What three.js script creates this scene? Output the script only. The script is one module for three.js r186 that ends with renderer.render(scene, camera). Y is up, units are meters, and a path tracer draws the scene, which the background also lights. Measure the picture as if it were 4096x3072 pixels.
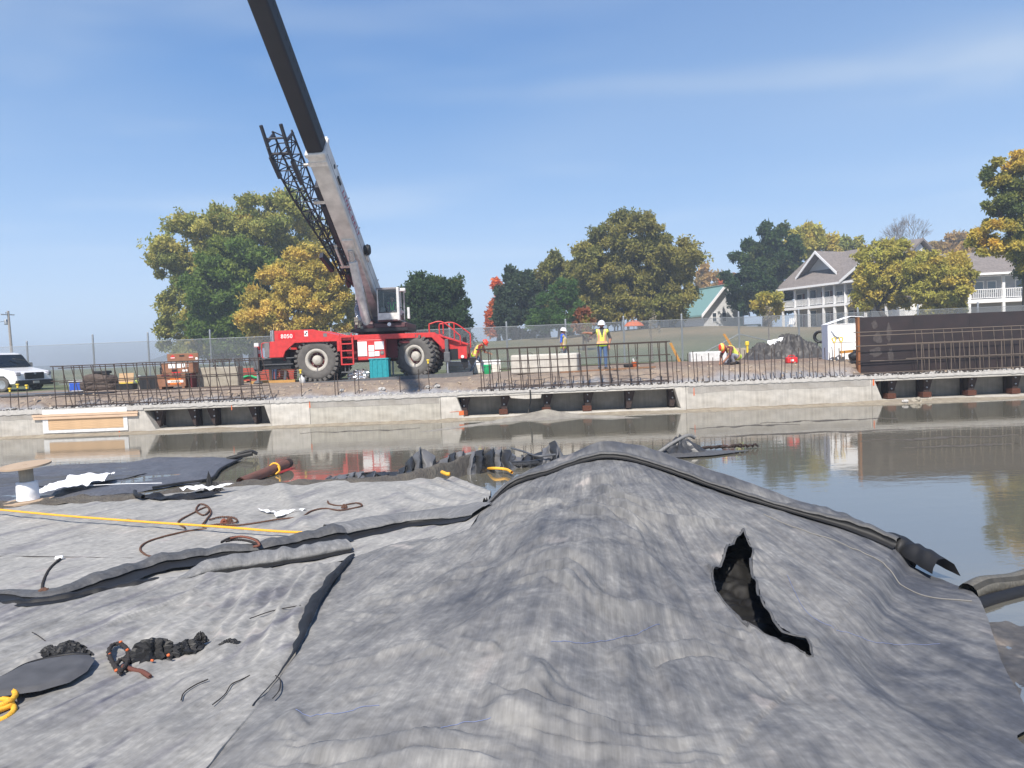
import * as THREE from 'three';
import { mergeGeometries, toCreasedNormals } from 'three/addons/utils/BufferGeometryUtils.js';
import { RoundedBoxGeometry } from 'three/addons/geometries/RoundedBoxGeometry.js';

// ---------------------------------------------------------------- camera, sky, sun, exposure
const scene = new THREE.Scene();
const F = 740;                                                     // focal length in pixels of the 1024 x 768 picture
const camera = new THREE.PerspectiveCamera(2 * Math.atan(384 / F) * 180 / Math.PI, 4 / 3, 0.1, 6000);
camera.rotation.order = 'YXZ';
camera.rotation.set(-Math.atan(33 / F), 0, -2.3 * Math.PI / 180);
camera.position.set(0, 2.1, 0);
camera.updateMatrixWorld(true);
const EXPOSURE = 1.4;
const SUN = { az: 14.2, el: 50 };
const rad = (d) => d * Math.PI / 180;
const sunDir = new THREE.Vector3(-Math.sin(rad(SUN.az)) * Math.cos(rad(SUN.el)), Math.sin(rad(SUN.el)), Math.cos(rad(SUN.az)) * Math.cos(rad(SUN.el)));
const sun = new THREE.DirectionalLight(new THREE.Color(1, 0.93, 0.84), 4.7);
sun.position.copy(sunDir).multiplyScalar(120);
sun.castShadow = true;
Object.assign(sun.shadow.camera, { left: -90, right: 90, top: 90, bottom: -90, near: 1, far: 400 });
sun.shadow.mapSize.set(4096, 4096);
sun.shadow.radius = 1.2;
sun.name = 'sun';
scene.add(sun);
scene.fog = new THREE.FogExp2(new THREE.Color(0.66, 0.77, 0.9), 0.0013);
const renderer = new THREE.WebGLRenderer({ antialias: true });
renderer.toneMapping = THREE.LinearToneMapping;
renderer.toneMappingExposure = EXPOSURE;
renderer.shadowMap.enabled = true;

// ---------------------------------------------------------------- noise
function mulberry(a) { return () => { a = (a + 0x6d2b79f5) | 0; let t = Math.imul(a ^ (a >>> 15), 1 | a); t = (t + Math.imul(t ^ (t >>> 7), 61 | t)) ^ t; return ((t ^ (t >>> 14)) >>> 0) / 4294967296; }; }
const rnd = mulberry(20231);
const rr = (a, b) => a + (b - a) * rnd();
const hash = (x, y, s) => { let h = Math.imul(x | 0, 374761393) ^ Math.imul(y | 0, 668265263) ^ Math.imul(s | 0, 2147483647 - 1274126177); h = Math.imul(h ^ (h >>> 13), 1274126177); h ^= h >>> 16; return (h >>> 0) / 4294967296; };
const GX = [], GY = []; for (let i = 0; i < 64; i++) { GX.push(Math.cos(i * Math.PI / 32)); GY.push(Math.sin(i * Math.PI / 32)); }
const fade = (t) => t * t * t * (t * (t * 6 - 15) + 10);
function grad(x, y, s, per) {                                       // gradient noise, about -1..1, tiling every `per` cells when given
  const ix = Math.floor(x), iy = Math.floor(y), fx = x - ix, fy = y - iy;
  const w = (i) => per ? ((i % per) + per) % per : i;
  const c = (i, j) => { const k = (hash(w(ix + i), w(iy + j), s) * 64) | 0; return GX[k] * (fx - i) + GY[k] * (fy - j); };
  const u = fade(fx), v = fade(fy), a = c(0, 0), b = c(1, 0), d = c(0, 1), e = c(1, 1);
  return 1.45 * (a + (b - a) * u + (d - a) * v + (a - b - d + e) * u * v);
}
function fbm(x, y, s, oct = 4, per = 0) { let a = 1, t = 0, n = 0; for (let i = 0; i < oct; i++) { t += a * grad(x, y, s + i * 17, per); n += a; a *= 0.5; x *= 2; y *= 2; per *= 2; } return t / n * 1.4; }
const sm = (a, b, x) => { const t = Math.min(1, Math.max(0, (x - a) / (b - a))); return t * t * (3 - 2 * t); };
const lerp = (a, b, t) => a + (b - a) * t;
const clamp = (x, a = 0, b = 1) => Math.min(b, Math.max(a, x));

// sky: clear autumn blue, paler towards the horizon, thin high wisps
{
  const Wd = 1024, Hd = 512, data = new Float32Array(Wd * Hd * 4);
  const stops = [[0, [0.60, 0.70, 0.81]], [4, [0.53, 0.655, 0.81]], [10, [0.37, 0.54, 0.80]], [20, [0.195, 0.385, 0.74]], [30, [0.105, 0.26, 0.62]], [45, [0.065, 0.18, 0.49]], [90, [0.045, 0.13, 0.40]]];
  for (let r = 0; r < Hd; r++) {
    const up = ((r + 0.5) / Hd - 0.5) * 180, e = Math.max(0, up);
    let k = 0; while (k < stops.length - 2 && stops[k + 1][0] < e) k++;
    const t = clamp((e - stops[k][0]) / (stops[k + 1][0] - stops[k][0]));
    const base = stops[k][1].map((c, i) => lerp(c, stops[k + 1][1][i], t));
    for (let q = 0; q < Wd; q++) {
      const round = ((q + 0.5) / Wd - 0.5) * 2 * Math.PI, ux = Math.cos(round), uz = Math.sin(round);
      const s = Math.max(0.06, Math.sin(rad(Math.max(e, 1)))), px = ux / s * Math.cos(rad(e)), pz = uz / s * Math.cos(rad(e));
      const wx = px * 0.5 + 0.25 * fbm(px * 0.4, pz * 0.4, 91, 2), wz = pz * 1.1;
      let c = 0.5 + 0.5 * fbm(wx * 0.9, wz * 0.9, 7, 5); c = sm(0.42, 0.95, c) * (0.55 + 0.45 * fbm(px * 0.25, pz * 0.3, 33, 2)) * sm(3, 12, e);
      const sheet = 0.10 * sm(0.3, 0.8, 0.5 + 0.5 * fbm(px * 0.3 + 3, pz * 0.3, 57, 3)) * sm(5, 20, e);
      const a = clamp(c * 0.75 + 2.2 * sheet, 0, 0.6), o = (r * Wd + q) * 4;
      if (up < 0) { data[o] = 0.24; data[o + 1] = 0.25; data[o + 2] = 0.25; } else for (let i = 0; i < 3; i++) data[o + i] = lerp(0.93, 0.68, sm(1, 24, e)) * [0.95, 1, 1.04][i] * lerp(base[i], [0.66, 0.74, 0.85][i], a);
      data[o + 3] = 1;
    }
  }
  const sky = new THREE.DataTexture(data, Wd, Hd, THREE.RGBAFormat, THREE.FloatType);
  sky.mapping = THREE.EquirectangularReflectionMapping; sky.magFilter = THREE.LinearFilter; sky.needsUpdate = true;
  scene.background = sky; scene.environment = sky;
}

// ---------------------------------------------------------------- pixel of the photograph -> point in the place
const V = (x, y, z) => new THREE.Vector3(x, y, z);
const ray = (u, v) => V((u - 512) / F, (384 - v) / F, -1).applyEuler(camera.rotation);
const onZ = (u, v, z) => { const d = ray(u, v); return d.multiplyScalar(z / d.z).add(camera.position); };
const onY = (u, v, y) => { const d = ray(u, v); return d.multiplyScalar((y - 2.1) / d.y).add(camera.position); };

// ---------------------------------------------------------------- textures and materials
function tex(n, fn, color = false) {
  const d = new Uint8Array(n * n * 4);
  for (let y = 0; y < n; y++) for (let x = 0; x < n; x++) { const c = fn(x / n, y / n), o = (y * n + x) * 4; d[o] = clamp(c[0] ?? c) * 255; d[o + 1] = clamp(c[1] ?? c) * 255; d[o + 2] = clamp(c[2] ?? c) * 255; d[o + 3] = 255; }
  const t = new THREE.DataTexture(d, n, n); t.wrapS = t.wrapT = THREE.RepeatWrapping; t.magFilter = t.minFilter = THREE.LinearFilter; t.needsUpdate = true;
  if (color) t.colorSpace = THREE.SRGBColorSpace;
  return t;
}
const TX = {
  grain: tex(512, (u, v) => 0.8 + 0.16 * fbm(u * 8, v * 8, 3, 5, 8) + 0.1 * fbm(u * 64, v * 64, 5, 2, 64)),
  blotch: tex(512, (u, v) => 0.78 + 0.3 * fbm(u * 4, v * 4, 11, 6, 4)),
  concrete: tex(512, (u, v) => { const a = fbm(u * 4, v * 8, 21, 5, 4), p = fbm(u * 96, v * 96, 23, 2, 96), st = fbm(u * 24, v * 2, 29, 3, 24); const b = fbm(u * 2, v * 3, 31, 4, 2), k = 0.80 + 0.16 * a + 0.07 * p + 0.10 * st + 0.10 * b - (p > 0.62 ? 0.15 : 0); return [k, k * (0.975 + 0.015 * b), k * (0.935 + 0.04 * b)]; }),
  dirt: tex(512, (u, v) => { const a = fbm(u * 5, v * 5, 41, 6, 5), b = fbm(u * 40, v * 40, 43, 3, 40); const k = 0.75 + 0.22 * a + 0.16 * b; return [k, k * (0.97 + 0.03 * a), k * (0.94 - 0.05 * b)]; }),
  grass: tex(512, (u, v) => { const a = fbm(u * 6, v * 6, 51, 5, 6), b = fbm(u * 90, v * 60, 53, 2, 90); const k = 0.76 + 0.2 * a + 0.2 * b; return [k * (1 + 0.16 * a), k, k * 0.9]; }),
  rust: tex(512, (u, v) => { const a = fbm(u * 4, v * 4, 61, 6, 4), b = fbm(u * 50, v * 50, 63, 2, 50); const k = 0.78 + 0.25 * a + 0.1 * b; return [k, k * (0.92 - 0.1 * a), k * (0.9 - 0.14 * a)]; }),
  wood: tex(512, (u, v) => { const r = fbm(u * 3, v * 40, 71, 4, 3) + 0.3 * Math.sin((v * 14 + 0.5 * fbm(u * 2, v * 4, 73, 2, 2)) * 6.283); const k = 0.82 + 0.14 * r; return [k, k * 0.96, k * 0.9]; }),
  shingle: tex(512, (u, v) => { const row = Math.floor(v * 16), col = Math.floor(u * 20 + (row % 2) * 0.5), k = 0.72 + 0.25 * hash(col % 20, row, 5) - (v * 16 - row < 0.14 ? 0.25 : 0) + 0.1 * fbm(u * 50, v * 50, 81, 2, 50); return k; }),
  siding: tex(256, (u, v) => { const t = v * 8 - Math.floor(v * 8); return 0.93 - (t < 0.16 ? 0.33 : 0) + 0.06 * fbm(u * 10, v * 40, 83, 2, 10); }),
  seam: tex(256, (u, v) => { const t = u * 5 - Math.floor(u * 5); return 0.9 - (t < 0.1 ? 0.3 : t > 0.9 ? -0.08 : 0) + 0.06 * fbm(u * 6, v * 6, 87, 3, 6); }),
  // woven dusty sheeting: fine threads in one direction, mottled dust, dry silt flecks
  weave: tex(1024, (u, v) => {
    const a = fbm(u * 5, v * 5, 101, 5, 5), st = fbm(u * 180, v * 14, 103, 3, 180), s2 = fbm(u * 48, v * 4, 107, 3, 48), f = fbm(u * 30, v * 30, 109, 4, 30);
    const k = 0.70 + 0.12 * a + 0.08 * st + 0.08 * s2 + 0.17 * f, d = sm(0.1, 0.75, 0.4 * a + 0.5 * f + 0.2 * s2 + 0.12 * st);
    return [k + 0.16 * d, k + 0.15 * d, k + 0.12 * d];
  }),
  weaveB: tex(1024, (u, v) => 0.5 + 0.24 * fbm(u * 14, v * 10, 113, 5, 14) + 0.05 * fbm(u * 220, v * 30, 117, 2, 220) + 0.10 * fbm(u * 40, v * 6, 119, 3, 40)),
  ripple: tex(512, (u, v) => 0.5 + 0.3 * fbm(u * 5, v * 9, 121, 4, 5) + 0.06 * fbm(u * 30, v * 60, 123, 2, 30)),
};
const lin = (r, g, b) => new THREE.Color().setRGB(r, g, b);
function M(c, o = {}) {
  const { map, bump, bs, ...rest } = o;
  const m = new (rest.transmission !== undefined || rest.clearcoat !== undefined || rest.sheen !== undefined ? THREE.MeshPhysicalMaterial : THREE.MeshStandardMaterial)({ color: Array.isArray(c) ? lin(...c) : c, roughness: 0.8, side: THREE.DoubleSide, ...rest });
  if (map) m.map = TX[map]; if (bump) { m.bumpMap = TX[bump]; m.bumpScale = bs ?? 0.01; }
  return m;
}
const MT = {
  conc: M([0.50, 0.485, 0.455], { map: 'concrete', bump: 'concrete', bs: 0.012, roughness: 0.9 }),
  concWet: M([0.20, 0.19, 0.17], { map: 'concrete', roughness: 0.6 }),
  concWhite: M([0.62, 0.60, 0.56], { map: 'concrete', bump: 'grain', bs: 0.008, roughness: 0.9 }),
  concTan: M([0.42, 0.39, 0.33], { map: 'concrete', bump: 'grain', bs: 0.008, roughness: 0.95 }),
  rubble: M([0.52, 0.50, 0.47], { map: 'grain', roughness: 0.95 }),
  rubbleDark: M([0.07, 0.062, 0.055], { map: 'grain', roughness: 0.95 }),
  dirt: M([0.32, 0.26, 0.21], { map: 'dirt', bump: 'dirt', bs: 0.03, roughness: 1, vertexColors: true }),
  ground: M([1, 1, 1], { map: 'grass', roughness: 1, vertexColors: true }),
  silt: M([0.36, 0.32, 0.25], { map: 'dirt', bump: 'dirt', bs: 0.02, roughness: 0.85 }),
  mud: M([0.14, 0.125, 0.105], { map: 'dirt', bump: 'dirt', bs: 0.05, roughness: 0.9 }),
  rebar: M([0.085, 0.066, 0.056], { map: 'rust', roughness: 0.75, metalness: 0.25 }),
  rebarPale: M([0.19, 0.165, 0.135], { map: 'rust', roughness: 0.7, metalness: 0.25 }),
  rustRed: M([0.12, 0.042, 0.022], { map: 'rust', roughness: 0.85 }),
  rustDark: M([0.045, 0.03, 0.026], { map: 'rust', roughness: 0.8 }),
  formSteel: M([0.031, 0.023, 0.025], { map: 'rust', bump: 'grain', bs: 0.003, roughness: 0.62 }),
  steelDark: M([0.028, 0.028, 0.032], { map: 'grain', roughness: 0.55, metalness: 0.3 }),
  steelGrey: M([0.16, 0.165, 0.175], { map: 'grain', roughness: 0.55, metalness: 0.4 }),
  galv: M([0.42, 0.45, 0.48], { map: 'grain', roughness: 0.5, metalness: 0.35 }),
  orange: M([0.75, 0.16, 0.045], { map: 'blotch', roughness: 0.8 }),
  craneRed: M([0.72, 0.045, 0.042], { map: 'grain', roughness: 0.42, clearcoat: 0.25, clearcoatRoughness: 0.35 }),
  craneRedDark: M([0.12, 0.008, 0.013], { map: 'grain', roughness: 0.6 }),
  craneBlack: M([0.013, 0.013, 0.016], { map: 'grain', roughness: 0.5 }),
  boomWhite: M([0.84, 0.82, 0.78], { map: 'blotch', roughness: 0.5 }),
  boomBlack: M([0.012, 0.013, 0.020], { map: 'rust', roughness: 0.6 }),
  lattice: M([0.018, 0.020, 0.032], { roughness: 0.5 }),
  maroon: M([0.12, 0.045, 0.05], { map: 'grain', roughness: 0.5 }),
  greyPaint: M([0.22, 0.21, 0.22], { map: 'grain', roughness: 0.55 }),
  tyre: M([0.15, 0.142, 0.132], { map: 'grain', roughness: 0.95 }),
  rim: M([0.56, 0.53, 0.47], { map: 'grain', roughness: 0.6 }),
  white: M([0.78, 0.78, 0.77], { map: 'grain', roughness: 0.6 }),
  placard: M([0.86, 0.86, 0.85], { roughness: 0.5 }),
  vanWhite: M([0.80, 0.80, 0.80], { roughness: 0.3, clearcoat: 0.6, clearcoatRoughness: 0.15 }),
  glassDark: M([0.012, 0.016, 0.02], { roughness: 0.06 }),
  pane: M([0.93, 0.97, 0.96], { roughness: 0.02, transmission: 1, thickness: 0 }),
  black: M([0.012, 0.012, 0.013], { roughness: 0.6 }),
  blackPlastic: M([0.02, 0.02, 0.022], { roughness: 0.45 }),
  yellow: M([0.78, 0.56, 0.05], { roughness: 0.6 }),
  ropeYellow: M([0.80, 0.42, 0.035], { roughness: 0.65 }),
  wood: M([0.56, 0.36, 0.22], { map: 'wood', roughness: 0.8 }),
  woodPale: M([0.66, 0.49, 0.36], { map: 'wood', roughness: 0.8 }),
  ply: M([0.60, 0.42, 0.26], { map: 'wood', roughness: 0.85 }),
  toolBrown: M([0.33, 0.155, 0.085], { map: 'grain', roughness: 0.6 }),
  brownTarp: M([0.115, 0.085, 0.07], { map: 'blotch', roughness: 0.85 }),
  blue: M([0.03, 0.10, 0.50], { roughness: 0.4 }),
  red: M([0.62, 0.03, 0.03], { roughness: 0.45 }),
  redWood: M([0.50, 0.085, 0.06], { map: 'wood', roughness: 0.75 }),
  green: M([0.02, 0.42, 0.16], { roughness: 0.45 }),
  teal: M([0.02, 0.36, 0.42], { map: 'grain', roughness: 0.5 }),
  foil: M([0.62, 0.63, 0.66], { roughness: 0.22, metalness: 0.75 }),
  whiteSheet: M([0.90, 0.91, 0.93], { roughness: 0.7 }),
  foam: M([0.86, 0.83, 0.76], { roughness: 0.8, map: 'grain' }),
  bark: M([0.085, 0.065, 0.05], { map: 'dirt', bump: 'dirt', bs: 0.05, roughness: 1 }),
  barkPale: M([0.20, 0.17, 0.145], { map: 'dirt', roughness: 1 }),
  siding: M([0.70, 0.71, 0.72], { map: 'siding', roughness: 0.7 }),
  sidingGrey: M([0.40, 0.42, 0.46], { map: 'siding', roughness: 0.7 }),
  trim: M([0.82, 0.82, 0.82], { roughness: 0.6 }),
  shingle: M([0.245, 0.215, 0.20], { map: 'shingle', roughness: 0.95 }),
  greenRoof: M([0.25, 0.42, 0.37], { map: 'seam', roughness: 0.45, metalness: 0.2 }),
  tealTrim: M([0.10, 0.32, 0.30], { roughness: 0.6 }),
  shutter: M([0.11, 0.035, 0.035], { roughness: 0.6 }),
  winGlass: M([0.03, 0.04, 0.05], { roughness: 0.08 }),
  skinA: M([1, 1, 1], { vertexColors: true, roughness: 0.75 }),
  wrapBlack: M([0.022, 0.022, 0.024], { map: 'blotch', roughness: 0.42 }),
};
// ---------------------------------------------------------------- geometry helpers
function uvBox(g, s = 1) {                                          // uv in metres / s, by the dominant side of the normal
  const p = g.attributes.position, n = g.attributes.normal, uv = new Float32Array(p.count * 2);
  for (let i = 0; i < p.count; i++) {
    const ax = Math.abs(n.getX(i)), ay = Math.abs(n.getY(i)), az = Math.abs(n.getZ(i)); let a, b;
    if (ay >= ax && ay >= az) { a = p.getX(i); b = p.getZ(i); } else if (az >= ax) { a = p.getX(i); b = p.getY(i); } else { a = p.getZ(i); b = p.getY(i); }
    uv[2 * i] = a / s; uv[2 * i + 1] = b / s;
  }
  g.setAttribute('uv', new THREE.BufferAttribute(uv, 2)); return g;
}
const mg = (list) => {
  list = list.flat(3).map((g) => { let h = g.index ? g.toNonIndexed() : g; for (const k of Object.keys(h.attributes)) if (!['position', 'normal', 'uv'].includes(k)) h.deleteAttribute(k); if (!h.attributes.uv) uvBox(h); return h; });
  return list.length === 1 ? list[0] : mergeGeometries(list, false);
};
const place = (g, x, y, z, rx = 0, ry = 0, rz = 0) => { if (rx || ry || rz) g.applyMatrix4(new THREE.Matrix4().makeRotationFromEuler(new THREE.Euler(rx, ry, rz, 'YXZ'))); return g.translate(x, y, z); };
const bx = (w, h, d, x = 0, y = 0, z = 0, rx = 0, ry = 0, rz = 0) => place(new THREE.BoxGeometry(w, h, d), x, y, z, rx, ry, rz);
const rb = (w, h, d, r, x = 0, y = 0, z = 0, rx = 0, ry = 0, rz = 0) => place(new RoundedBoxGeometry(w, h, d, 2, r), x, y, z, rx, ry, rz);
const b6 = (x0, x1, y0, y1, z0, z1) => bx(x1 - x0, y1 - y0, z1 - z0, (x0 + x1) / 2, (y0 + y1) / 2, (z0 + z1) / 2);
function bar(a, b, r = 0.02, r2 = r, seg = 6, open = false) {
  a = Array.isArray(a) ? V(...a) : a; b = Array.isArray(b) ? V(...b) : b;
  const d = b.clone().sub(a), g = new THREE.CylinderGeometry(r2, r, d.length(), seg, 1, open);
  g.applyMatrix4(new THREE.Matrix4().compose(a.clone().add(b).multiplyScalar(0.5), new THREE.Quaternion().setFromUnitVectors(V(0, 1, 0), d.normalize()), V(1, 1, 1)));
  return g;
}
function boxBar(a, b, w, h, up = V(0, 1, 0)) {                      // a box-section beam from a to b
  a = Array.isArray(a) ? V(...a) : a; b = Array.isArray(b) ? V(...b) : b;
  const d = b.clone().sub(a), L = d.length(); d.normalize(); const s = d.clone().cross(up).normalize(), u = s.clone().cross(d);
  return bx(w, h, L).applyMatrix4(new THREE.Matrix4().makeBasis(s, u, d.clone().negate()).setPosition(a.clone().add(b).multiplyScalar(0.5)));
}
const curve = (pts, closed = false) => new THREE.CatmullRomCurve3(pts.map((p) => Array.isArray(p) ? V(...p) : p), closed, 'catmullrom', 0.5);
const tube = (pts, r, n = pts.length * 6, seg = 6, closed = false) => new THREE.TubeGeometry(curve(pts, closed), n, r, seg, closed);
const shapeOf = (pts) => new THREE.Shape(pts.map(([x, y]) => new THREE.Vector2(x, y)));
function ext(pts, depth, z0 = 0, bevel = 0, holes = []) {
  const s = Array.isArray(pts) ? shapeOf(pts) : pts; for (const h of holes) s.holes.push(new THREE.Path(h.map(([x, y]) => new THREE.Vector2(x, y))));
  return new THREE.ExtrudeGeometry(s, { depth: depth - 2 * bevel, bevelEnabled: bevel > 0, bevelSize: bevel, bevelThickness: bevel, bevelOffset: -bevel, bevelSegments: 1, curveSegments: 10 }).translate(0, 0, z0 + bevel);
}
const lathe = (pts, seg = 24) => new THREE.LatheGeometry(pts.map(([x, y]) => new THREE.Vector2(x, y)), seg);
// strands twisted round a path: a laid rope
function rope(pts, r, turns, seg = 5, n = pts.length * 14, strands = 3) {
  const c = curve(pts), fr = c.computeFrenetFrames(n), out = [];
  for (let k = 0; k < strands; k++) {
    const q = []; for (let i = 0; i <= n; i++) { const a = i / n * turns * 2 * Math.PI + k * 2 * Math.PI / strands; q.push(c.getPointAt(i / n).addScaledVector(fr.normals[i], Math.cos(a) * r * 0.5).addScaledVector(fr.binormals[i], Math.sin(a) * r * 0.5)); }
    out.push(new THREE.TubeGeometry(new THREE.CatmullRomCurve3(q), n, r * 0.56, seg));
  }
  return mg(out);
}
// smooth skin of a distance field (surface nets)
function skin(lo, hi, cell, f) {
  const n = [0, 1, 2].map((i) => Math.ceil((hi[i] - lo[i]) / cell) + 1), [nx, ny, nz] = n, val = new Float32Array(nx * ny * nz), at = (i, j, k) => (k * ny + j) * nx + i;
  for (let k = 0; k < nz; k++) for (let j = 0; j < ny; j++) for (let i = 0; i < nx; i++) val[at(i, j, k)] = f(lo[0] + i * cell, lo[1] + j * cell, lo[2] + k * cell);
  const id = new Int32Array(nx * ny * nz).fill(-1), pos = [], idx = [];
  for (let k = 0; k < nz - 1; k++) for (let j = 0; j < ny - 1; j++) for (let i = 0; i < nx - 1; i++) {
    let s = 0, cx = 0, cy = 0, cz = 0, c = 0; const v = [];
    for (let q = 0; q < 8; q++) { v[q] = val[at(i + (q & 1), j + (q >> 1 & 1), k + (q >> 2))]; if (v[q] < 0) s++; }
    if (s === 0 || s === 8) continue;
    for (const [a, b] of [[0, 1], [2, 3], [4, 5], [6, 7], [0, 2], [1, 3], [4, 6], [5, 7], [0, 4], [1, 5], [2, 6], [3, 7]]) if ((v[a] < 0) !== (v[b] < 0)) { const t = v[a] / (v[a] - v[b]); cx += lerp(a & 1, b & 1, t); cy += lerp(a >> 1 & 1, b >> 1 & 1, t); cz += lerp(a >> 2, b >> 2, t); c++; }
    id[at(i, j, k)] = pos.length / 3; pos.push(lo[0] + (i + cx / c) * cell, lo[1] + (j + cy / c) * cell, lo[2] + (k + cz / c) * cell);
  }
  const quad = (a, b, c, d, flip) => { if (a < 0 || b < 0 || c < 0 || d < 0) return; flip ? idx.push(a, c, b, a, d, c) : idx.push(a, b, c, a, c, d); };
  for (let k = 1; k < nz - 1; k++) for (let j = 1; j < ny - 1; j++) for (let i = 1; i < nx - 1; i++) {
    const a = val[at(i, j, k)] < 0;
    if (a !== val[at(i + 1, j, k)] < 0) quad(id[at(i, j - 1, k - 1)], id[at(i, j, k - 1)], id[at(i, j, k)], id[at(i, j - 1, k)], !a);
    if (a !== val[at(i, j + 1, k)] < 0) quad(id[at(i - 1, j, k - 1)], id[at(i - 1, j, k)], id[at(i, j, k)], id[at(i, j, k - 1)], !a);
    if (a !== val[at(i, j, k + 1)] < 0) quad(id[at(i - 1, j - 1, k)], id[at(i, j - 1, k)], id[at(i, j, k)], id[at(i - 1, j, k)], !a);
  }
  const g = new THREE.BufferGeometry(); g.setAttribute('position', new THREE.Float32BufferAttribute(pos, 3)); g.setIndex(idx); g.computeVertexNormals(); return g;
}
const tint = (g, fn) => { const p = g.attributes.position, c = new Float32Array(p.count * 3); for (let i = 0; i < p.count; i++) { const k = fn(p.getX(i), p.getY(i), p.getZ(i), i); c[3 * i] = k[0]; c[3 * i + 1] = k[1]; c[3 * i + 2] = k[2]; } g.setAttribute('color', new THREE.BufferAttribute(c, 3)); return g; };
// a lumpy stone
function rock(sx, sy, sz, seed = 1, d = 1) { const g = new THREE.IcosahedronGeometry(1, d), p = g.attributes.position; for (let i = 0; i < p.count; i++) { const x = p.getX(i), y = p.getY(i), z = p.getZ(i), k = 0.85 + 0.4 * grad(x * 1.3 + seed * 7.1, y * 1.3 + z * 1.7, seed); p.setXYZ(i, x * k * sx, y * k * sy, z * k * sz); } g.computeVertexNormals(); return g; }

// ---------------------------------------------------------------- things and parts
const used = {};
const numbered = (n) => { used[n] = (used[n] ?? -1) + 1; return used[n] ? n + '_' + String(used[n]).padStart(3, '0') : n; };
function tag(o, label, category, group) { o.userData = { label, category }; if (group) o.userData.group = group; return o; }
function thing(name, label, category, at = [0, 0, 0], turn = 0, group) {
  const o = new THREE.Group(); o.name = numbered(name); Array.isArray(at) ? o.position.set(...at) : o.position.copy(at); o.rotation.y = turn; scene.add(o); return tag(o, label, category, group);
}
function part(name, g, m, parent, s = 1) {
  if (Array.isArray(g)) g = mg(g);
  if (s) uvBox(g, s);
  const o = new THREE.Mesh(g, m); o.name = name; o.castShadow = o.receiveShadow = true; parent.add(o); return o;
}
function solo(name, label, category, g, m, group, s = 1) { const o = part(numbered(name), g, m, scene, s); return tag(o, label, category, group); }
function setting(name, g, m, s = 1) { const o = part(numbered(name), g, m, scene, s); o.userData = { kind: 'structure' }; return o; }
// ---------------------------------------------------------------- terrain
function gnd(x, z) {
  const d = -z, s = sm(42, 102, d);
  return 1.13 + 0.14 * sm(-3, 3, x) + s * (0.66 + 1.75 * sm(-17, -5, x) + 0.75 * sm(4, 18, x) - 0.75 * sm(22, 42, x)) + 0.05 * s * fbm(x * 0.05, z * 0.05, 201, 3);
}
function sheetGeo(xs, zs, h, col) {                                 // a rectangular sheet with its own spacing; xs grow, zs fall
  const nx = xs.length, nz = zs.length, pos = [], uv = [], c = [], idx = [];
  for (const z of zs) for (const x of xs) { pos.push(x, h(x, z), z); uv.push(x, z); if (col) c.push(...col(x, z)); }
  for (let j = 0; j < nz - 1; j++) for (let i = 0; i < nx - 1; i++) { const a = j * nx + i; idx.push(a, a + 1, a + nx, a + 1, a + nx + 1, a + nx); }
  const g = new THREE.BufferGeometry(); g.setAttribute('position', new THREE.Float32BufferAttribute(pos, 3)); g.setAttribute('uv', new THREE.Float32BufferAttribute(uv, 2)); if (col) g.setAttribute('color', new THREE.Float32BufferAttribute(c, 3));
  g.setIndex(idx); g.computeVertexNormals(); return g;
}
const range = (a, b, n) => Array.from({ length: n }, (_, i) => lerp(a, b, i / (n - 1)));
{
  const xs = range(-1, 1, 181).map((t) => Math.sign(t) * (Math.abs(t) * 60 + Math.pow(Math.abs(t), 7) * 2400)), zs = range(0, 1, 170).map((t) => -33 - t * 110 - Math.pow(t, 6) * 3800);
  const g = sheetGeo(xs, zs, (x, z) => gnd(x, z) - 0.03 * sm(40, 34, -z) + 0.03 * fbm(x * 0.4, z * 0.4, 203, 3), (x, z) => {
    const d = -z, n = 0.5 + 0.5 * fbm(x * 0.09, z * 0.12, 205, 4), hill = sm(54, 80, d) * sm(-6, 8, x), k = clamp(hill * 0.9 + 0.35 * (n - 0.5) * 2 * sm(40, 60, d)), w = 0.75 + 0.5 * n;
    return [lerp(0.135, 0.27, k) * w, lerp(0.155, 0.205, k) * w, lerp(0.075, 0.125, k) * w];
  });
  const uv = g.attributes.uv; for (let i = 0; i < uv.count; i++) uv.setXY(i, uv.getX(i) / 4, uv.getY(i) / 4);
  setting('grass_field', g, MT.ground, 0);
}
const bankY = (x, z) => {                                           // rough earth between the wall and the grass
  const d = -z, e = 0.25 * fbm(x * 0.5, 3, 211, 3), t = sm(23.95 + 0.2 * e, 25.25 + e, d), slope = t * (1 - t) * 4;
  const n = fbm(x * 0.9, z * 1.1, 213, 4), f = fbm(x * 4, z * 4, 215, 3);
  return lerp(0.83, gnd(x, z), t) + n * (0.03 + 0.10 * slope) + f * (0.012 + 0.045 * slope) + 0.05 * sm(2, 6, x) * sm(25, 27, d) - 0.5 * sm(11.2, 11.8, x) * sm(24.9, 24.6, d) * t;
};
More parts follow.
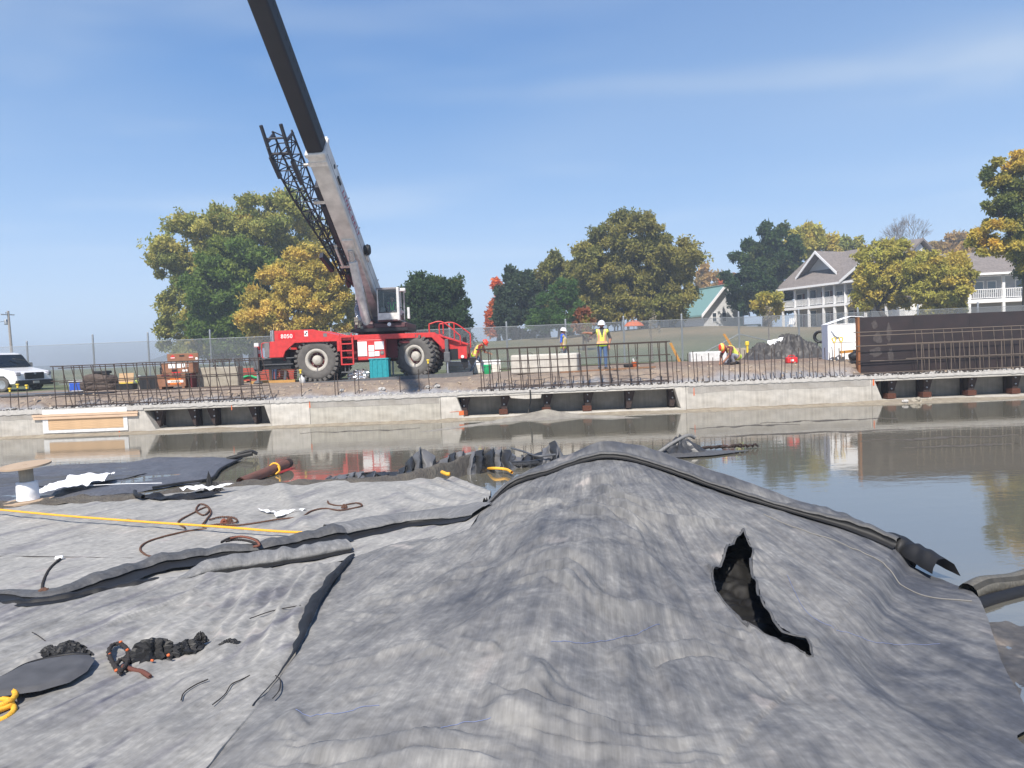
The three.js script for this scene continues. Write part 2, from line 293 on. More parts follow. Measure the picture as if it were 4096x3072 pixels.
{
  const zs = []; for (let d = 23.9; d < 26.2; d += 0.035) zs.push(-d); for (let d = 26.2; d < 40.5; d *= 1.007) zs.push(-d);
  const g = sheetGeo(range(-46, 46, 900), zs, (x, z) => bankY(x, z) - 0.35 * sm(33.5, 38.5, -z + 1.5 * fbm(x * 0.3, 0, 216, 3)), (x, z) => {
    const d = -z, a = 0.5 + 0.5 * fbm(x * 0.45, z * 0.6, 217, 4), grey = sm(24.75, 24.2, d + 0.3 * fbm(x * 1.1, z, 219, 3)), w = 0.78 + 0.4 * a, redder = sm(1, 8, x) * sm(25.4, 27, d) * 0.7;
    return [lerp(1, 1.05, grey) * w * lerp(1, 0.8, redder), lerp(1, 1.32, grey) * w * lerp(1, 0.68, redder), lerp(1, 1.75, grey) * w * lerp(1, 0.62, redder)];
  });
  const uv = g.attributes.uv; for (let i = 0; i < uv.count; i++) uv.setXY(i, uv.getX(i) / 1.6, uv.getY(i) / 1.6);
  setting('earth_bank', g, MT.dirt, 0);
}
// low wooded shore far off to the left, a blue-grey line under the sky
{
  const g = sheetGeo(range(-900, -40, 120), range(-905, -960, 4), (x, z) => z < -906 && z > -959 ? 2.2 + 7 * Math.max(0, 0.45 + fbm(x * 0.008, 4, 221, 4)) * sm(-40, -120, x) + 9 * sm(-480, -400, x) * sm(-300, -360, x) : 0);
  setting('far_wooded_shore', g, M([0.035, 0.045, 0.035], { roughness: 1 }), 8);
}
// pond
const waterMat = new THREE.MeshPhysicalMaterial({ color: lin(0.13, 0.122, 0.095), roughness: 0.045, ior: 4.2, bumpMap: TX.ripple, bumpScale: 0.0016, side: THREE.DoubleSide });
{
  const g = new THREE.PlaneGeometry(130, 40, 1, 1).rotateX(-Math.PI / 2).translate(0, 0, -7);
  setting('water', g, waterMat, 2.2);
}
// ---------------------------------------------------------------- concrete wall with recesses
const WZ = -23.2, hor = (u) => 351 - 0.0402 * (u - 512);
const WX = (u, z = WZ) => onZ(u, hor(u) + 50, z).x;
const wall = thing('retaining_wall', 'long pale concrete wall with dark recesses along the far edge of the pond', 'wall', [0, 0, WZ]);
const TOP = 0.84;
function stained(pts, holes, m, topStain, seed) {                    // one pour of the wall, 0.8 m thick, with the recesses cut through its face
  const g = ext(pts, 0.8, -0.8, 0.012, holes);
  return part('concrete_panel', g, m, wall, 1.7);
}
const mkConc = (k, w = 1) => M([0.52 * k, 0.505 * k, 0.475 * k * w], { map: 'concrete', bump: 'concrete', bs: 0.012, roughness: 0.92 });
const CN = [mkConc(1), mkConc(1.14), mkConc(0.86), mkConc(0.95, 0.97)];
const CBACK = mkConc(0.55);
const seg = [[-140, 270.5, 0], [270.5, 309.8, 1], [309.8, 440.5, 3], [440.5, 686, 1], [686, 872, 0], [872, 1190, 0]];
const rec = { 0: [144.5, 264.5, 155, 270], 3: [457, 675, 463.5, 680.5], 5: [875, 1160, 882.5, 1160] };
seg.forEach(([a, b, m], i) => {
  const x0 = WX(a) + 0.004, x1 = WX(b) - 0.004, r = rec[i];
  if (!r) { stained([[x0, -0.4], [x1, -0.4], [x1, TOP], [x0, TOP]], [], CN[m]); return; }
  const T = i === 3 ? 0.71 : 0.69, Bt = 0.09, e = i === 0 ? 0.31 : 0.18;
  const h = [[WX(r[2]), Bt], [WX(r[3]), Bt], [WX(r[1]), T], [WX(r[0]), T]];
  if (i === 0) stained([[x0, -0.4], [WX(r[3]) + 0.02, -0.4], [WX(r[3]) + 0.02, Bt], [WX(r[2]), Bt], [WX(r[0]), T], [WX(r[1]), T], [WX(r[3]) - 0.003, Bt + 0.02], [x1 + 0.02, Bt + 0.02], [x1, TOP], [x0, TOP]], [], CN[m]);
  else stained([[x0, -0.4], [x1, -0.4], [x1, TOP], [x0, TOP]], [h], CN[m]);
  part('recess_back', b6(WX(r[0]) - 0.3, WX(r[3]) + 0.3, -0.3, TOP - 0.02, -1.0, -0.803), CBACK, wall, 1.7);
});
// chipped, pale upper edge
for (const [a, b, s, lo] of [[270.5, 440, 3, 0.06], [440, 457, 4, 0.05], [-140, 144, 5, 0.10], [686, 1190, 6, 0.05], [457, 686, 8, 0.04], [144, 270, 9, 0.05]]) {
  const x0 = WX(a), x1 = WX(b), n = Math.ceil((x1 - x0) / 0.07), p = [[x0, TOP + 0.02], [x1, TOP + 0.02]];
  for (let i = n; i >= 0; i--) { const x = lerp(x0, x1, i / n); p.push([x, TOP - lo - 0.05 * Math.abs(fbm(x * 3.2, 1, 230 + s, 3)) - 0.02 * hash(i, 3, s)]); }
  p.reverse(); part('chipped_edge', ext(p, 0.035, -0.006, 0), MT.rubble, wall, 0.9);
}
// old damp band below the edge of the weathered pours
for (const [a, b, s] of [[311, 439, 1], [688, 870, 2], [0, 40, 3]]) {
  const x0 = WX(a), x1 = WX(b), p = [[x0, 0.735], [x1, 0.735]], n = 40; for (let i = n; i >= 0; i--) { const x = lerp(x0, x1, i / n); p.push([x, 0.56 + 0.05 * fbm(x * 0.8, 2, 240 + s, 3)]); }
  p.reverse(); part('damp_band', ext(p, 0.012, -0.006, 0), M([0.36, 0.345, 0.325], { map: 'concrete', roughness: 0.9 }), wall, 1.3);
}
// brown silt line left by the water along the foot of the wall
for (const [a, b, s] of [[-140, 271, 1], [271, 457, 2], [686, 872, 3]]) { const x0 = WX(a), x1 = WX(b), p = [[x0, -0.05], [x1, -0.05]], n = 60; for (let i = n; i >= 0; i--) { const x = lerp(x0, x1, i / n); p.push([x, 0.055 + 0.05 * fbm(x * 0.9, 4, 245 + s, 4)]); } part('silt_line', ext(p, 0.014, -0.006, 0), M([0.36, 0.315, 0.25], { map: 'dirt', roughness: 0.9 }), wall, 1); }
// orange paint marks, and a pale patch hanging into the second recess
for (const [u, y, w, h] of [[310, 0.70, 0.04, 0.26], [873.5, 0.70, 0.05, 0.28], [694, 0.6, 0.035, 0.26], [454, 0.27, 0.30, 0.025], [461, 0.22, 0.16, 0.15], [232, 0.7, 0.03, 0.2], [118.5, 0.02, 0.05, 0.2]]) part('paint_mark', ext([[WX(u) - w / 2, y - h / 2], [WX(u) + w / 2, y - h / 2 + 0.01], [WX(u) + w / 2 - 0.01, y + h / 2], [WX(u) - w / 2 + 0.008, y + h / 2 - 0.02]], 0.008, 0.002), MT.orange, wall);
part('concrete_patch', ext([[WX(511), 0.62], [WX(526), 0.57], [WX(541), 0.575], [WX(542), 0.72], [WX(509), 0.72]], 0.1, -0.12, 0.01), MT.concWhite, wall);
part('embedded_cable', tube([[WX(530.5), 0.86, 0.03], [WX(530.5), 0.55, 0.02], [WX(529), 0.3, -0.05], [WX(527), 0.05, 0.05]], 0.022), MT.black, wall);
// steel brackets in the recesses: post, haunch and rust-red foot
for (const [u, kind] of [[160, 2], [197, 1], [216, 1], [257, 1], [463.5, 0], [503, 0], [545.6, 0], [586, 0], [627, 2], [670, 2], [887, 0], [922, 0], [966.5, 0], [1010, 0], [1052, 0]]) {
  const x = WX(u, WZ - 0.5), b = new THREE.Group(); b.name = 'steel_bracket'; b.position.set(x, 0, 0); wall.add(b);
  part('post', [b6(-0.05, 0.05, 0.10, 0.70, -0.78, -0.66), b6(-0.012, 0.012, 0.10, 0.70, -0.66, -0.55), b6(-0.05, 0.05, 0.1, 0.70, -0.55, -0.53)], MT.rustDark, b);
  part('haunch', kind === 1 ? ext([[-0.22, 0.70], [-0.02, 0.14], [0.03, 0.14], [0.05, 0.70]], 0.2, -0.5) : ext([[-0.06, 0.14], [0.07, 0.14], [0.13, 0.36], [0.24, 0.70], [-0.06, 0.70]], 0.2, -0.5), MT.rustDark, b);
  if (kind === 0) part('rust_red_foot', bx(0.27, 0.16, 0.3, 0, 0.19, -0.36), MT.rustRed, b);
  part('bolt', [bar([0.03, 0.42, -0.30], [0.03, 0.42, -0.26], 0.025), bar([0.03, 0.62, -0.30], [0.03, 0.62, -0.26], 0.02)], MT.galv, b);
}
for (const [u, w] of [[883, 0.05]]) part('rust_streak', ext([[WX(880), 0.1], [WX(883), 0.1], [WX(893), 0.69], [WX(876.5), 0.69]], 0.02, -0.79), MT.rustRed, wall);
// starter bars standing in the top of the wall
for (let i = 0, u = 672; u < 858; i++, u += 4.6 + 1.6 * hash(i, 1, 9)) { const x = WX(u), h = 0.78 + 0.25 * hash(i, 2, 9), l = 0.12 * (hash(i, 3, 9) - 0.5); part('starter_bar', bar([x, 0.8, -0.5 - 0.3 * hash(i, 4, 9)], [x + l, TOP + h, -0.55 - 0.3 * hash(i, 4, 9)], 0.013, 0.013, 5), MT.rebar, wall); }
for (const [u, v0] of [[302, 369], [429, 364], [283, 372], [12, 384], [20, 388], [28, 386], [302.5, 405]]) { }
function capBar(u, y, z, cap) {                                     // a bar with a yellow safety cap
  const x = WX(u, z); part('starter_bar', bar([x, 0.8, z - WZ], [x, y, z - WZ], 0.014, 0.014, 5), MT.rebar, wall);
  if (cap) part('safety_cap', mg([bar([x, y - 0.08, z - WZ], [x, y + 0.02, z - WZ], 0.03, 0.03, 8), bar([x, y + 0.02, z - WZ], [x, y + 0.055, z - WZ], 0.055, 0.05, 8)]), MT.yellow, wall);
}
for (const [u, y, cap] of [[302.5, 1.72, 1], [430, 1.88, 1], [420, 1.62, 0], [401, 1.42, 0], [336, 1.62, 0], [339, 1.6, 0], [356, 1.68, 0], [360, 1.66, 0], [20, 1.62, 1], [12, 1.5, 1], [29, 1.58, 1], [741, 1.9, 0]]) capBar(u, y, -24.3, cap);
// broken concrete on the wall top, loose stones on the bank
function scatter(name, label, category, g, m, n, fn, seed) {
  const r = mulberry(seed), o = new THREE.InstancedMesh(g, m, n), q = new THREE.Quaternion(), mt = new THREE.Matrix4(); o.name = numbered(name);
  for (let i = 0; i < n; i++) { const [p, s] = fn(r, i); q.setFromEuler(new THREE.Euler(r() * 6, r() * 6, r() * 6)); o.setMatrixAt(i, mt.compose(p, q, V(s * (0.7 + 0.6 * r()), s * (0.5 + 0.5 * r()), s * (0.7 + 0.6 * r())))); }
  o.userData = { label, category, kind: 'stuff' }; o.castShadow = o.receiveShadow = true; scene.add(o); return o;
}
const stone = uvBox(rock(1, 1, 1, 3, 1));
scatter('concrete_rubble', 'pale broken concrete crumbs strewn along the top of the wall', 'rubble', stone, MT.rubble, 2600, (r) => { const x = -30 + 62 * r(), z = -23.25 - 1.0 * Math.pow(r(), 1.5); return [V(x, Math.max(TOP, bankY(x, z)) + 0.01, z), 0.018 + 0.055 * r() * r()]; }, 31);
scatter('dark_rubble', 'dark gaps and clods along the top of the wall', 'rubble', stone, MT.rubbleDark, 900, (r) => { const x = (r() < 0.5 ? -30 + 22 * r() : -1 + 16 * r()), z = -23.45 - 0.5 * r(); return [V(x, TOP + 0.005, z), 0.02 + 0.045 * r()]; }, 37);
scatter('loose_stones', 'loose tan stones lying on the earth bank', 'stones', stone, M([0.46, 0.37, 0.28], { map: 'grain', roughness: 1 }), 1500, (r) => { const x = -34 + 66 * r(), z = -24.3 - 5 * r() * r(); return [V(x, bankY(x, z) + 0.01, z), 0.015 + 0.055 * Math.pow(r(), 3)]; }, 41);
for (const [u, v, s] of [[428, 389, 0.09], [437, 386, 0.1], [342, 394, 0.09], [382, 396, 0.11], [361, 389, 0.07]]) { const p = onZ(u, v, -24.6); solo('clod', `pale lump of broken concrete on the earth bank ${u < 345 ? 'below the left crane wheel' : u < 370 ? 'below the crane ladder' : u < 400 ? 'left of the boom shadow' : u < 432 ? 'right of the boom shadow, lower one' : 'right of the boom shadow, upper one'}`, 'stone', place(rock(s, s * 0.7, s, u, 2), p.x, bankY(p.x, -24.6) + s * 0.3, -24.6), MT.rubble); }
// silt shelf, its pale strip also painting the wall reflection, and drift lines
{
  const g = sheetGeo(range(-34, 34, 500), range(-23.2, -21.8, 26), (x, z) => { const d = z + 23.2; return 0.055 * (1 - d / 0.6) + 0.04 * fbm(x * 0.6, z * 2, 251, 4) - 0.01 + 0.05 * sm(10.5, 12, x) * sm(15.5, 13, x) * sm(0.9, 0.2, d); });
  setting('silt_reflection_shelf', g, MT.silt, 1.2);
  for (const [u0, u1, v, s] of [[300, 420, 433, 1], [690, 800, 428, 2], [700, 905, 437, 3], [860, 1024, 441, 4], [240, 330, 428, 5], [760, 900, 423, 6], [900, 1020, 448, 7]]) {
    const pts = [], n = 30, top = [], bot = []; for (let i = 0; i <= n; i++) { const p = onY(lerp(u0, u1, i / n), v - 0.04 * lerp(0, u1 - u0, i / n) + 1.5 * fbm(i * 0.15, s, 261, 2), 0.012), w = 0.14 * Math.sin(Math.PI * i / n) * (0.35 + Math.abs(fbm(i * 0.3, s, 263, 3)) * 1.4); top.push(V(p.x, 0.012, p.z - w)); bot.push(V(p.x, 0.004, p.z + w)); }
    const g = new THREE.BufferGeometry(), pos = [], idx = []; for (let i = 0; i <= n; i++) { pos.push(...top[i].toArray(), ...bot[i].toArray()); if (i < n) idx.push(2 * i, 2 * i + 1, 2 * i + 2, 2 * i + 1, 2 * i + 3, 2 * i + 2); } g.setAttribute('position', new THREE.Float32BufferAttribute(pos, 3)); g.setIndex(idx); g.computeVertexNormals();
    setting('drift_line', g, MT.mud, 0.6);
  }
  // stones at the foot of the wall near the right recess
  for (const [u, v, s, c, l] of [[917, 401, 0.17, 'concTan', 'largest tan stone on the mud below the right recess'], [905, 402, 0.1, 'rubble', 'small pale stone left of the largest one below the right recess'], [929, 400, 0.09, 'concTan', 'small tan stone right of the largest one below the right recess'], [893, 398, 0.09, 'mud', 'dark muddy stone under the left end of the right recess']]) { const p = onY(u, v, 0.05); solo('shore_stone', l, 'stone', place(rock(s, s * 0.75, s, u, 2), p.x, 0.07, p.z), MT[c]); }
}
// sheeting that slopes from the second recess into the pond, half covered with silt
{
  const pk = onY(541, 416, 0.12);
  const g = sheetGeo(range(-5.4, 7.2, 220), range(-23.19, -18.6, 110), (x, z) => {
    const dx = x - pk.x, d = z + 23.2, spread = 0.6 + d * 0.55, ridge = Math.exp(-(dx * dx) / (2 * spread * spread)), lean = fbm(x * 0.45 + z * 0.25, z * 0.9 - x * 0.12, 271, 3);
    const armL = Math.exp(-Math.pow((dx + d * 1.05) / (0.16 + d * 0.05), 2)), armR = Math.exp(-Math.pow((dx - d * 1.5 - 0.3) / (0.3 + d * 0.06), 2));
    return 0.20 * ridge * Math.exp(-d / 0.9) - 0.014 * d + 0.045 * lean * sm(0, 0.4, d) + 0.10 * armL * sm(4.2, 2.5, d) * sm(0.3, 0.9, d) + 0.085 * armR * sm(2.6, 1.2, d) - 0.035 - 0.1 * sm(3.0, 6, Math.abs(dx) - d * 0.6);
  });
  solo('silted_sheet', 'grey silt-covered sheeting sloping from the middle recess into the pond', 'sheeting', g, M([0.34, 0.325, 0.29], { map: 'dirt', bump: 'blotch', bs: 0.03, roughness: 0.8 }), null, 1.4);
}
// white-framed plywood cover with two planks
{
  const a = onZ(43, 418, WZ).x, b = onZ(127.5, 414, WZ).x, c = thing('plywood_cover', 'white-edged plywood cover fixed to the left end of the concrete wall', 'cover', [0, 0, WZ + 0.004]);
  part('plywood_sheet', b6(a + 0.16, b - 0.12, 0.20, 0.62, 0, 0.02), MT.ply, c, 0.9);
  for (const [x0, x1, y0, y1] of [[a, a + 0.17, 0.10, 0.83], [b - 0.13, b, 0.10, 0.83], [a + 0.171, b - 0.131, 0.10, 0.19], [a + 0.171, b - 0.131, 0.66, 0.83]]) part('white_border', b6(x0, x1, y0, y1, 0, 0.028), MT.white, c);
  for (const [u0, u1, y, k] of [[33.5, 139, 0.66, 'upper'], [34.5, 138.5, 0.575, 'lower']]) solo('plank', `${k} of the two timber planks fixed across the plywood cover`, 'plank', b6(WX(u0), WX(u1), y - 0.035, y + 0.035, WZ + 0.035, WZ + 0.075), MT.woodPale, null, 0.8);
}
// ---------------------------------------------------------------- reinforcing cages
function cage(name, label, u0, u1, zf, opt) {
  const t = thing(name, label, 'rebar cage', [0, 0, zf], 0), x0 = WX(u0, zf), x1 = WX(u1, zf), n = Math.round((x1 - x0) / opt.step), m = opt.m ?? MT.rebar, mb = opt.mb ?? m, R = opt.r ?? 0.017;
  for (let i = 0; i <= n; i++) {
    const x = lerp(x0, x1, i / n) + 0.11 * (hash(i, 1, opt.s) - 0.5), l = (opt.lean ?? 0.10) * (hash(i, 2, opt.s) - 0.45);
    if (!(opt.skip && opt.skip(i))) part('vertical_bar', bar([x, TOP - 0.02, 0], [x - l, opt.top - 0.02 * hash(i, 3, opt.s), 0], R, R, 5), m, t);
    part('back_bar', bar([x + (opt.diag ?? 0.1) + 0.04 * hash(i, 4, opt.s), TOP, -0.42], [x + 0.05 * (hash(i, 5, opt.s) - 0.5), opt.backTop ?? opt.top, -0.38], R * 0.8, R * 0.8, 5), mb, t);
  }
  for (const [y, za, xa, xb] of opt.rows) part('horizontal_bar', bar([xa ?? x0 - 0.1, y, za], [xb ?? x1 + 0.06, y + 0.01, za], R, R, 5), m, t);
  return t;
}
cage('rebar_cage', 'long dark rebar cage at the left, in front of the tool boxes', 57, 262, -23.62, { s: 3, step: 0.325, top: 2.2, diag: 0.26, r: 0.0155, rows: [[2.19, 0.02], [2.13, -0.4], [1.72, 0.02], [1.66, -0.4], [1.22, 0.02], [0.93, 0.02], [1.3, -0.41, WX(20), WX(262)], [0.9, -0.4]] });
cage('rebar_cage', 'tall open rebar cage in the middle, in front of the standing worker', 481, 669.5, -23.62, { s: 5, step: 0.318, top: 2.21, diag: 0.07, r: 0.0165, rows: [[2.2, 0.02], [2.18, -0.38], [1.78, 0.02], [1.52, -0.38, WX(500), WX(660)], [0.93, 0.02], [0.95, -0.4]] });
cage('rebar_cage', 'pale rebar grid standing in front of the dark steel formwork', 921, 1090, -23.72, { s: 7, step: 0.315, top: 1.82, backTop: 2.26, diag: 0.1, lean: 0.03, r: 0.016, m: MT.rebarPale, mb: MT.rebarPale, rows: [[2.25, -0.38, WX(868)], [2.13, -0.2, WX(870)], [1.83, 0.02, WX(896)], [1.80, -0.4, WX(870)], [1.35, 0.02, WX(915)], [1.30, -0.4, WX(885)], [0.93, 0.02, WX(862)]] });
// ---------------------------------------------------------------- steel formwork on the right
{
  const x0 = onZ(859, 350, -24.7).x, t = thing('steel_formwork', 'tall dark steel formwork wall at the right end of the concrete wall', 'formwork', [x0, 0.83, -24.7], rad(-0.6));
  for (let i = 0; i < 4; i++) part('form_panel', rb(1.816, 1.95, 0.08, 0.006, 0.91 + i * 1.82, 0.975 - 0.03, 0), MT.formSteel, t, 1.9);
  part('edge_angle', bx(0.07, 1.97, 0.16, -0.036, 0.975 - 0.03, 0.01), M([0.30, 0.13, 0.05], { map: 'rust', roughness: 0.8 }), t);
  for (let i = 0; i < 4; i++) for (const y of [0.35, 1.0, 1.6]) part('waler', bx(1.8, 0.1, 0.1, 0.91 + i * 1.82, y, -0.1), MT.rustDark, t);
  for (const [x, y, w, h] of [[0.5, 1.65, 0.22, 0.4], [0.62, 1.2, 0.34, 0.5], [0.98, 1.35, 0.2, 0.8], [0.55, 0.75, 0.5, 0.4], [1.02, 0.6, 0.22, 0.7]]) { const p = []; for (let k = 0; k < 16; k++) { const a = k / 16 * 6.283, q = 0.55 + 0.45 * hash(k, w * 100, 7); p.push([x + Math.cos(a) * w / 2 * q, y + Math.sin(a) * h / 2 * q]); } part('concrete_splash', ext(p, 0.004, 0.041), M([0.085, 0.072, 0.07], { map: 'blotch', roughness: 0.9 }), t, 0.4); }
}
// ---------------------------------------------------------------- foreground: sheeting over a mound of spoil
const PX = 1024 / 2212;                                             // the photograph was measured on a 2212-pixel-wide copy
const S = (u, v, D) => onZ(u * PX, v * PX, -D);
// heights of the ground under the sheets: thin-plate spline through measured points
const CP = [];
const cpD = (u, v, D) => { const p = S(u, v, D); CP.push([p.x, D, p.y]); };
const cpH = (u, v, h) => { const p = onY(u * PX, v * PX, h); CP.push([p.x, -p.z, h]); };
[[1310, 992, 7.5], [1200, 1024, 7.65], [1105, 1052, 7.75], [1045, 1098, 7.5], [1450, 1026, 7.4], [1600, 1078, 7.15], [1850, 1150, 6.75], [2030, 1238, 6.15],
 [1230, 1130, 5.6], [1180, 1300, 4.35], [1060, 1420, 3.85], [950, 1560, 3.35], [900, 1659, 3.0], [1500, 1200, 5.6], [1700, 1250, 5.3], [1900, 1300, 5.25], [2080, 1310, 5.45], [1400, 1400, 4.15], [1700, 1500, 3.85], [2000, 1500, 4.05], [2200, 1500, 4.1], [1400, 1659, 3.05], [1800, 1659, 3.15], [2150, 1659, 3.4],
 [1330, 1050, 6.75], [1620, 1165, 6.0], [1100, 1200, 5.6]].forEach((a) => cpD(...a));
[[770, 1212, 0.29], [700, 1300, 0.27], [650, 1400, 0.27], [560, 1520, 0.27], [430, 1659, 0.27], [100, 1300, 0.25], [300, 1255, 0.25], [0, 1500, 0.25], [200, 1600, 0.25], [400, 1400, 0.25], [600, 1265, 0.26], [100, 1150, 0.25], [500, 1105, 0.25], [900, 1068, 0.24], [800, 1135, 0.27], [960, 1130, 0.32], [-300, 1300, 0.24], [-400, 1600, 0.24], [250, 1090, 0.25], [-100, 1110, 0.25], [880, 1180, 0.33], [860, 1300, 0.33], [760, 1450, 0.31]].forEach((a) => cpH(...a));
CP.push([0.9, 9.2, 0.15], [-0.3, 9.6, 0.16], [2.6, 8.6, 0.0], [4.0, 7.6, -0.15], [4.9, 6.4, -0.2], [4.6, 5.2, -0.05], [5.2, 3.6, -0.02], [3.4, 2.2, 0.1], [1.5, 1.2, 0.28], [0, 1.0, 0.3], [-1.5, 1.2, 0.28], [-4, 1.2, 0.25], [-8, 3, 0.24], [-9, 7, 0.24], [-12, 11, 0.2], [5, 1, 0.05], [-2, 11.6, 0.22], [-7, 11.6, 0.22]);
const TPS = (() => {
  const n = CP.length, N = n + 3, A = Array.from({ length: N }, () => new Float64Array(N + 1)), U = (r2) => r2 < 1e-9 ? 0 : r2 * Math.log(r2);
  for (let i = 0; i < n; i++) { for (let j = 0; j < n; j++) A[i][j] = U((CP[i][0] - CP[j][0]) ** 2 + (CP[i][1] - CP[j][1]) ** 2) + (i === j ? 0.02 : 0); A[i][n] = A[n][i] = 1; A[i][n + 1] = A[n + 1][i] = CP[i][0]; A[i][n + 2] = A[n + 2][i] = CP[i][1]; A[i][N] = CP[i][2]; }
  for (let k = 0; k < N; k++) { let p = k; for (let i = k + 1; i < N; i++) if (Math.abs(A[i][k]) > Math.abs(A[p][k])) p = i; [A[k], A[p]] = [A[p], A[k]]; for (let i = k + 1; i < N; i++) { const m = A[i][k] / A[k][k]; if (m) for (let j = k; j <= N; j++) A[i][j] -= m * A[k][j]; } }
  const w = new Float64Array(N); for (let i = N - 1; i >= 0; i--) { let s = A[i][N]; for (let j = i + 1; j < N; j++) s -= A[i][j] * w[j]; w[i] = s / A[i][i]; }
  return (x, d) => { let s = w[n] + w[n + 1] * x + w[n + 2] * d; for (let i = 0; i < n; i++) s += w[i] * U((CP[i][0] - x) ** 2 + (CP[i][1] - d) ** 2); return s; };
})();
const H0 = (x, d) => TPS(x, d);
// where the line of sight through a point of the photograph first meets the sheets
function hit(u, v, lift = 0) { const r = ray(u * PX, v * PX); let a = 1.6, b; for (let d = 1.6; d < 14; d += 0.04) { const k = -d / r.z, y = 2.1 + r.y * k, x = r.x * k; if (y < H0(x, d) + lift) { b = d; for (let i = 0; i < 12; i++) { const m = (a + b) / 2, q = -m / r.z; (2.1 + r.y * q < H0(r.x * q, m) + lift) ? b = m : a = m; } const q = -b / r.z; return V(r.x * q, 2.1 + r.y * q, -b); } a = d; } return onY(u * PX, v * PX, 0.02); }
const hp = (u, v) => { const p = hit(u, v); return [p.x, -p.z]; };
const resample = (pts, n) => { const L = [0]; for (let i = 1; i < pts.length; i++) L.push(L[i - 1] + Math.hypot(pts[i][0] - pts[i - 1][0], pts[i][1] - pts[i - 1][1])); const out = []; let k = 0; for (let i = 0; i < n; i++) { const s = L[L.length - 1] * i / (n - 1); while (k < pts.length - 2 && L[k + 1] < s) k++; const t = (s - L[k]) / Math.max(1e-9, L[k + 1] - L[k]); out.push([lerp(pts[k][0], pts[k + 1][0], t), lerp(pts[k][1], pts[k + 1][1], t)]); } return out; };
const smoothPath = (pts, n) => curve(pts.map(([x, d]) => [x, 0, -d])).getSpacedPoints(n - 1).map((p) => [p.x, -p.z]);
// a draped sheet between four edges (each a list of [x, distance]): near, far, left, right
function drape(near, far, left, right, nu, nv, lift, col, cut, uvs = 1.6, turn = 0) {
  near = resample(near, nu); far = resample(far, nu); left = resample(left, nv); right = resample(right, nv);
  const pos = [], uv = [], c = [], idx = [], keep = [], ct = Math.cos(turn), st = Math.sin(turn);
  for (let j = 0; j < nv; j++) for (let i = 0; i < nu; i++) {
    const s = i / (nu - 1), t = j / (nv - 1), p = [0, 1].map((k) => (1 - t) * near[i][k] + t * far[i][k] + (1 - s) * left[j][k] + s * right[j][k] - (1 - s) * (1 - t) * near[0][k] - s * (1 - t) * near[nu - 1][k] - (1 - s) * t * far[0][k] - s * t * far[nu - 1][k]);
    pos.push(p[0], H0(p[0], p[1]) + lift(p[0], p[1], s, t), -p[1]); turn === 'fan' ? uv.push(TH(p[0], p[1]) / uvs, RHO(p[0], p[1]) / uvs) : uv.push((p[0] * ct + p[1] * st) / uvs, (p[1] * ct - p[0] * st) / uvs); c.push(...col(p[0], p[1], s, t)); keep.push(!(cut && cut(p[0], p[1])));
  }
  for (let j = 0; j < nv - 1; j++) for (let i = 0; i < nu - 1; i++) { const a = j * nu + i; if (keep[a] && keep[a + 1] && keep[a + nu]) idx.push(a, a + 1, a + nu); if (keep[a + 1] && keep[a + nu + 1] && keep[a + nu]) idx.push(a + 1, a + nu + 1, a + nu); }
  const g = new THREE.BufferGeometry(); g.setAttribute('position', new THREE.Float32BufferAttribute(pos, 3)); g.setAttribute('uv', new THREE.Float32BufferAttribute(uv, 2)); g.setAttribute('color', new THREE.Float32BufferAttribute(c, 3)); g.setIndex(idx); g.computeVertexNormals(); return g;
}
const tarpMat = M([1, 1, 1], { map: 'weave', bump: 'weaveB', bs: 0.006, roughness: 0.75, vertexColors: true });
const hemMat = M([0.25, 0.25, 0.25], { map: 'weave', bump: 'weaveB', bs: 0.012, roughness: 0.75 });
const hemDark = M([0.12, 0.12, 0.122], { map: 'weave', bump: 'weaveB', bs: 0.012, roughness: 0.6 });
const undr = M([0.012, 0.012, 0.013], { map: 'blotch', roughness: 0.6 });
// colour of the dusty cloth: black cloth with more or less dried silt on it
function cloth(x, d, k, ac, al) {                                    // ac across, al along the pull of the cloth
  ac ??= x; al ??= d;
  const a = fbm(x * 0.5, d * 0.5, 301, 4), st = fbm(ac * 7, al * 0.55, 303, 4), s2 = fbm(ac * 22, al * 0.9, 305, 3), sp = fbm(x * 6, d * 6, 306, 4);
  let dust = clamp(k + 0.30 * a + 0.17 * st + 0.08 * s2 + 0.22 * sp + 0.14 * fbm(x * 1.8, d * 1.8, 308, 3), 0.02, 1);
  const spot = sm(0.40, 0.7, fbm(x * 2.6 + 9, d * 3.1, 307, 4)) * sm(-0.1, 0.3, fbm(x * 0.6, d * 0.6, 309, 2));
  dust = clamp(dust + 0.42 * spot); const wm = 1 + 0.06 * spot;
  return [wm * lerp(0.078, 0.45, dust), lerp(0.085, 0.437, dust), lerp(0.104, 0.405, dust)];
}
const APEX = [1.0, 9.6], TH = (x, d) => Math.atan2(x - APEX[0], APEX[1] - d) * 5.2, RHO = (x, d) => Math.hypot(x - APEX[0], d - APEX[1]);
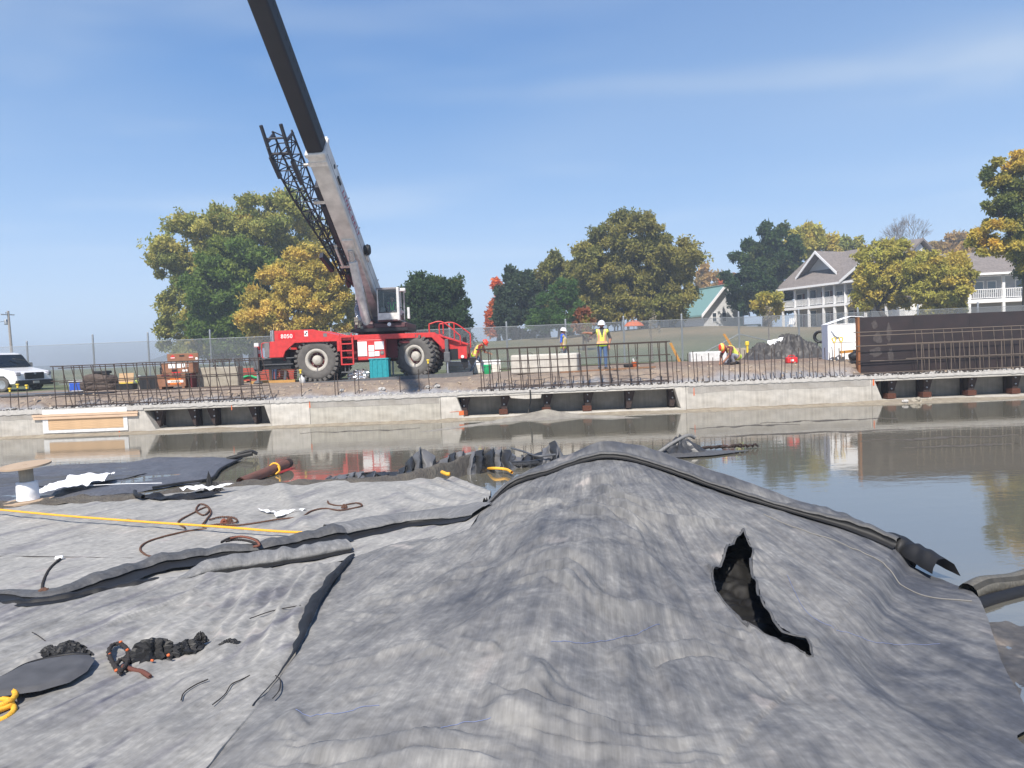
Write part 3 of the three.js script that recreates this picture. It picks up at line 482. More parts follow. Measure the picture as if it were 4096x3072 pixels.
// edges
const foldL = [hp(-420, 1330), hp(-200, 1322), hp(0, 1312), hp(110, 1305), hp(260, 1276), hp(400, 1254), hp(560, 1240), hp(690, 1226), hp(768, 1208)];
const foldR = [hp(768, 1208), hp(860, 1190), hp(940, 1172), hp(1012, 1150), [S(1040, 1108, 7.35).x, 7.35]];
const mLeft = [[hp(380, 1659)[0] - 0.25, 1.7], hp(430, 1659), hp(560, 1520), hp(650, 1400), hp(700, 1300), hp(768, 1208)];
const mLeft2 = [hp(768, 1208), ...foldR.slice(1)];
const D3 = (u, v, D) => [S(u, v, D).x, D];
const crest = [[S(1040, 1108, 7.35).x, 7.35], D3(1105, 1056, 7.72), D3(1200, 1026, 7.62), D3(1310, 994, 7.48), D3(1450, 1030, 7.35), D3(1600, 1082, 7.1), D3(1720, 1120, 6.9), D3(1850, 1156, 6.7), D3(1940, 1180, 6.5), D3(2032, 1240, 6.12)];
const mRight = [[3.7, 1.7], hp(2290, 1659), hp(2232, 1560), hp(2165, 1430), hp(2112, 1296), D3(2032, 1240, 6.12)];
const mLeftAll = smoothPath([...mLeft, ...foldR.slice(1)], 120);
const crestS = smoothPath(crest, 120), rightS = smoothPath(mRight, 120);
// the tear
const tear = [[1606, 1156], [1572, 1196], [1543, 1232], [1541, 1262], [1556, 1300], [1590, 1338], [1630, 1372], [1676, 1400], [1712, 1421], [1752, 1446], [1752, 1424], [1742, 1406], [1708, 1396], [1682, 1376], [1664, 1348], [1646, 1318], [1634, 1270], [1622, 1222], [1628, 1200], [1614, 1176]].map((p) => hp(...p));
const inPoly = (x, d, P) => { let c = false; for (let i = 0, j = P.length - 1; i < P.length; j = i++) if ((P[i][1] > d) !== (P[j][1] > d) && x < (P[j][0] - P[i][0]) * (d - P[i][1]) / (P[j][1] - P[i][1]) + P[i][0]) c = !c; return c; };
const nearPath = (x, d, P) => { let m = 9; for (const p of P) m = Math.min(m, Math.hypot(x - p[0], d - p[1])); return m; };
// the front layer lies over the right-hand one along this line, from the tear to the corner
const overL = smoothPath([hp(1742, 1440), hp(1860, 1492), hp(1990, 1560), hp(2100, 1615), [hp(2190, 1655)[0] + 0.05, hp(2190, 1655)[1] - 0.03]], 60);
const overSide = (x, d) => { let m = 9, k = 0; overL.forEach((p, i) => { const q = Math.hypot(x - p[0], d - p[1]); if (q < m) { m = q; k = i; } }); const dd = (x - overL[0][0]) * (overL[9][0] - overL[0][0]) + (d - overL[0][1]) * (overL[9][1] - overL[0][1]); if (dd < 0) return -1; const a = overL[Math.max(0, k - 1)], b = overL[Math.min(59, k + 1)], c = (b[0] - a[0]) * (d - a[1]) - (b[1] - a[1]) * (x - a[0]); return (c > 0 ? m : -m) * sm(0, 0.3, dd * 1.2); };
const ridgePts = [hp(1290, 1060), hp(1235, 1150), hp(1180, 1300), hp(1060, 1420), hp(950, 1560)], ridgeS = smoothPath(ridgePts, 40);
function moundLift(x, d, s, t) {
  const w1 = fbm(x * 0.7 + 4, d * 0.7, 311, 2), big = fbm(x * 1.1 + d * 0.4, d * 0.8 - x * 0.3, 315, 2), rp = nearPath(x, d, ridgeS), th = TH(x, d), rh = RHO(x, d);
  // soft arcs over the ridge, and long pulls that run down from the crest
  const ar = fbm(x * 1.1 + 0.9 * w1, d * 2.7 + 2.0 * w1 + 0.5 * x, 317, 3), across = (0.065 * sm(-0.05, 0.6, ar) - 0.012) * sm(2.0, 0.4, rp), flow = 0.022 * fbm(th * 3.2 + 0.5 * w1, rh * 0.5, 319, 3) + 0.009 * fbm(th * 11, rh * 0.7, 320, 3) + 0.004 * fbm(th * 30, rh * 0.9, 322, 2);
  const lump = 0.055 * w1 + 0.04 * big + 0.006 * (0.45 - Math.abs(fbm(x * 1.9 + d * 0.8, d * 2.3, 318, 2))) + 0.003 * fbm(x * 4.2, d * 5.0, 316, 3);
  const edge = Math.min(sm(0, 0.10, s), sm(1, 0.94, s), sm(1, 0.95, t));
  let y = (lump * (1 - 0.45 * sm(1.4, 2.6, x)) + across + flow) * (0.25 + 0.75 * edge) + 0.012;
  const tr = nearPath(x, d, tear); y += 0.05 * Math.exp(-tr * tr / 0.018) * (x > tear[10][0] - 0.3 ? 1 : 0.4);
                 // the front layer lies over the right-hand one from the tear to the corner
  y -= 0.085 * sm(-0.015, 0.05, overSide(x, d));
  const floor = 0.055 + 0.015 * fbm(x * 3, d * 3, 324, 2) - H0(x, d); if (y < floor + 0.05) { const q = (y - floor) / 0.05; y = floor + 0.05 * (q > 0 ? (0.25 + 0.5 * q + 0.25 * q * q) : 0.25 * Math.exp(q * 2)); }
  return y;
}
const mound = thing('mound_tarp', 'large dusty grey sheet draped over the mound in the right foreground', 'tarp', [0, 0, 0]);
part('sheet', drape([[mLeft[0][0], 1.7], [0.3, 1.55], [3.7, 1.7]], crestS, mLeftAll, rightS, 400, 380, moundLift, (x, d, s, t) => cloth(x, d, 0.38 + 0.10 * fbm(x * 0.4, d * 0.4, 321, 2) - 0.16 * sm(0.9, 1.3, x) * sm(-0.02, 0.04, overSide(x, d)) - 0.16 * sm(2.0, 3.3, x) + 0.10 * sm(3.6, 2.6, d), TH(x, d), RHO(x, d)), (x, d) => inPoly(x, d, tear), 1.5, 'fan'), tarpMat, mound, 0);
// black lining seen through the tear
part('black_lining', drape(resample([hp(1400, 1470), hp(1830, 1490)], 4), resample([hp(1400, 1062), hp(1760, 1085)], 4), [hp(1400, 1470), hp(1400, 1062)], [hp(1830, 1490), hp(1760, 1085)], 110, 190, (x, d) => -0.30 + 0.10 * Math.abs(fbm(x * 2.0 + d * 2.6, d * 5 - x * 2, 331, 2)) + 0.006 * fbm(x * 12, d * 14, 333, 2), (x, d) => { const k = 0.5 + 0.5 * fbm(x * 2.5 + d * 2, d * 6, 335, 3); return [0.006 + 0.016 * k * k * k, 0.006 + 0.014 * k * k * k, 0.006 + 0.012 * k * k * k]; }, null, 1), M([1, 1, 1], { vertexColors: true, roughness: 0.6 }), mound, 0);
const stringMat = M([0.17, 0.21, 0.38], { roughness: 0.7 });
// blue marker threads woven through the sheets
const lay = (pts, up, fn = () => 0) => pts.map(([u, v]) => { const p = hit(u, v); return [p.x, p.y + up + fn(p.x, -p.z), p.z]; });
const moundY = (x, d) => H0(x, d) + moundLift(x, d, 0.5, 0.5);
const onMound = (pts, up) => { const c = curve(pts.map(([u, v]) => { const p = hit(u, v, 0.02); return [p.x, 0, p.z]; })).getSpacedPoints(60); return c.map((p) => V(p.x, moundY(p.x, -p.z) + up, p.z)); };
for (const q of [[[1190, 1395], [1260, 1390], [1330, 1372], [1425, 1340]], [[1700, 1238], [1760, 1330], [1900, 1360], [2030, 1372]], [[640, 1560], [740, 1548], [820, 1530]], [[930, 1572], [990, 1553], [1060, 1548]]]) part('blue_thread', new THREE.TubeGeometry(new THREE.CatmullRomCurve3(onMound(q, 0.003)), 80, 0.0016, 4), stringMat, mound);
// ---------------------------------------------------------------- hems: strips of cloth with a folded profile along a path
function hem(path, prof, o = {}) {                                   // prof: [offset to the camera side, height] pairs; o.grow(t) scales, o.y base height
  const n = path.length, pos = [], uv = [], idx = [], m = prof.length; let L = 0;
  const base = o.y ?? ((x, d) => H0(x, d) + 0.024);
  for (let i = 0; i < n; i++) {
    const a = path[Math.max(0, i - 1)], b = path[Math.min(n - 1, i + 1)], tx = b[0] - a[0], td = b[1] - a[1], l = Math.hypot(tx, td) || 1, nx = td / l, nd = -tx / l; if (i) L += Math.hypot(path[i][0] - path[i - 1][0], path[i][1] - path[i - 1][1]);
    const t = i / (n - 1), gw = (o.grow ? o.grow(t) : 1), wob = (o.wob ?? 0.25) * fbm(L * 2.2, 5, o.seed ?? 1, 3), wob2 = (o.wob ?? 0.25) * fbm(L * 5, 8, (o.seed ?? 1) + 3, 2);
    for (let k = 0; k < m; k++) { const of = prof[k][0] * gw * (1 + wob) + 0.02 * wob2, up = prof[k][1] * gw * (1 + 1.2 * wob2) + (o.pleat ? o.pleat * Math.sin(L * 40 + 4 * wob2) * Math.sin(Math.PI * k / (m - 1)) : 0); const x = path[i][0] + nx * of, d = path[i][1] + nd * of; pos.push(x, base(x, d) + up, -d); uv.push(L / 1.2, k / m * 0.3); if (i < n - 1 && k < m - 1) { const q = i * m + k; idx.push(q, q + m, q + 1, q + 1, q + m, q + m + 1); } }
  }
  const g = new THREE.BufferGeometry(); g.setAttribute('position', new THREE.Float32BufferAttribute(pos, 3)); g.setAttribute('uv', new THREE.Float32BufferAttribute(uv, 2)); g.setIndex(idx); g.computeVertexNormals(); return g;
}
const ease = (a, b) => (t) => Math.max(0.06, sm(0, a, t) * sm(1, 1 - b, t));
// rear sheet that comes over the crest from the pond side, with a folded front edge
{
  const t = thing('crest_sheet', 'grey sheet overlapping the top of the mound with a dark folded edge', 'tarp', [0, 0, 0]);
  const back = crestS.map(([x, d], i) => { const q = i / 119, w = 0.16 + 0.46 * Math.sin(Math.PI * q) ** 0.8; return [x + 0.06 * q, d + w + 0.25 * sm(0.6, 1, q)]; }).slice(0, 118);
  part('sheet', drape(crestS.slice(0, 118), back, [crestS[0], back[0]], [crestS[117], back[117]], 260, 40, (x, d, s, q) => 0.055 * sm(0.02, 0.2, s) * (1 - 0.5 * q) + 0.012 + 0.02 * Math.sin(q * 9 + 1.5 * fbm(x * 2, d, 341, 2)) * sm(0, 0.2, q) * sm(0.05, 0.25, s) + 0.012 * fbm(x * 4, d * 9, 343, 3) + 0.03 * Math.exp(-Math.pow((q - 0.4) / 0.12, 2)) * sm(0.1, 0.3, s) + 0.17 * Math.sin(Math.PI * Math.min(1, s * 1.05)) * sm(0.02, 0.5, q) - 0.34 * Math.pow(q, 3) * sm(0, 0.3, s), (x, d, s, q) => { const c = cloth(x, d, 0.22 + 0.1 * Math.sin(q * 14)); return q < 0.46 && q > 0.36 ? [0.33, 0.32, 0.30] : c; }, null, 1.4), tarpMat, t, 0);
  part('folded_edge', hem(crestS.slice(0, 110), [[-0.03, 0.055], [0.02, 0.072], [0.05, 0.062], [0.055, 0.045]], { seed: 11, grow: (q) => 0.2 + 0.75 * sm(0, 0.12, q) + 0.6 * sm(0.8, 0.95, q), wob: 0.2 }), hemDark, t, 0);
  part('black_under_edge', hem(crestS.slice(0, 110), [[0.056, 0.046], [0.045, 0.03], [0.06, 0.014], [0.085, 0.004]], { seed: 11, grow: (q) => 0.2 + 0.75 * sm(0, 0.12, q) + 0.9 * sm(0.8, 0.95, q), wob: 0.2 }), undr, t, 0);  // black under the lip: clean cloth, with the lip shadow put into it
  // the black flap that stands up at the right end
  const e0 = D3(1740, 1128, 6.85);
  const p = [D3(1700, 1112, 6.95), D3(1790, 1100, 7.2), D3(1850, 1108, 7.15), D3(1905, 1150, 6.9)];
  part('bulge', hem(smoothPath(p, 40), [[0.14, 0.0], [0.10, 0.08], [0.0, 0.12], [-0.10, 0.09], [-0.16, -0.1]], { seed: 21, grow: (q) => 0.5 + 0.6 * Math.sin(Math.PI * q), wob: 0.3 }), hemDark, t, 0);
  part('black_edge', hem(smoothPath([D3(1850, 1152, 6.72), D3(1945, 1172, 6.55), D3(1990, 1205, 6.35), D3(2040, 1244, 6.12)], 40), [[-0.18, -0.02], [-0.11, 0.08], [-0.01, 0.12], [0.07, 0.10], [0.12, 0.02], [0.13, -0.03]], { seed: 23, grow: (q) => 0.45 + 0.55 * sm(0.2, 0.5, q), wob: 0.3 }), undr, t, 0);
}
// pale seam running down the right shoulder of the mound
part('seam', new THREE.TubeGeometry(new THREE.CatmullRomCurve3(onMound([[1650, 1112], [1760, 1155], [1880, 1195], [1990, 1262], [2100, 1298]], 0.004)), 90, 0.006, 5), M([0.24, 0.23, 0.215], { map: 'grain' }), mound);
// ---------------------------------------------------------------- flat sheets to the left
const pleatAt = hp(640, 1300), P0_ = hp(524, 1430), P1_ = hp(611, 1273), PLn = Math.hypot(P1_[0] - P0_[0], P1_[1] - P0_[1]), PC = (x, d) => (x * (P1_[1] - P0_[1]) - d * (P1_[0] - P0_[0])) / PLn;
const S0_ = hp(60, 1440), S1_ = hp(420, 1285), SL = Math.hypot(S1_[0] - S0_[0], S1_[1] - S0_[1]), UX = (S1_[0] - S0_[0]) / SL, UD = (S1_[1] - S0_[1]) / SL, AL = (x, d) => x * UX + d * UD, AC = (x, d) => d * UX - x * UD, TURN = Math.atan2(-UX, UD);
function frontLift(x, d, s, t) {
  const w = fbm(x * 1.2, d * 1.2, 351, 3), diag = fbm(AC(x, d) * 5.5, AL(x, d) * 0.8, 353, 3) + 0.6 * fbm(AC(x, d) * 12, AL(x, d) * 1.6, 354, 2), q = Math.hypot(x - pleatAt[0], (d - pleatAt[1]) * 0.8);
  const pc = PC(x, d), pl = 0.055 * (0.5 - Math.abs(Math.sin(pc * 24 + 1.2 * w + 0.5 * fbm(x * 3, d * 3, 356, 2)))) * sm(1.25, 0.35, q) * (0.6 + 0.5 * fbm(pc * 5, 2, 358, 2)) + 0.012 * Math.sin(pc * 17 + 2 * w) * sm(2.3, 0.9, q);
  const crease = nearPath(x, d, creaseS), c2 = 0.03 * Math.exp(-Math.pow(crease / 0.035, 2));
  return 0.02 - 0.045 * sm(0.93, 1, s) + 0.018 * w + 0.016 * diag + pl * 0.75 + c2 + 0.02 * sm(0.92, 1, t);
}
const creaseS = smoothPath([hp(60, 1440), hp(160, 1400), hp(300, 1335), hp(420, 1285)], 40);
const frontL = thing('front_tarp', 'flat dusty sheet with fine creases in the left foreground', 'tarp', [0, 0, 0]);
part('sheet', drape([[-4.6, 1.7], [-1.6, 1.55], [mLeft[0][0] + 0.1, 1.7]], foldL, [[-4.6, 1.7], foldL[0]], mLeft.map(([x, d]) => [x + 0.05, d]), 330, 300, frontLift, (x, d) => { const pq = Math.hypot(x - pleatAt[0], (d - pleatAt[1]) * 0.8), pleatShade = (0.5 - Math.abs(Math.sin(PC(x, d) * 24 + 1.2 * fbm(x * 1.2, d * 1.2, 351, 3) + 0.5 * fbm(x * 3, d * 3, 356, 2)))) * sm(1.25, 0.35, pq), a = cloth(x, d, 0.78 + 0.35 * pleatShade, AC(x, d), AL(x, d)), k = 0.40 * sm(0.1, 0.7, fbm(AC(x, d) * 7, AL(x, d) * 1.2, 355, 3)) + 0.3 * sm(0.45, 0.6, fbm(AC(x, d) * 2.2, AL(x, d) * 1.1, 357, 3)); return [a[0] * (1 - k), a[1] * (1 - k), a[2] * (1 - 0.8 * k)]; }, null, 1.5, TURN), tarpMat, frontL, 0);  // pale crests and dark creases: pleat shading painted into the dust colour
const farEdge = [hp(-330, 1112), [hp(0, 1100)[0], hp(0, 1100)[1]], hp(140, 1090), hp(290, 1082), hp(460, 1054), hp(640, 1049), hp(860, 1040), hp(1068, 1032)];
const rearT = thing('rear_tarp', 'flat pale-grey sheet behind the long fold, reaching to the water', 'tarp', [0, 0, 0]);
function rearLift(x, d, s, t) { return 0.012 + 0.012 * fbm(x * 0.9, d * 0.9, 361, 3) + 0.010 * fbm(AC(x, d) * 4.0, AL(x, d) * 0.7, 363, 3) + 0.03 * sm(0.93, 1, t) * fbm(x * 2.5, 3, 365, 2) + 0.035 * Math.exp(-Math.pow((x + 0.42 * d - 1.05) / 0.10, 2)) * sm(7.6, 8.2, d) + 0.02 * Math.sin((x * 2 + d) * 7 + 2 * fbm(x, d, 367, 2)) * sm(-2.2, -1.0, x) * sm(8, 8.8, d); }
part('sheet', drape([...foldL, ...foldR.slice(1)], farEdge, [foldL[0], farEdge[0]], [foldR[4], farEdge[7]], 340, 170, rearLift, (x, d) => { const a = cloth(x, d, 1.0, AC(x, d), AL(x, d)), k = 0.34 * sm(0.15, 0.8, fbm(AC(x, d) * 3.8, AL(x, d) * 0.8, 369, 3)) + 0.25 * sm(0.5, 0.7, fbm(x * 0.8, d * 1.6, 371, 3)) * sm(8, 6.5, d); return [a[0] * (1 - k), a[1] * (1 - k), a[2] * (1 - 0.8 * k)]; }, null, 1.7, TURN), tarpMat, rearT, 0);
// muddy lip beyond its far edge
{
  const g = drape(smoothPath(farEdge, 80), smoothPath(farEdge, 80).map(([x, d], i) => [x, d + 1.0]), [farEdge[0], [farEdge[0][0], farEdge[0][1] + 1]], [farEdge[7], [farEdge[7][0], farEdge[7][1] + 1]], 260, 40, (x, d, s, t) => -H0(x, d) + lerp(H0(x, d) - 0.01, 0.21, sm(0, 0.3, t)) + 0.05 * fbm(x * 3, d * 3, 373, 4) + 0.08 * Math.sin(Math.PI * clamp(t * 1.5)) - 0.42 * sm(0.45, 1, t), () => [1, 1, 1], null, 1);
  setting('mud_bank', g, M([0.13, 0.118, 0.10], { map: 'dirt', bump: 'dirt', bs: 0.05, roughness: 0.85 }), 0);
  // spoil beneath all sheets, reaching down into the pond
  const sp = sheetGeo(range(-12, 6.5, 150), range(-1.0, -12.6, 100), (x, z) => Math.max(-0.6, H0(x, -z) - 0.20 - 0.45 * sm(0.3, 0.9, x) - 0.5 * sm(11.2, 12.4, -z) - 0.6 * sm(-0.2, 1.2, x) * sm(7.9, 8.8, -z + 0.10 * x)));
  setting('spoil_ground', sp, M([0.07, 0.062, 0.052], { map: 'dirt', roughness: 0.95 }), 1);
}
// long double fold where the two left sheets meet
{
  const t = thing('long_fold', 'long black-edged fold running across the sheets at the left', 'fold', [0, 0, 0]);
  const A = smoothPath([hp(-300, 1300), hp(0, 1290), hp(110, 1296), hp(200, 1270), hp(320, 1232), hp(440, 1208), hp(560, 1196), hp(650, 1176), hp(740, 1160)], 140);
  part('rear_lip', hem(A, [[-0.16, 0.0], [-0.10, 0.05], [0.0, 0.085], [0.08, 0.075], [0.12, 0.045]], { seed: 31, wob: 0.28, grow: (q) => 0.45 + 0.65 * sm(0.25, 0.5, q) + 0.2 * sm(0.8, 1, q) }), hemDark, t, 0);
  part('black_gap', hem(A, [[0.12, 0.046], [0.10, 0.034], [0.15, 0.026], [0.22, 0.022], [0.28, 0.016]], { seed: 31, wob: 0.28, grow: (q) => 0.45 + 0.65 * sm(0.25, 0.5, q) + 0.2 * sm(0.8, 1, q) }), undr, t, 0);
  const Bp = smoothPath([hp(380, 1262), hp(470, 1236), hp(560, 1222), hp(660, 1208), hp(752, 1190)], 140);
  part('pleated_roll', hem(Bp, [[-0.22, 0.01], [-0.16, 0.07], [-0.04, 0.10], [0.08, 0.085], [0.13, 0.045], [0.12, 0.02]], { seed: 37, wob: 0.3, pleat: 0.006, grow: (q) => sm(-0.1, 0.3, q) }), hemMat, t, 0);
  part('black_under_edge', hem(Bp, [[0.12, 0.021], [0.14, 0.008], [0.19, 0.004]], { seed: 37, wob: 0.3, grow: (q) => sm(-0.1, 0.3, q) }), undr, t, 0);
  const C = smoothPath(foldL, 160).slice(40, 100);
  part('front_lip', hem(C, [[-0.06, 0.01], [0.0, 0.04], [0.04, 0.035], [0.07, 0.0]], { seed: 39, wob: 0.7 }), undr, t, 0);
  // the folded tail at the right of it
  const Dp = smoothPath([hp(735, 1162), hp(800, 1148), hp(880, 1132), hp(960, 1124), hp(1030, 1116)], 90);
  part('flat_tail', hem(Dp, [[-0.42, 0.02], [-0.40, 0.05], [-0.22, 0.065], [-0.17, 0.085], [0.05, 0.075], [0.12, 0.06], [0.125, 0.04]], { seed: 41, wob: 0.2, grow: (q) => 1 - 0.55 * q }), hemMat, t, 0);
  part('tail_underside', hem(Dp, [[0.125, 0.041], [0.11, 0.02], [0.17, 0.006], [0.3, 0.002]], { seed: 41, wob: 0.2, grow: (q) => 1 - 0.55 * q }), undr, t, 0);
}
// torn rim of the hole, and the front layer's free edge
part('torn_rim', hem(smoothPath([...tear, tear[0]], 220), [[-0.010, 0.001], [-0.002, 0.006], [0.006, 0.003], [0.012, -0.02]], { seed: 53, wob: 0.6, y: (x, d) => H0(x, d) + moundLift(x, d, 0.5, 0.5) }), hemDark, mound, 0);
// left edge of the mound sheet: raised lip, coloured black to paint the shadow gap
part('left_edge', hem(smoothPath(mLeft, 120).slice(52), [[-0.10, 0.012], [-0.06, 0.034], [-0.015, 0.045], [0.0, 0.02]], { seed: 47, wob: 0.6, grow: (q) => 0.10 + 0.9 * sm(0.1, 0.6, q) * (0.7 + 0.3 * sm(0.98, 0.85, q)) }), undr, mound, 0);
// lower brownish sheet beyond the right edge of the mound
{
  const R2 = rightS.slice(0, 108), far = R2.map(([x, d], i) => [x + 3.4, d + 0.5]), t = thing('side_sheet', 'dark mud-stained sheet at the right edge beside the mound', 'sheet', [0, 0, 0]);
  part('sheet', drape(R2, far, [R2[0], far[0]], [R2[107], far[107]], 160, 70, (x, d, s, q) => lerp(H0(x, d) - 0.03, 0.12, sm(0, 0.25, q)) - H0(x, d) + 0.035 * fbm(x * 1.6, d * 1.6, 391, 3) + 0.02 * fbm(x * 5, d * 3, 393, 2) - 0.10 * sm(0.93, 1, s), (x, d) => { const c = cloth(x, d, 0.0), k = 0.5 + 0.5 * fbm(x * 1.5, d * 1.5, 395, 4); return [c[0] * lerp(0.6, 1.15, k), c[1] * lerp(0.6, 1.02, k), c[2] * lerp(0.6, 0.85, k)]; }, null, 1.4), tarpMat, t, 0);
}
// right corner: another roll and dark mud by the water
{
  const t = thing('rolled_tarp', 'rolled-up dark sheet at the water edge on the right', 'tarp', [0, 0, 0]), a = onY(968, 592, 0.06), b = onY(1085, 562, 0.05);
  const pts = range(0, 1, 9).map((q) => V(lerp(a.x, b.x, q), 0.05 + 0.03 * fbm(q * 4, 1, 381, 2), lerp(a.z, b.z, q) + 0.05 * fbm(q * 3, 2, 383, 2)));
  part('roll', tube(pts, 0.08, 60, 12), M([0.16, 0.15, 0.125], { map: 'weave', bump: 'weaveB', bs: 0.02, roughness: 0.6 }), t, 1);
  part('outer_fold', tube(pts.map((p) => V(p.x - 0.05, 0.0, p.z + 0.16)), 0.06, 60, 8), undr, t, 1);
}
// ---------------------------------------------------------------- rough-terrain crane (built in its own units, 1.184 m each)
const CR = { at: [-6.157, 1.129, -33.03], k: 1.184 };
function canvasTex(w, h, draw) { const c = document.createElement('canvas'); c.width = w; c.height = h; const x = c.getContext('2d'); draw(x, w, h); const t = new THREE.CanvasTexture(c); t.colorSpace = THREE.SRGBColorSpace; return t; }
const plate = (w, h, x, y, z, rx = 0, ry = 0, rz = 0) => place(new THREE.PlaneGeometry(w, h), x, y, z, rx, ry, rz);
const crane = thing('mobile_crane', 'red four-wheeled crane with a long raised boom parked behind the wall', 'crane', CR.at);
crane.scale.setScalar(CR.k);
{
  const P = (n, g, m, par = crane, s = 1) => part(n, g, m, par, s);
  // carrier: engine hood over the rear wheel, deck, front fender; both sides
  const hoodSide = [[-3.42, 1.50], [-3.24, 1.50], [-3.24, 1.88], [-1.86, 1.88], [-0.92, 1.62], [-0.92, 1.44], [-2.50, 1.44], [-2.88, 1.13], [-2.96, 0.92], [-3.46, 0.92]];
  for (const z of [1.24, -1.32]) P('rear_fender', ext(hoodSide, 0.08, z, 0.012), MT.craneRed);
  P('engine_hood', [ext([[-3.24, 1.46], [-3.24, 1.86], [-1.87, 1.86], [-0.94, 1.60], [-0.94, 1.46]], 2.44, -1.22), bx(1.9, 0.03, 2.46, -1.9, 1.47, 0)], MT.craneRed);
  P('fender_lip', b6(-2.52, -0.92, 1.425, 1.475, 1.30, 1.36), MT.craneRed);
  P('radiator_guard', [tube([[-3.5, 1.46, 1.1], [-3.72, 1.46, 1.1], [-3.78, 1.40, 1.1], [-3.78, 0.98, 1.1], [-3.72, 0.92, 1.1]], 0.022, 30), tube([[-3.5, 1.46, -1.1], [-3.78, 1.42, -1.1], [-3.78, 0.92, -1.1]], 0.022, 24), bx(0.04, 0.5, 2.1, -3.46, 1.2, 0)], MT.craneRed);
  P('radiator_grille', [bx(0.03, 0.5, 0.3, -3.52, 1.2, 1.0), bx(0.18, 0.52, 0.03, -3.56, 1.21, 1.2)], MT.greyPaint);
  P('exhaust_pipe', bar([-3.42, 1.45, 0.9], [-3.42, 1.92, 0.9], 0.04, 0.04, 8), MT.galv);
  P('chassis_frame', [b6(-3.46, 3.35, 0.62, 1.16, -0.5, 0.5), b6(-0.75, 1.1, 0.75, 1.42, -1.0, 1.0)], MT.craneRedDark);
  P('wheel_arch_lining', [b6(-2.95, -0.85, 1.28, 1.42, -1.2, 1.2), b6(-0.92, -0.86, 0.75, 1.44, -1.2, 1.2), b6(-3.0, -2.92, 0.8, 1.2, -1.2, 1.2), b6(1.2, 2.6, 1.26, 1.36, -1.2, 1.2)], MT.craneRedDark);
  for (const z of [1.16, -1.30]) P('front_fender', ext([[-0.9, 1.62], [2.50, 1.60], [3.02, 1.14], [3.02, 0.98], [2.74, 0.98], [2.70, 1.08], [2.38, 1.42], [-0.9, 1.44]], 0.14, z, 0.012), MT.craneRed);
  P('deck_plate', [b6(-0.95, 2.46, 1.52, 1.58, -1.2, 1.2), ext([[2.46, 1.58], [3.66, 1.16], [3.66, 1.10], [2.46, 1.52]], 2.2, -1.1)], MT.craneRed);
  P('front_body', [ext([[2.6, 1.46], [3.60, 1.14], [3.60, 0.80], [3.3, 0.62], [2.9, 0.72], [2.6, 0.98]], 1.9, -0.95, 0.015), b6(3.3, 3.62, 0.62, 1.06, 0.7, 1.22), b6(3.3, 3.62, 0.62, 1.06, -1.22, -0.7)], MT.craneRed);
  P('tow_hook', [ext([[3.35, 0.66], [3.66, 0.66], [3.62, 0.30], [3.48, 0.22]], 0.12, 1.0), ext([[3.62, 0.66], [3.95, 0.62], [3.86, 0.42], [3.74, 0.36]], 0.12, 0.9)], MT.craneBlack);
  P('headlight', place(new THREE.CylinderGeometry(0.055, 0.055, 0.05, 14), 3.46, 0.69, 1.235, Math.PI / 2), MT.placard);
  P('outrigger_box', b6(2.86, 3.30, 0.58, 0.98, -1.25, 1.25), MT.craneBlack); P('outrigger_box', b6(-3.9, -2.75, 0.50, 0.92, -1.25, 1.15), MT.craneBlack);
  P('outrigger_rail', [b6(-4.15, -2.6, 0.88, 0.915, 1.16, 1.20), b6(-4.15, -2.65, 0.66, 0.69, 1.16, 1.20)], MT.steelGrey);
  const jack = (x, z, n) => { const j = new THREE.Group(); j.name = 'outrigger_jack'; j.position.set(x, 0, z); crane.add(j); P('sleeve', [rb(0.13, 0.62, 0.16, 0.02, 0, 1.02, 0), rb(0.22, 0.36, 0.2, 0.02, 0, 0.70, 0)], MT.steelGrey, j); P('ram', bar([0, 0.12, 0], [0, 0.6, 0], 0.035, 0.035, 10), MT.foil, j); P('float_pad', [lathe([[0.001, 0.14], [0.06, 0.13], [0.16, 0.05], [0.17, 0.02], [0.001, 0.02]], 16)], MT.steelGrey, j); };
  jack(2.92, 1.38); jack(-3.92, 1.3);
  { const j = new THREE.Group(); j.name = 'striped_post'; j.position.set(-3.92, 0, 1.2); crane.add(j); for (let i = 0; i < 4; i++) P(i % 2 ? 'white_band' : 'red_band', bx(0.16, 0.13, 0.16, 0, 1.02 + i * 0.13, 0), i % 2 ? MT.white : MT.red, j); P('post', bx(0.22, 0.5, 0.22, 0, 0.7, 0), MT.steelGrey, j); }
  P('exhaust_stub', rb(0.14, 0.34, 0.14, 0.02, 3.52, 1.24, 0.6), MT.craneBlack);
  // handrails at the front corner
  P('handrail', [tube([[2.30, 1.58, 1.15], [2.30, 1.86, 1.15], [2.36, 1.92, 1.15], [2.78, 1.96, 1.15], [3.34, 1.50, 1.15], [3.40, 1.42, 1.15], [3.40, 1.12, 1.15]], 0.026, 60), bar([2.80, 1.52, 1.15], [2.80, 1.95, 1.15], 0.024)], MT.craneRed);
  P('handrail', [tube([[2.62, 1.56, 0.7], [2.62, 1.86, 0.7], [2.70, 1.92, 0.7], [3.16, 1.93, 0.7], [3.68, 1.56, 0.7], [3.74, 1.46, 0.7], [3.74, 1.0, 0.7]], 0.026, 60), bar([3.16, 1.3, 0.7], [3.16, 1.92, 0.7], 0.024)], MT.craneRed);
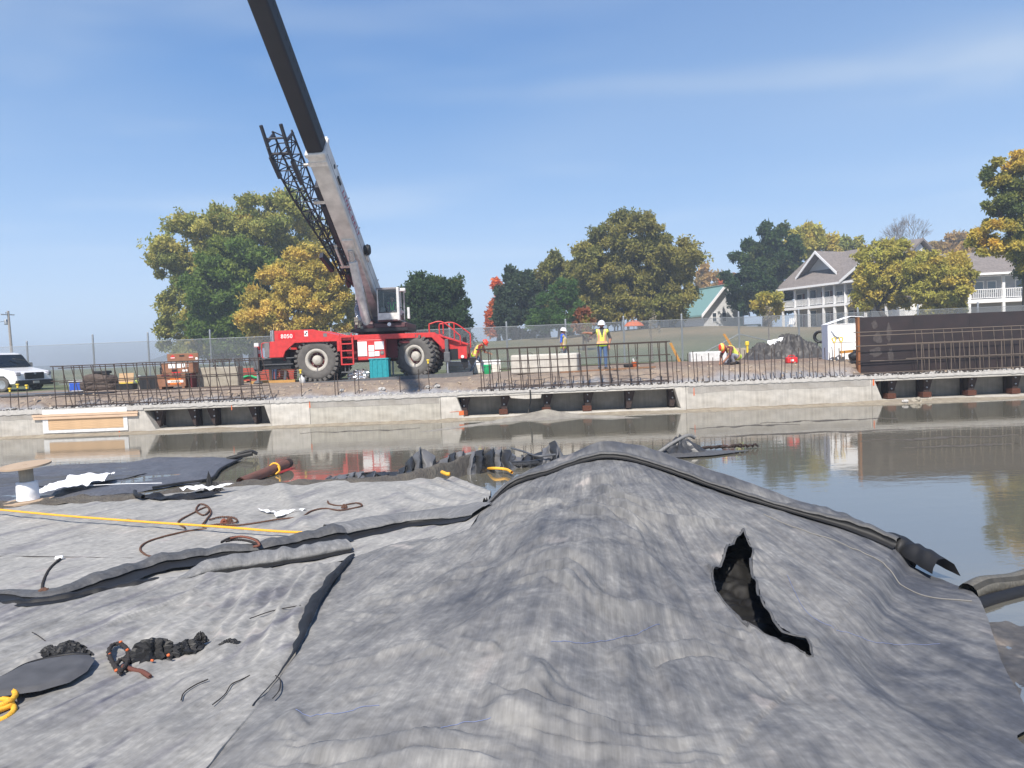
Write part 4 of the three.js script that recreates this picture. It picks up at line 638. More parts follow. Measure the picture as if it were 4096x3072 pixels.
  // access ladder with rungs
  { const l = new THREE.Group(); l.name = 'access_ladder'; l.position.set(0, 0, 1.36); crane.add(l); for (const x of [-0.86, -0.44]) P('stile', [boxBar([x, 0.56, 0], [x, 1.60, 0], 0.05, 0.05, V(0, 0, 1)), boxBar([x, 1.2, 0.0], [x - 0.04, 1.68, 0.0], 0.04, 0.04, V(0, 0, 1))], MT.craneRed, l); for (let i = 0; i < 5; i++) P('rung', bx(0.38, 0.045, 0.09, -0.65, 0.58 + i * 0.245, 0), MT.craneRed, l); P('ladder_shield', b6(-1.0, -0.9, 1.06, 1.62, -0.06, 0.02), MT.craneRed, l); }
  P('ladder_extension', [bar([-0.76, 0.30, 1.3], [-0.76, 0.56, 1.3], 0.02), bar([-0.62, 0.30, 1.3], [-0.62, 0.56, 1.3], 0.02), bx(0.42, 0.05, 0.1, -0.69, 0.30, 1.3)], MT.steelGrey);
  // red panel with white placards
  { const l = new THREE.Group(); l.name = 'tool_compartment'; l.position.set(0.21, 1.05, 1.18); crane.add(l); P('compartment', rb(1.0, 0.74, 0.36, 0.03, 0, 0.02, -0.05), MT.craneRed, l); for (const [x, y, w, h] of [[-0.32, 0.06, 0.33, 0.52], [0.0, 0.07, 0.20, 0.22], [0.29, 0.16, 0.33, 0.28], [0.20, -0.13, 0.17, 0.17], [0.0, -0.14, 0.2, 0.17]]) P('placard', bx(w, h, 0.012, x, y, 0.142), MT.placard, l); P('round_emblem', place(new THREE.CylinderGeometry(0.075, 0.075, 0.012, 18), 0.38, -0.10, 0.142, Math.PI / 2), MT.greyPaint, l); P('emblem_diamond', place(new THREE.CylinderGeometry(0.045, 0.045, 0.012, 4), 0.38, -0.10, 0.15, Math.PI / 2), MT.concTan, l); }
  // lettering and stickers on the hood
  const tx = canvasTex(256, 96, (x, w, h) => { x.fillStyle = '#d01420'; x.fillRect(0, 0, w, h); x.fillStyle = '#f3dcd8'; x.font = 'bold 84px sans-serif'; x.textBaseline = 'middle'; x.textAlign = 'center'; x.fillText('8050', w / 2, h / 2 + 4); });
  P('model_number', plate(0.60, 0.23, -2.80, 1.68, 1.326), new THREE.MeshStandardMaterial({ map: tx, roughness: 0.5 }), crane, 0);
  P('sticker', bx(0.13, 0.20, 0.006, -2.10, 1.74, 1.323), MT.placard); P('sticker_mark', [bx(0.05, 0.05, 0.008, -2.08, 1.78, 1.325), bx(0.06, 0.05, 0.008, -2.12, 1.72, 1.325)], MT.craneBlack);
  P('sticker', bx(0.13, 0.12, 0.006, -1.42, 1.66, 1.323), MT.greyPaint);
  // wheels
  const tread = [], R = 0.76;
  for (let i = 0; i < 26; i++) for (const s of [-1, 1]) { const g = rb(0.10, 0.115, 0.20, 0.018, 0, R - 0.025, s * 0.15, 0, 0, 0); g.applyMatrix4(new THREE.Matrix4().makeShear(0, 0, 0, 0, s * 0.35, 0)); tread.push(g.rotateZ((i + (s > 0 ? 0 : 0.5)) / 26 * 2 * Math.PI)); }
  const casing = lathe([[0.40, -0.2], [0.46, -0.245], [0.6, -0.255], [0.69, -0.225], [0.725, -0.16], [0.735, 0], [0.725, 0.16], [0.69, 0.225], [0.6, 0.255], [0.46, 0.245], [0.40, 0.2]], 48).rotateX(Math.PI / 2);
  const tyreG = uvBox(mg([casing, ...tread])), rimG = uvBox(mg([lathe([[0.28, 0.02], [0.29, 0.19], [0.33, 0.225], [0.40, 0.23], [0.42, 0.2], [0.42, -0.2]], 40).rotateX(Math.PI / 2)])), dishG = uvBox(mg([place(new THREE.CylinderGeometry(0.30, 0.30, 0.03, 32), 0, 0, 0.0, Math.PI / 2)])), hubG = uvBox(mg([lathe([[0.001, 0.20], [0.13, 0.19], [0.175, 0.14], [0.185, 0.02]], 28).rotateX(Math.PI / 2), ...range(0, 7, 8).map((k) => place(new THREE.CylinderGeometry(0.016, 0.016, 0.04, 6), Math.cos(k * Math.PI / 4) * 0.23, Math.sin(k * Math.PI / 4) * 0.23, 0.03, Math.PI / 2))])), notchG = uvBox(bx(0.045, 0.16, 0.02, 0.02, -0.345, 0.222));
  const wheel = (x, z, turn) => { const w = new THREE.Group(); w.name = 'wheel'; w.position.set(x, 0.77, z); w.rotation.y = turn; crane.add(w); for (const [n, g, m] of [['tyre', tyreG, MT.tyre], ['rim', rimG, MT.rim], ['wheel_dish', dishG, MT.craneRedDark], ['hub', hubG, MT.rim], ['valve_notch', notchG, MT.greyPaint]]) part(n, g, m, w, 0); };
  wheel(-1.79, 1.05, 0); wheel(1.81, 1.03, rad(-24)); wheel(-1.79, -1.05, Math.PI); wheel(1.81, -1.03, Math.PI - rad(20));
  // turntable and superstructure (turned towards the pond)
  P('turntable', [place(new THREE.CylinderGeometry(0.85, 0.9, 0.2, 36), 0.35, 1.68, -0.1), b6(-0.55, 1.5, 1.72, 1.84, -1.5, 1.05)], MT.craneBlack);
  P('superstructure_deck', [rb(1.9, 0.22, 2.6, 0.03, 0.5, 1.92, -0.55), rb(1.1, 0.16, 0.12, 0.02, 0.85, 1.93, 0.82)], MT.maroon);
  P('hoist_housing', [rb(0.8, 0.75, 1.0, 0.05, -0.15, 2.25, -1.5)], MT.greyPaint);
  P('boom_foot_frame', [ext([[-1.5, 1.9], [-0.2, 1.9], [-0.2, 3.1], [-0.7, 3.35], [-1.0, 3.2]], 0.08, -0.62).rotateY(-Math.PI / 2).rotateY(Math.PI).translate(0, 0, -1.4)], MT.greyPaint);
  P('hydraulic_fittings', range(0, 15, 16).map((i) => rb(0.08 + 0.07 * hash(i, 1, 3), 0.08 + 0.08 * hash(i, 2, 3), 0.1, 0.02, -0.42 + 0.30 * hash(i, 3, 3), 1.86 + 0.42 * hash(i, 4, 3), 0.5 + 0.4 * hash(i, 5, 3))), MT.concTan);
  P('hose_bundle', range(0, 5, 6).map((i) => tube([[-0.3 + 0.05 * i, 1.9, 0.7], [-0.36 + 0.04 * i, 2.25, 0.8], [-0.46 + 0.05 * i, 2.6, 0.55], [-0.38, 2.9, 0.2]], 0.018, 20, 5)), MT.foil);
  P('counterweight', rb(1.5, 0.7, 0.6, 0.06, 0.2, 2.15, -2.3), MT.greyPaint);
  // cab
  { const c = new THREE.Group(); c.name = 'cab'; c.position.set(0.44, 2.06, 0.98); crane.add(c); const q = (n, g, m) => P(n, g, m, c);
    q('cab_floor', rb(0.80, 0.06, 1.25, 0.02, 0.40, 0.03, -0.62), MT.maroon);
    q('lower_panel', rb(0.78, 0.26, 0.05, 0.015, 0.40, 0.20, 0), MT.boomWhite); q('red_stripe', bx(0.78, 0.05, 0.055, 0.40, 0.045, 0.004), MT.maroon);
    q('corner_post', [rb(0.05, 1.18, 0.06, 0.02, 0.02, 0.62, 0), rb(0.05, 1.18, 0.06, 0.02, 0.02, 0.62, -1.2)], MT.boomWhite);
    q('front_column', rb(0.11, 1.22, 0.14, 0.05, 0.755, 0.63, -0.02), MT.white);
    q('roof', [rb(0.86, 0.09, 1.3, 0.03, 0.40, 1.19, -0.62)], MT.greyPaint);
    q('rear_wall', bx(0.8, 1.15, 0.04, 0.40, 0.6, -1.24), MT.black); q('left_wall', bx(0.03, 1.15, 1.2, 0.0, 0.6, -0.62), MT.black);
    q('windshield', bx(0.66, 0.82, 0.008, 0.38, 0.74, 0.012), MT.pane); q('window_seal', [bx(0.70, 0.03, 0.03, 0.38, 1.13, 0.0), bx(0.70, 0.03, 0.03, 0.38, 0.335, 0.01), bx(0.03, 0.8, 0.03, 0.055, 0.74, 0.0)], MT.black);
    q('wiper', bar([0.32, 0.34, 0.03], [0.30, 0.55, 0.03], 0.012), MT.black);
    q('side_window', bx(0.008, 0.70, 0.9, 0.80, 0.76, -0.55), MT.pane); q('side_frame', [rb(0.05, 1.15, 0.05, 0.015, 0.80, 0.62, -0.35), rb(0.05, 1.15, 0.06, 0.015, 0.80, 0.62, -1.2), rb(0.04, 0.42, 1.15, 0.015, 0.80, 0.22, -0.62)], MT.boomWhite); q('side_stripe', ext([[-1.1, 0.06], [0.0, 0.06], [0.0, 0.16], [-0.5, 0.32], [-1.1, 0.32]], 0.02).rotateY(-Math.PI / 2).translate(0.845, 0, -0.05), MT.maroon);
    q('seat', [rb(0.42, 0.12, 0.42, 0.04, 0.42, 0.36, -0.7), rb(0.42, 0.55, 0.12, 0.04, 0.42, 0.65, -0.95)], MT.blackPlastic); q('console', rb(0.2, 0.25, 0.16, 0.05, 0.15, 0.42, -0.2), MT.steelGrey);
    q('roof_lamp', [bar([0.75, 1.22, -0.1], [1.02, 1.04, -0.1], 0.03, 0.03, 8), rb(0.26, 0.12, 0.16, 0.03, 0.90, 1.14, -0.1)], MT.white);
    q('mirror', rb(0.09, 0.42, 0.1, 0.02, 1.12, 0.28, 0.0), MT.white); q('mirror_arm', [bar([0.82, 0.5, -0.02], [1.12, 0.42, -0.02], 0.015), bar([0.82, 0.2, -0.02], [1.12, 0.15, -0.02], 0.015)], MT.black);
    q('oval_sticker', place(new THREE.CylinderGeometry(0.07, 0.07, 0.01, 16), 0.42, -0.10, 0.14, Math.PI / 2).scale(1, 1, 1), MT.placard);
    q('handrail_side', bar([0.97, 0.05, 0.02], [0.97, 0.62, 0.02], 0.014), MT.galv); }
  // boom: axis from its foot, in crane units
  const el = rad(37), az = rad(5.1), foot = V(0.02, 3.02, -0.72), dir = V(-Math.sin(az) * Math.cos(el), Math.sin(el), Math.cos(az) * Math.cos(el));
  const boom = new THREE.Group(); boom.name = 'boom'; crane.add(boom);
  const side = dir.clone().cross(V(0, 1, 0)).normalize().negate(), upn = dir.clone().cross(side).normalize(); // side points to the viewer's right
  if (side.x < 0) side.negate(); if (upn.y < 0) upn.negate();
  boom.matrixAutoUpdate = true; boom.position.copy(foot); boom.quaternion.setFromRotationMatrix(new THREE.Matrix4().makeBasis(side, upn, side.clone().cross(upn))); // local: x right, y up-normal, -z or z along
  const ax = dir.dot(side.clone().cross(upn)) > 0 ? 1 : -1, Q = (s, u, w) => [u, w, ax * s];
  const seg2 = (s0, s1, w, h, y = 0, r = 0.04) => rb(w, h, s1 - s0, r, 0, y, ax * (s0 + s1) / 2);
  P('base_section', [seg2(-0.9, 7.05, 0.58, 0.72, 0, 0.07)], MT.boomWhite, boom, 2.3);
  P('section_collar', [seg2(6.98, 7.14, 0.64, 0.78), bx(0.60, 0.05, 0.16, 0, -0.36, ax * 6.75), bx(0.1, 0.12, 0.16, 0.22, 0.38, ax * 7.05)], MT.boomWhite, boom);
  P('weld_line', [b6(0.291, 0.296, -0.12, -0.10, ...(ax > 0 ? [0.2, 6.9] : [-6.9, -0.2]))], MT.greyPaint, boom);
  P('underside_plate', [seg2(0.2, 3.55, 0.40, 0.10, -0.37, 0.02)], MT.boomWhite, boom);
  P('inner_section', [seg2(7.0, 14.5, 0.52, 0.64, 0, 0.09)], MT.boomBlack, boom, 2);
  P('middle_section', seg2(14.3, 21.5, 0.46, 0.58, 0, 0.08), MT.boomBlack, boom, 2);
  P('fly_section', seg2(21.3, 33.5, 0.38, 0.48, 0, 0.07), MT.boomBlack, boom, 2);
  P('boom_head', [seg2(33.3, 34.2, 0.42, 0.6), place(new THREE.CylinderGeometry(0.28, 0.28, 0.3, 20), 0, 0.2, ax * 34.1, 0, 0, Math.PI / 2)], MT.steelDark, boom);
  const hole = (x, y, s, r) => place(new THREE.CylinderGeometry(r, r, 0.01, 16), x, y, ax * s, 0, 0, Math.PI / 2);
  P('lightening_hole', range(0, 21, 22).map((i) => hole(0.262, 0.08, 7.45 + i * 0.31, 0.075)), MT.black, boom);
  P('lightening_hole', [hole(0.293, 0.1, 6.25, 0.075), bx(0.1, 0.1, 0.3, 0.28, 0.02, ax * 5.75)], MT.black, boom);
  const bt = canvasTex(512, 96, (x, w, h) => { x.fillStyle = '#b9bcc2'; x.fillRect(0, 0, w, h); x.fillStyle = '#a01526'; x.font = 'italic bold 92px sans-serif'; x.textBaseline = 'middle'; x.textAlign = 'center'; x.fillText('LINK-BELT', w / 2, h / 2 + 4); });
  P('lettering', plate(2.3, 0.34, 0, 0, 0).rotateY(Math.PI / 2).translate(0.296, 0.06, ax * 4.35), new THREE.MeshStandardMaterial({ map: bt, roughness: 0.5 }), boom, 0);
  P('hose_reel', [place(new THREE.CylinderGeometry(0.17, 0.17, 0.2, 20), 0.38, 0.1, ax * 2.55, 0, 0, Math.PI / 2), place(new THREE.TorusGeometry(0.15, 0.05, 8, 20), 0.40, 0.1, ax * 2.55, 0, Math.PI / 2, 0)], MT.black, boom);
  P('reel_bracket', [bx(0.1, 0.16, 0.3, 0.3, 0.06, ax * 2.2)], MT.boomWhite, boom);
  P('cable_guide', range(0, 4, 5).map((i) => [bar(Q(0.6 + i * 1.35, 0.24, 0.33), Q(0.6 + i * 1.35, 0.27, 0.46), 0.012), bar(Q(0.68 + i * 1.35, 0.24, 0.33), Q(0.6 + i * 1.35, 0.27, 0.46), 0.012)]), MT.steelGrey, boom);
  P('hoist_rope', bar(Q(-0.6, 0.10, 0.55), Q(34, 0.05, 0.62), 0.012, 0.012, 5), MT.steelGrey, boom);
  // lattice extension stowed along the left side
  const latt = (name, chords, s0, s1, n, r, taper) => { const g = [], C = (s, k) => { const t = taper ? taper((s - s0) / (s1 - s0)) : [1, 0]; const [u, w] = chords[k]; const cu = (chords[0][0] + chords[1][0]) / 2, cw = (chords[0][1] + chords[3][1]) / 2; return Q(s, cu + (u - cu) * t[0] + t[1], cw + (w - cw) * t[0]); };
    const m = 6; for (let k = 0; k < 4; k++) for (let i = 0; i < m; i++) g.push(bar(C(lerp(s0, s1, i / m), k), C(lerp(s0, s1, (i + 1) / m), k), r * 1.7, r * 1.7, 6));
    for (let i = 0; i < n; i++) { const a = lerp(s0, s1, i / n), b = lerp(s0, s1, (i + 1) / n); for (const [k, l] of [[0, 1], [1, 2], [2, 3], [3, 0]]) { g.push(i % 2 ? bar(C(a, k), C(b, l), r, r, 5) : bar(C(a, l), C(b, k), r, r, 5)); g.push(bar(C(a, k), C(a, l), r, r, 5)); } }
    return P(name, g, MT.lattice, boom); };
  const off = -0.40;
  latt('lattice_extension', [[off - 0.86, -0.55], [off - 0.26, -0.55], [off - 0.26, 0.22], [off - 0.86, 0.22]], 1.5, 7.6, 14, 0.020, (t) => [0.30 + 0.70 * sm(0, 0.9, t), 0.28 * (1 - sm(0, 0.9, t))]);
  latt('lattice_fly', [[off - 0.02, -0.30], [off + 0.13, -0.30], [off + 0.13, 0.14], [off - 0.02, 0.14]], 1.6, 5.1, 20, 0.022);
  const l0 = off - 0.86, l1 = off - 0.26;
  P('lattice_head', [bar(Q(7.3, l0, -0.55), Q(8.2, l0 - 0.02, -0.30), 0.055), bar(Q(7.3, l1, -0.55), Q(8.2, l1 - 0.02, -0.30), 0.055), bar(Q(7.5, l0, 0.22), Q(7.7, l0, -0.45), 0.05), bar(Q(7.5, l1, 0.22), Q(7.7, l1, -0.45), 0.05), bar(Q(7.8, l0, -0.4), Q(7.8, l1, -0.4), 0.035), bar(Q(7.35, l0, -0.53), Q(7.35, l1, -0.53), 0.045), boxBar(Q(6.5, l0, -0.56), Q(7.3, l0, -0.56), 0.10, 0.16), boxBar(Q(6.2, l1, -0.56), Q(7.1, l1, -0.56), 0.10, 0.16)], MT.lattice, boom);
  P('lattice_mount', [bx(0.5, 0.07, 0.12, -0.40, -0.30, ax * 5.2), bx(0.42, 0.07, 0.1, -0.42, -0.32, ax * 2.2), bx(0.07, 0.1, 0.9, -0.52, -0.34, ax * 2.7), bx(0.4, 0.06, 0.1, -0.42, -0.28, ax * 3.2), bx(0.25, 0.06, 0.06, -0.36, -0.3, ax * 6.7)], MT.boomWhite, boom);
  P('sheave_block', [rb(0.16, 0.4, 0.6, 0.04, -0.36, -0.14, ax * 5.55), boxBar(Q(2.2, off - 0.5, -0.45), Q(3.0, off - 0.66, -0.5), 0.14, 0.22), boxBar(Q(3.2, -0.36, -0.28), Q(5.0, -0.36, -0.24), 0.12, 0.16)], MT.lattice, boom);
  P('tip_block', range(0, 8, 9).map((i) => rb(0.13, 0.42, 0.36, 0.02, off - 0.18 + 0.075 * i * 0.6, -0.22 + 0.03 * (i % 3), ax * (1.35 + 0.12 * (i % 4)))), MT.lattice, boom);
  // lifting cylinder between superstructure and boom
  const top = foot.clone().addScaledVector(dir, 3.1).addScaledVector(upn, -0.44), bot = V(-0.02, 1.95, 0.62); const mid = bot.clone().lerp(top, 0.86);
  P('lift_cylinder', [bar(bot, mid, 0.165, 0.155, 20)], MT.boomWhite, crane); P('lift_ram', bar(mid, top, 0.10, 0.10, 16), MT.foil); P('cylinder_foot', [place(new THREE.CylinderGeometry(0.2, 0.2, 0.5, 18), bot.x, bot.y, bot.z, 0, 0, Math.PI / 2)], MT.maroon);
  P('cylinder_hose', tube([bot.clone().add(V(0.2, 0.25, 0.05)), mid.clone().lerp(bot, 0.7).add(V(0.2, 0, 0.0)), mid.clone().lerp(bot, 0.4).add(V(0.16, 0.05, 0))], 0.022, 24), MT.concTan);
}
// beam the crane stands behind
{ const a = onZ(304, 385.6, -30.3), b = onZ(473, 375.2, -30.3); solo('steel_beam', 'long dark steel beam lying on the earth in front of the crane wheels', 'beam', boxBar([a.x, a.y + 0.01, -30.3], [b.x, b.y + 0.03, -30.3], 0.3, 0.24), MT.steelGrey); }
// ---------------------------------------------------------------- people
function person(label, at, yaw, J, C, group) {
  const v = (k) => V(...J[k]), bones = [];
  const B = (a, b, ra, rb, c) => bones.push([v(a), v(b), ra, rb, c]);
  B('pelvis', 'chest', 0.135, 0.15, 'shirt'); B('chest', 'neck', 0.14, 0.065, 'shirt'); B('shL', 'shR', 0.075, 0.075, 'shirt'); B('hipL', 'hipR', 0.115, 0.115, 'pants'); B('neck', 'head', 0.058, 0.055, 'skin');
  for (const s of ['L', 'R']) { B('hip' + s, 'kn' + s, 0.095, 0.066, 'pants'); B('kn' + s, 'an' + s, 0.066, 0.048, 'pants'); B('an' + s, 'to' + s, 0.052, 0.042, 'boots'); B('sh' + s, 'el' + s, 0.062, 0.048, 'sleeve'); B('el' + s, 'ha' + s, 0.047, 0.033, 'fore'); }
  const col = { shirt: C.shirt, pants: C.pants, boots: C.boots ?? [0.05, 0.04, 0.035], skin: C.skin, sleeve: C.shirt, fore: C.longSleeve ? C.shirt : C.skin };
  const cap = (b, x, y, z) => { const [p, q, ra, rb] = b, dx = q.x - p.x, dy = q.y - p.y, dz = q.z - p.z, l = dx * dx + dy * dy + dz * dz, t = clamp(((x - p.x) * dx + (y - p.y) * dy + (z - p.z) * dz) / l); return Math.hypot(x - p.x - dx * t, y - p.y - dy * t, z - p.z - dz * t) - lerp(ra, rb, t); };
  const smin = (a, b, k) => { const h = clamp(0.5 + 0.5 * (b - a) / k); return lerp(b, a, h) - k * h * (1 - h); };
  const field = (list, k) => (x, y, z) => { let d = 9; for (const b of list) d = smin(d, cap(b, x, y, z), k); return d; };
  const box = (list, m) => { const lo = [9, 9, 9], hi = [-9, -9, -9]; for (const [p, q, ra, rb] of list) for (const w of [p, q]) w.toArray().forEach((c, i) => { lo[i] = Math.min(lo[i], c - Math.max(ra, rb) - m); hi[i] = Math.max(hi[i], c + Math.max(ra, rb) + m); }); return [lo, hi]; };
  const paint = (g, list) => tint(g, (x, y, z) => { let m = 9, c; for (const b of list) { const d = cap(b, x, y, z); if (d < m) { m = d; c = b[4]; } } return Array.isArray(c) ? c : col[c]; });
  const [lo, hi] = box(bones, 0.05), geos = [paint(skin(lo, hi, 0.02, field(bones, 0.035)), bones)];
  // head: skull, jaw, nose, ears, eyes, mouth
  const up = v('head').sub(v('neck')).normalize(), face = V(...J.face).normalize(), fx = face.clone().addScaledVector(up, -face.dot(up)).normalize(), sd = up.clone().cross(fx), hc = v('head'), at3 = (a, b, c) => hc.clone().addScaledVector(sd, a).addScaledVector(up, b).addScaledVector(fx, c);
  const hb = [[at3(0, 0.02, -0.012), at3(0, 0.035, 0.012), 0.088, 0.088, 'skin'], [at3(0, -0.05, 0.035), at3(0, -0.075, 0.045), 0.058, 0.043, 'skin'], [at3(0, 0.005, 0.095), at3(0, -0.022, 0.108), 0.012, 0.016, 'skin'], [at3(0.086, 0.01, -0.01), at3(0.088, -0.025, -0.005), 0.016, 0.012, 'skin'], [at3(-0.086, 0.01, -0.01), at3(-0.088, -0.025, -0.005), 0.016, 0.012, 'skin']];
  const hf = field(hb, 0.02), [hl, hh] = box(hb, 0.02), eye = [at3(0.033, 0.012, 0.088), at3(-0.033, 0.012, 0.088)], mouth = at3(0, -0.058, 0.088);
  geos.push(tint(skin(hl, hh, 0.008, hf), (x, y, z) => { const p = V(x, y, z); if (eye.some((e) => e.distanceTo(p) < 0.014)) return [0.02, 0.015, 0.012]; if (Math.abs(p.clone().sub(mouth).dot(up)) < 0.008 && p.distanceTo(mouth) < 0.03) return [0.25, 0.08, 0.07]; const q = p.clone().sub(hc); if (q.dot(fx) < -0.005 && q.dot(up) > -0.045) return C.hair ?? [0.04, 0.028, 0.02]; if (C.beard && q.dot(up) < -0.035 && q.dot(fx) > 0) return [0.07, 0.05, 0.04]; return C.skin; }));
  for (const s of ['L', 'R']) {                                     // palm, four curled fingers, thumb from the side of the palm
    const e = v('el' + s), w = v('ha' + s), d = w.clone().sub(e).normalize(), o = Math.abs(d.y) > 0.9 ? V(0, 0, 1) : V(0, 1, 0), sx = d.clone().cross(o).normalize(), sy = sx.clone().cross(d), sg = s === 'L' ? 1 : -1, pt = (a, b, c) => w.clone().addScaledVector(d, a).addScaledVector(sx, b).addScaledVector(sy, c), fb = [[pt(-0.02, 0, 0), pt(0.05, 0, 0), 0.030, 0.030, 'skin'], [pt(0.03, 0.026, 0), pt(0.075, 0.03, 0), 0.017, 0.014, 'skin'], [pt(0.03, -0.026, 0), pt(0.075, -0.03, 0), 0.017, 0.014, 'skin']];
    for (let k = 0; k < 4; k++) { const b = -0.033 + 0.022 * k, l = [0.8, 1, 0.95, 0.72][k]; fb.push([pt(0.075, b, 0), pt(0.075 + 0.036 * l, b, -0.012), 0.0095, 0.009, 'skin'], [pt(0.075 + 0.036 * l, b, -0.012), pt(0.075 + 0.056 * l, b, -0.04 * l), 0.009, 0.008, 'skin']); }
    fb.push([pt(0.015, 0.03 * sg, -0.005), pt(0.05, 0.058 * sg, -0.02), 0.012, 0.01, 'skin'], [pt(0.05, 0.058 * sg, -0.02), pt(0.08, 0.056 * sg, -0.04), 0.01, 0.008, 'skin']);
    const [a, b] = box(fb, 0.02); geos.push(paint(skin(a, b, 0.006, field(fb, 0.008)), fb));
  }
  const t = thing('person', label, 'person', at, yaw, group);
  const bodyG = mergeGeometries(geos.map((g) => g.toNonIndexed()));
  part('body', bodyG, MT.skinA, t, 0);
  if (C.vest) {                                                     // a sleeveless vest with bands, open at the neck
    const tb = [[v('pelvis'), v('chest'), 0.155, 0.172], [v('chest'), v('neck'), 0.162, 0.085], [v('shL').lerp(v('chest'), 0.12), v('shR').lerp(v('chest'), 0.12), 0.095, 0.095], [v('hipL'), v('hipR'), 0.125, 0.125]];
    const ux = v('neck').sub(v('pelvis')).normalize(), lx = v('shL').sub(v('shR')).normalize(), fz = lx.clone().cross(ux), o = v('pelvis'), L = v('neck').distanceTo(v('pelvis')), f = field(tb, 0.04), [a, b] = box(tb, 0.04);
    const hgt = (x, y, z) => (x - o.x) * ux.x + (y - o.y) * ux.y + (z - o.z) * ux.z;
    const g = skin(a, b, 0.016, (x, y, z) => Math.max(f(x, y, z), -0.13 - hgt(x, y, z), hgt(x, y, z) - L * 0.97));
    part('vest', tint(g, (x, y, z) => { const p = V(x, y, z).sub(o), h = p.dot(ux), s = p.dot(lx), fr = p.dot(fz); if (fr > 0 && Math.abs(s) < 0.075 * sm(0.14, L, h)) return C.shirt; if (h < -0.015) return C.vest[2] ?? [0.50, 0.72, 0.03]; if (Math.abs(h - 0.035) < 0.035) return C.vest[1]; if (Math.abs(Math.abs(s) - 0.115) < 0.032) return C.vest[1]; return C.vest[0]; }), MT.skinA, t, 0);
  }
  if (C.hat) {
    const h = new THREE.Group(); h.name = 'hard_hat'; t.add(h); h.matrixAutoUpdate = true; h.position.copy(at3(0, 0.055, 0)); h.quaternion.setFromRotationMatrix(new THREE.Matrix4().makeBasis(sd, up, fx));
    part('shell', [lathe([[0.122, -0.012], [0.128, 0.01], [0.12, 0.05], [0.098, 0.09], [0.055, 0.118], [0.001, 0.128]], 26).scale(0.96, 1, 1.12), rb(0.03, 0.02, 0.2, 0.008, 0, 0.12, 0)], C.hat, h);
    part('brim', [place(new THREE.CylinderGeometry(0.15, 0.155, 0.012, 26), 0, -0.01, 0.02).scale(0.92, 1, 1.15)], C.hat, h);
    if (C.hatFront) part('hat_front', lathe([[0.132, 0.0], [0.124, 0.055], [0.104, 0.09]], 20).scale(0.96, 1, 1.13), C.hatFront, h);
  }
  return t;
}
const skinT = [0.36, 0.175, 0.115], limeVest = [[0.72, 0.80, 0.13], [0.78, 0.40, 0.24], [0.52, 0.76, 0.04]];
const hatMat = (r, g, b) => M([r, g, b], { roughness: 0.35 });
const standJ = { pelvis: [0, 0.97, 0], chest: [0, 1.27, 0.01], neck: [0, 1.49, 0], head: [0, 1.61, 0.02], face: [0, 0, 1], shL: [0.19, 1.42, 0], shR: [-0.19, 1.42, 0], hipL: [0.085, 0.93, 0], hipR: [-0.085, 0.93, 0], knL: [0.105, 0.50, 0.03], knR: [-0.105, 0.50, 0.03], anL: [0.11, 0.085, 0], anR: [-0.11, 0.085, 0], toL: [0.13, 0.045, 0.15], toR: [-0.13, 0.045, 0.15], elL: [0.27, 1.13, -0.02], elR: [-0.27, 1.13, -0.02], haL: [0.27, 0.87, 0.08], haR: [-0.27, 0.87, 0.08] };
const spot = (u, v, D) => { const p = onZ(u, v, -D); return [p.x, Math.max(gnd(p.x, -D), bankY(p.x, -D)), -D]; };
person('worker in a white hard hat standing on the earth bank with one arm held out', spot(603, 370, 26.6), rad(-4), { ...standJ, elR: [-0.36, 1.33, 0.12], haR: [-0.58, 1.36, 0.26], elL: [0.30, 1.12, -0.03], haL: [0.24, 0.86, 0.10], face: [-0.15, -0.12, 1], hipL: [0.09, 0.93, 0], knL: [0.11, 0.50, 0.02] }, { skin: skinT, shirt: [0.05, 0.055, 0.06], pants: [0.075, 0.13, 0.25], vest: limeVest, hat: hatMat(0.82, 0.82, 0.82), beard: true });
person('stooping worker in an orange hard hat beside the front end of the red crane', spot(478, 373, 32.6), rad(72), { ...standJ, pelvis: [0, 0.86, -0.12], chest: [0, 1.10, 0.10], neck: [0, 1.27, 0.24], head: [0, 1.34, 0.35], face: [0, -0.75, 0.7], shL: [0.19, 1.21, 0.20], shR: [-0.19, 1.21, 0.20], elL: [0.25, 0.95, 0.28], haL: [0.20, 0.88, 0.52], elR: [-0.26, 0.95, 0.12], haR: [-0.24, 0.74, 0.05], hipL: [0.085, 0.83, -0.13], hipR: [-0.085, 0.83, -0.13], knL: [0.11, 0.48, 0.18], knR: [-0.11, 0.46, -0.10], anL: [0.11, 0.085, 0.22], anR: [-0.11, 0.085, -0.34], toL: [0.12, 0.045, 0.37], toR: [-0.12, 0.045, -0.20] }, { skin: skinT, shirt: [0.25, 0.02, 0.025], pants: [0.13, 0.18, 0.27], vest: limeVest, hat: hatMat(0.85, 0.07, 0.035) });
person('worker in a white hard hat and blue shirt behind the white barrier', spot(564, 366, 33.6), rad(70), { ...standJ }, { skin: skinT, shirt: [0.025, 0.10, 0.50], pants: [0.20, 0.22, 0.25], vest: [[0.62, 0.52, 0.16], [0.5, 0.42, 0.3], [0.62, 0.72, 0.08]], hat: hatMat(0.82, 0.82, 0.82) });
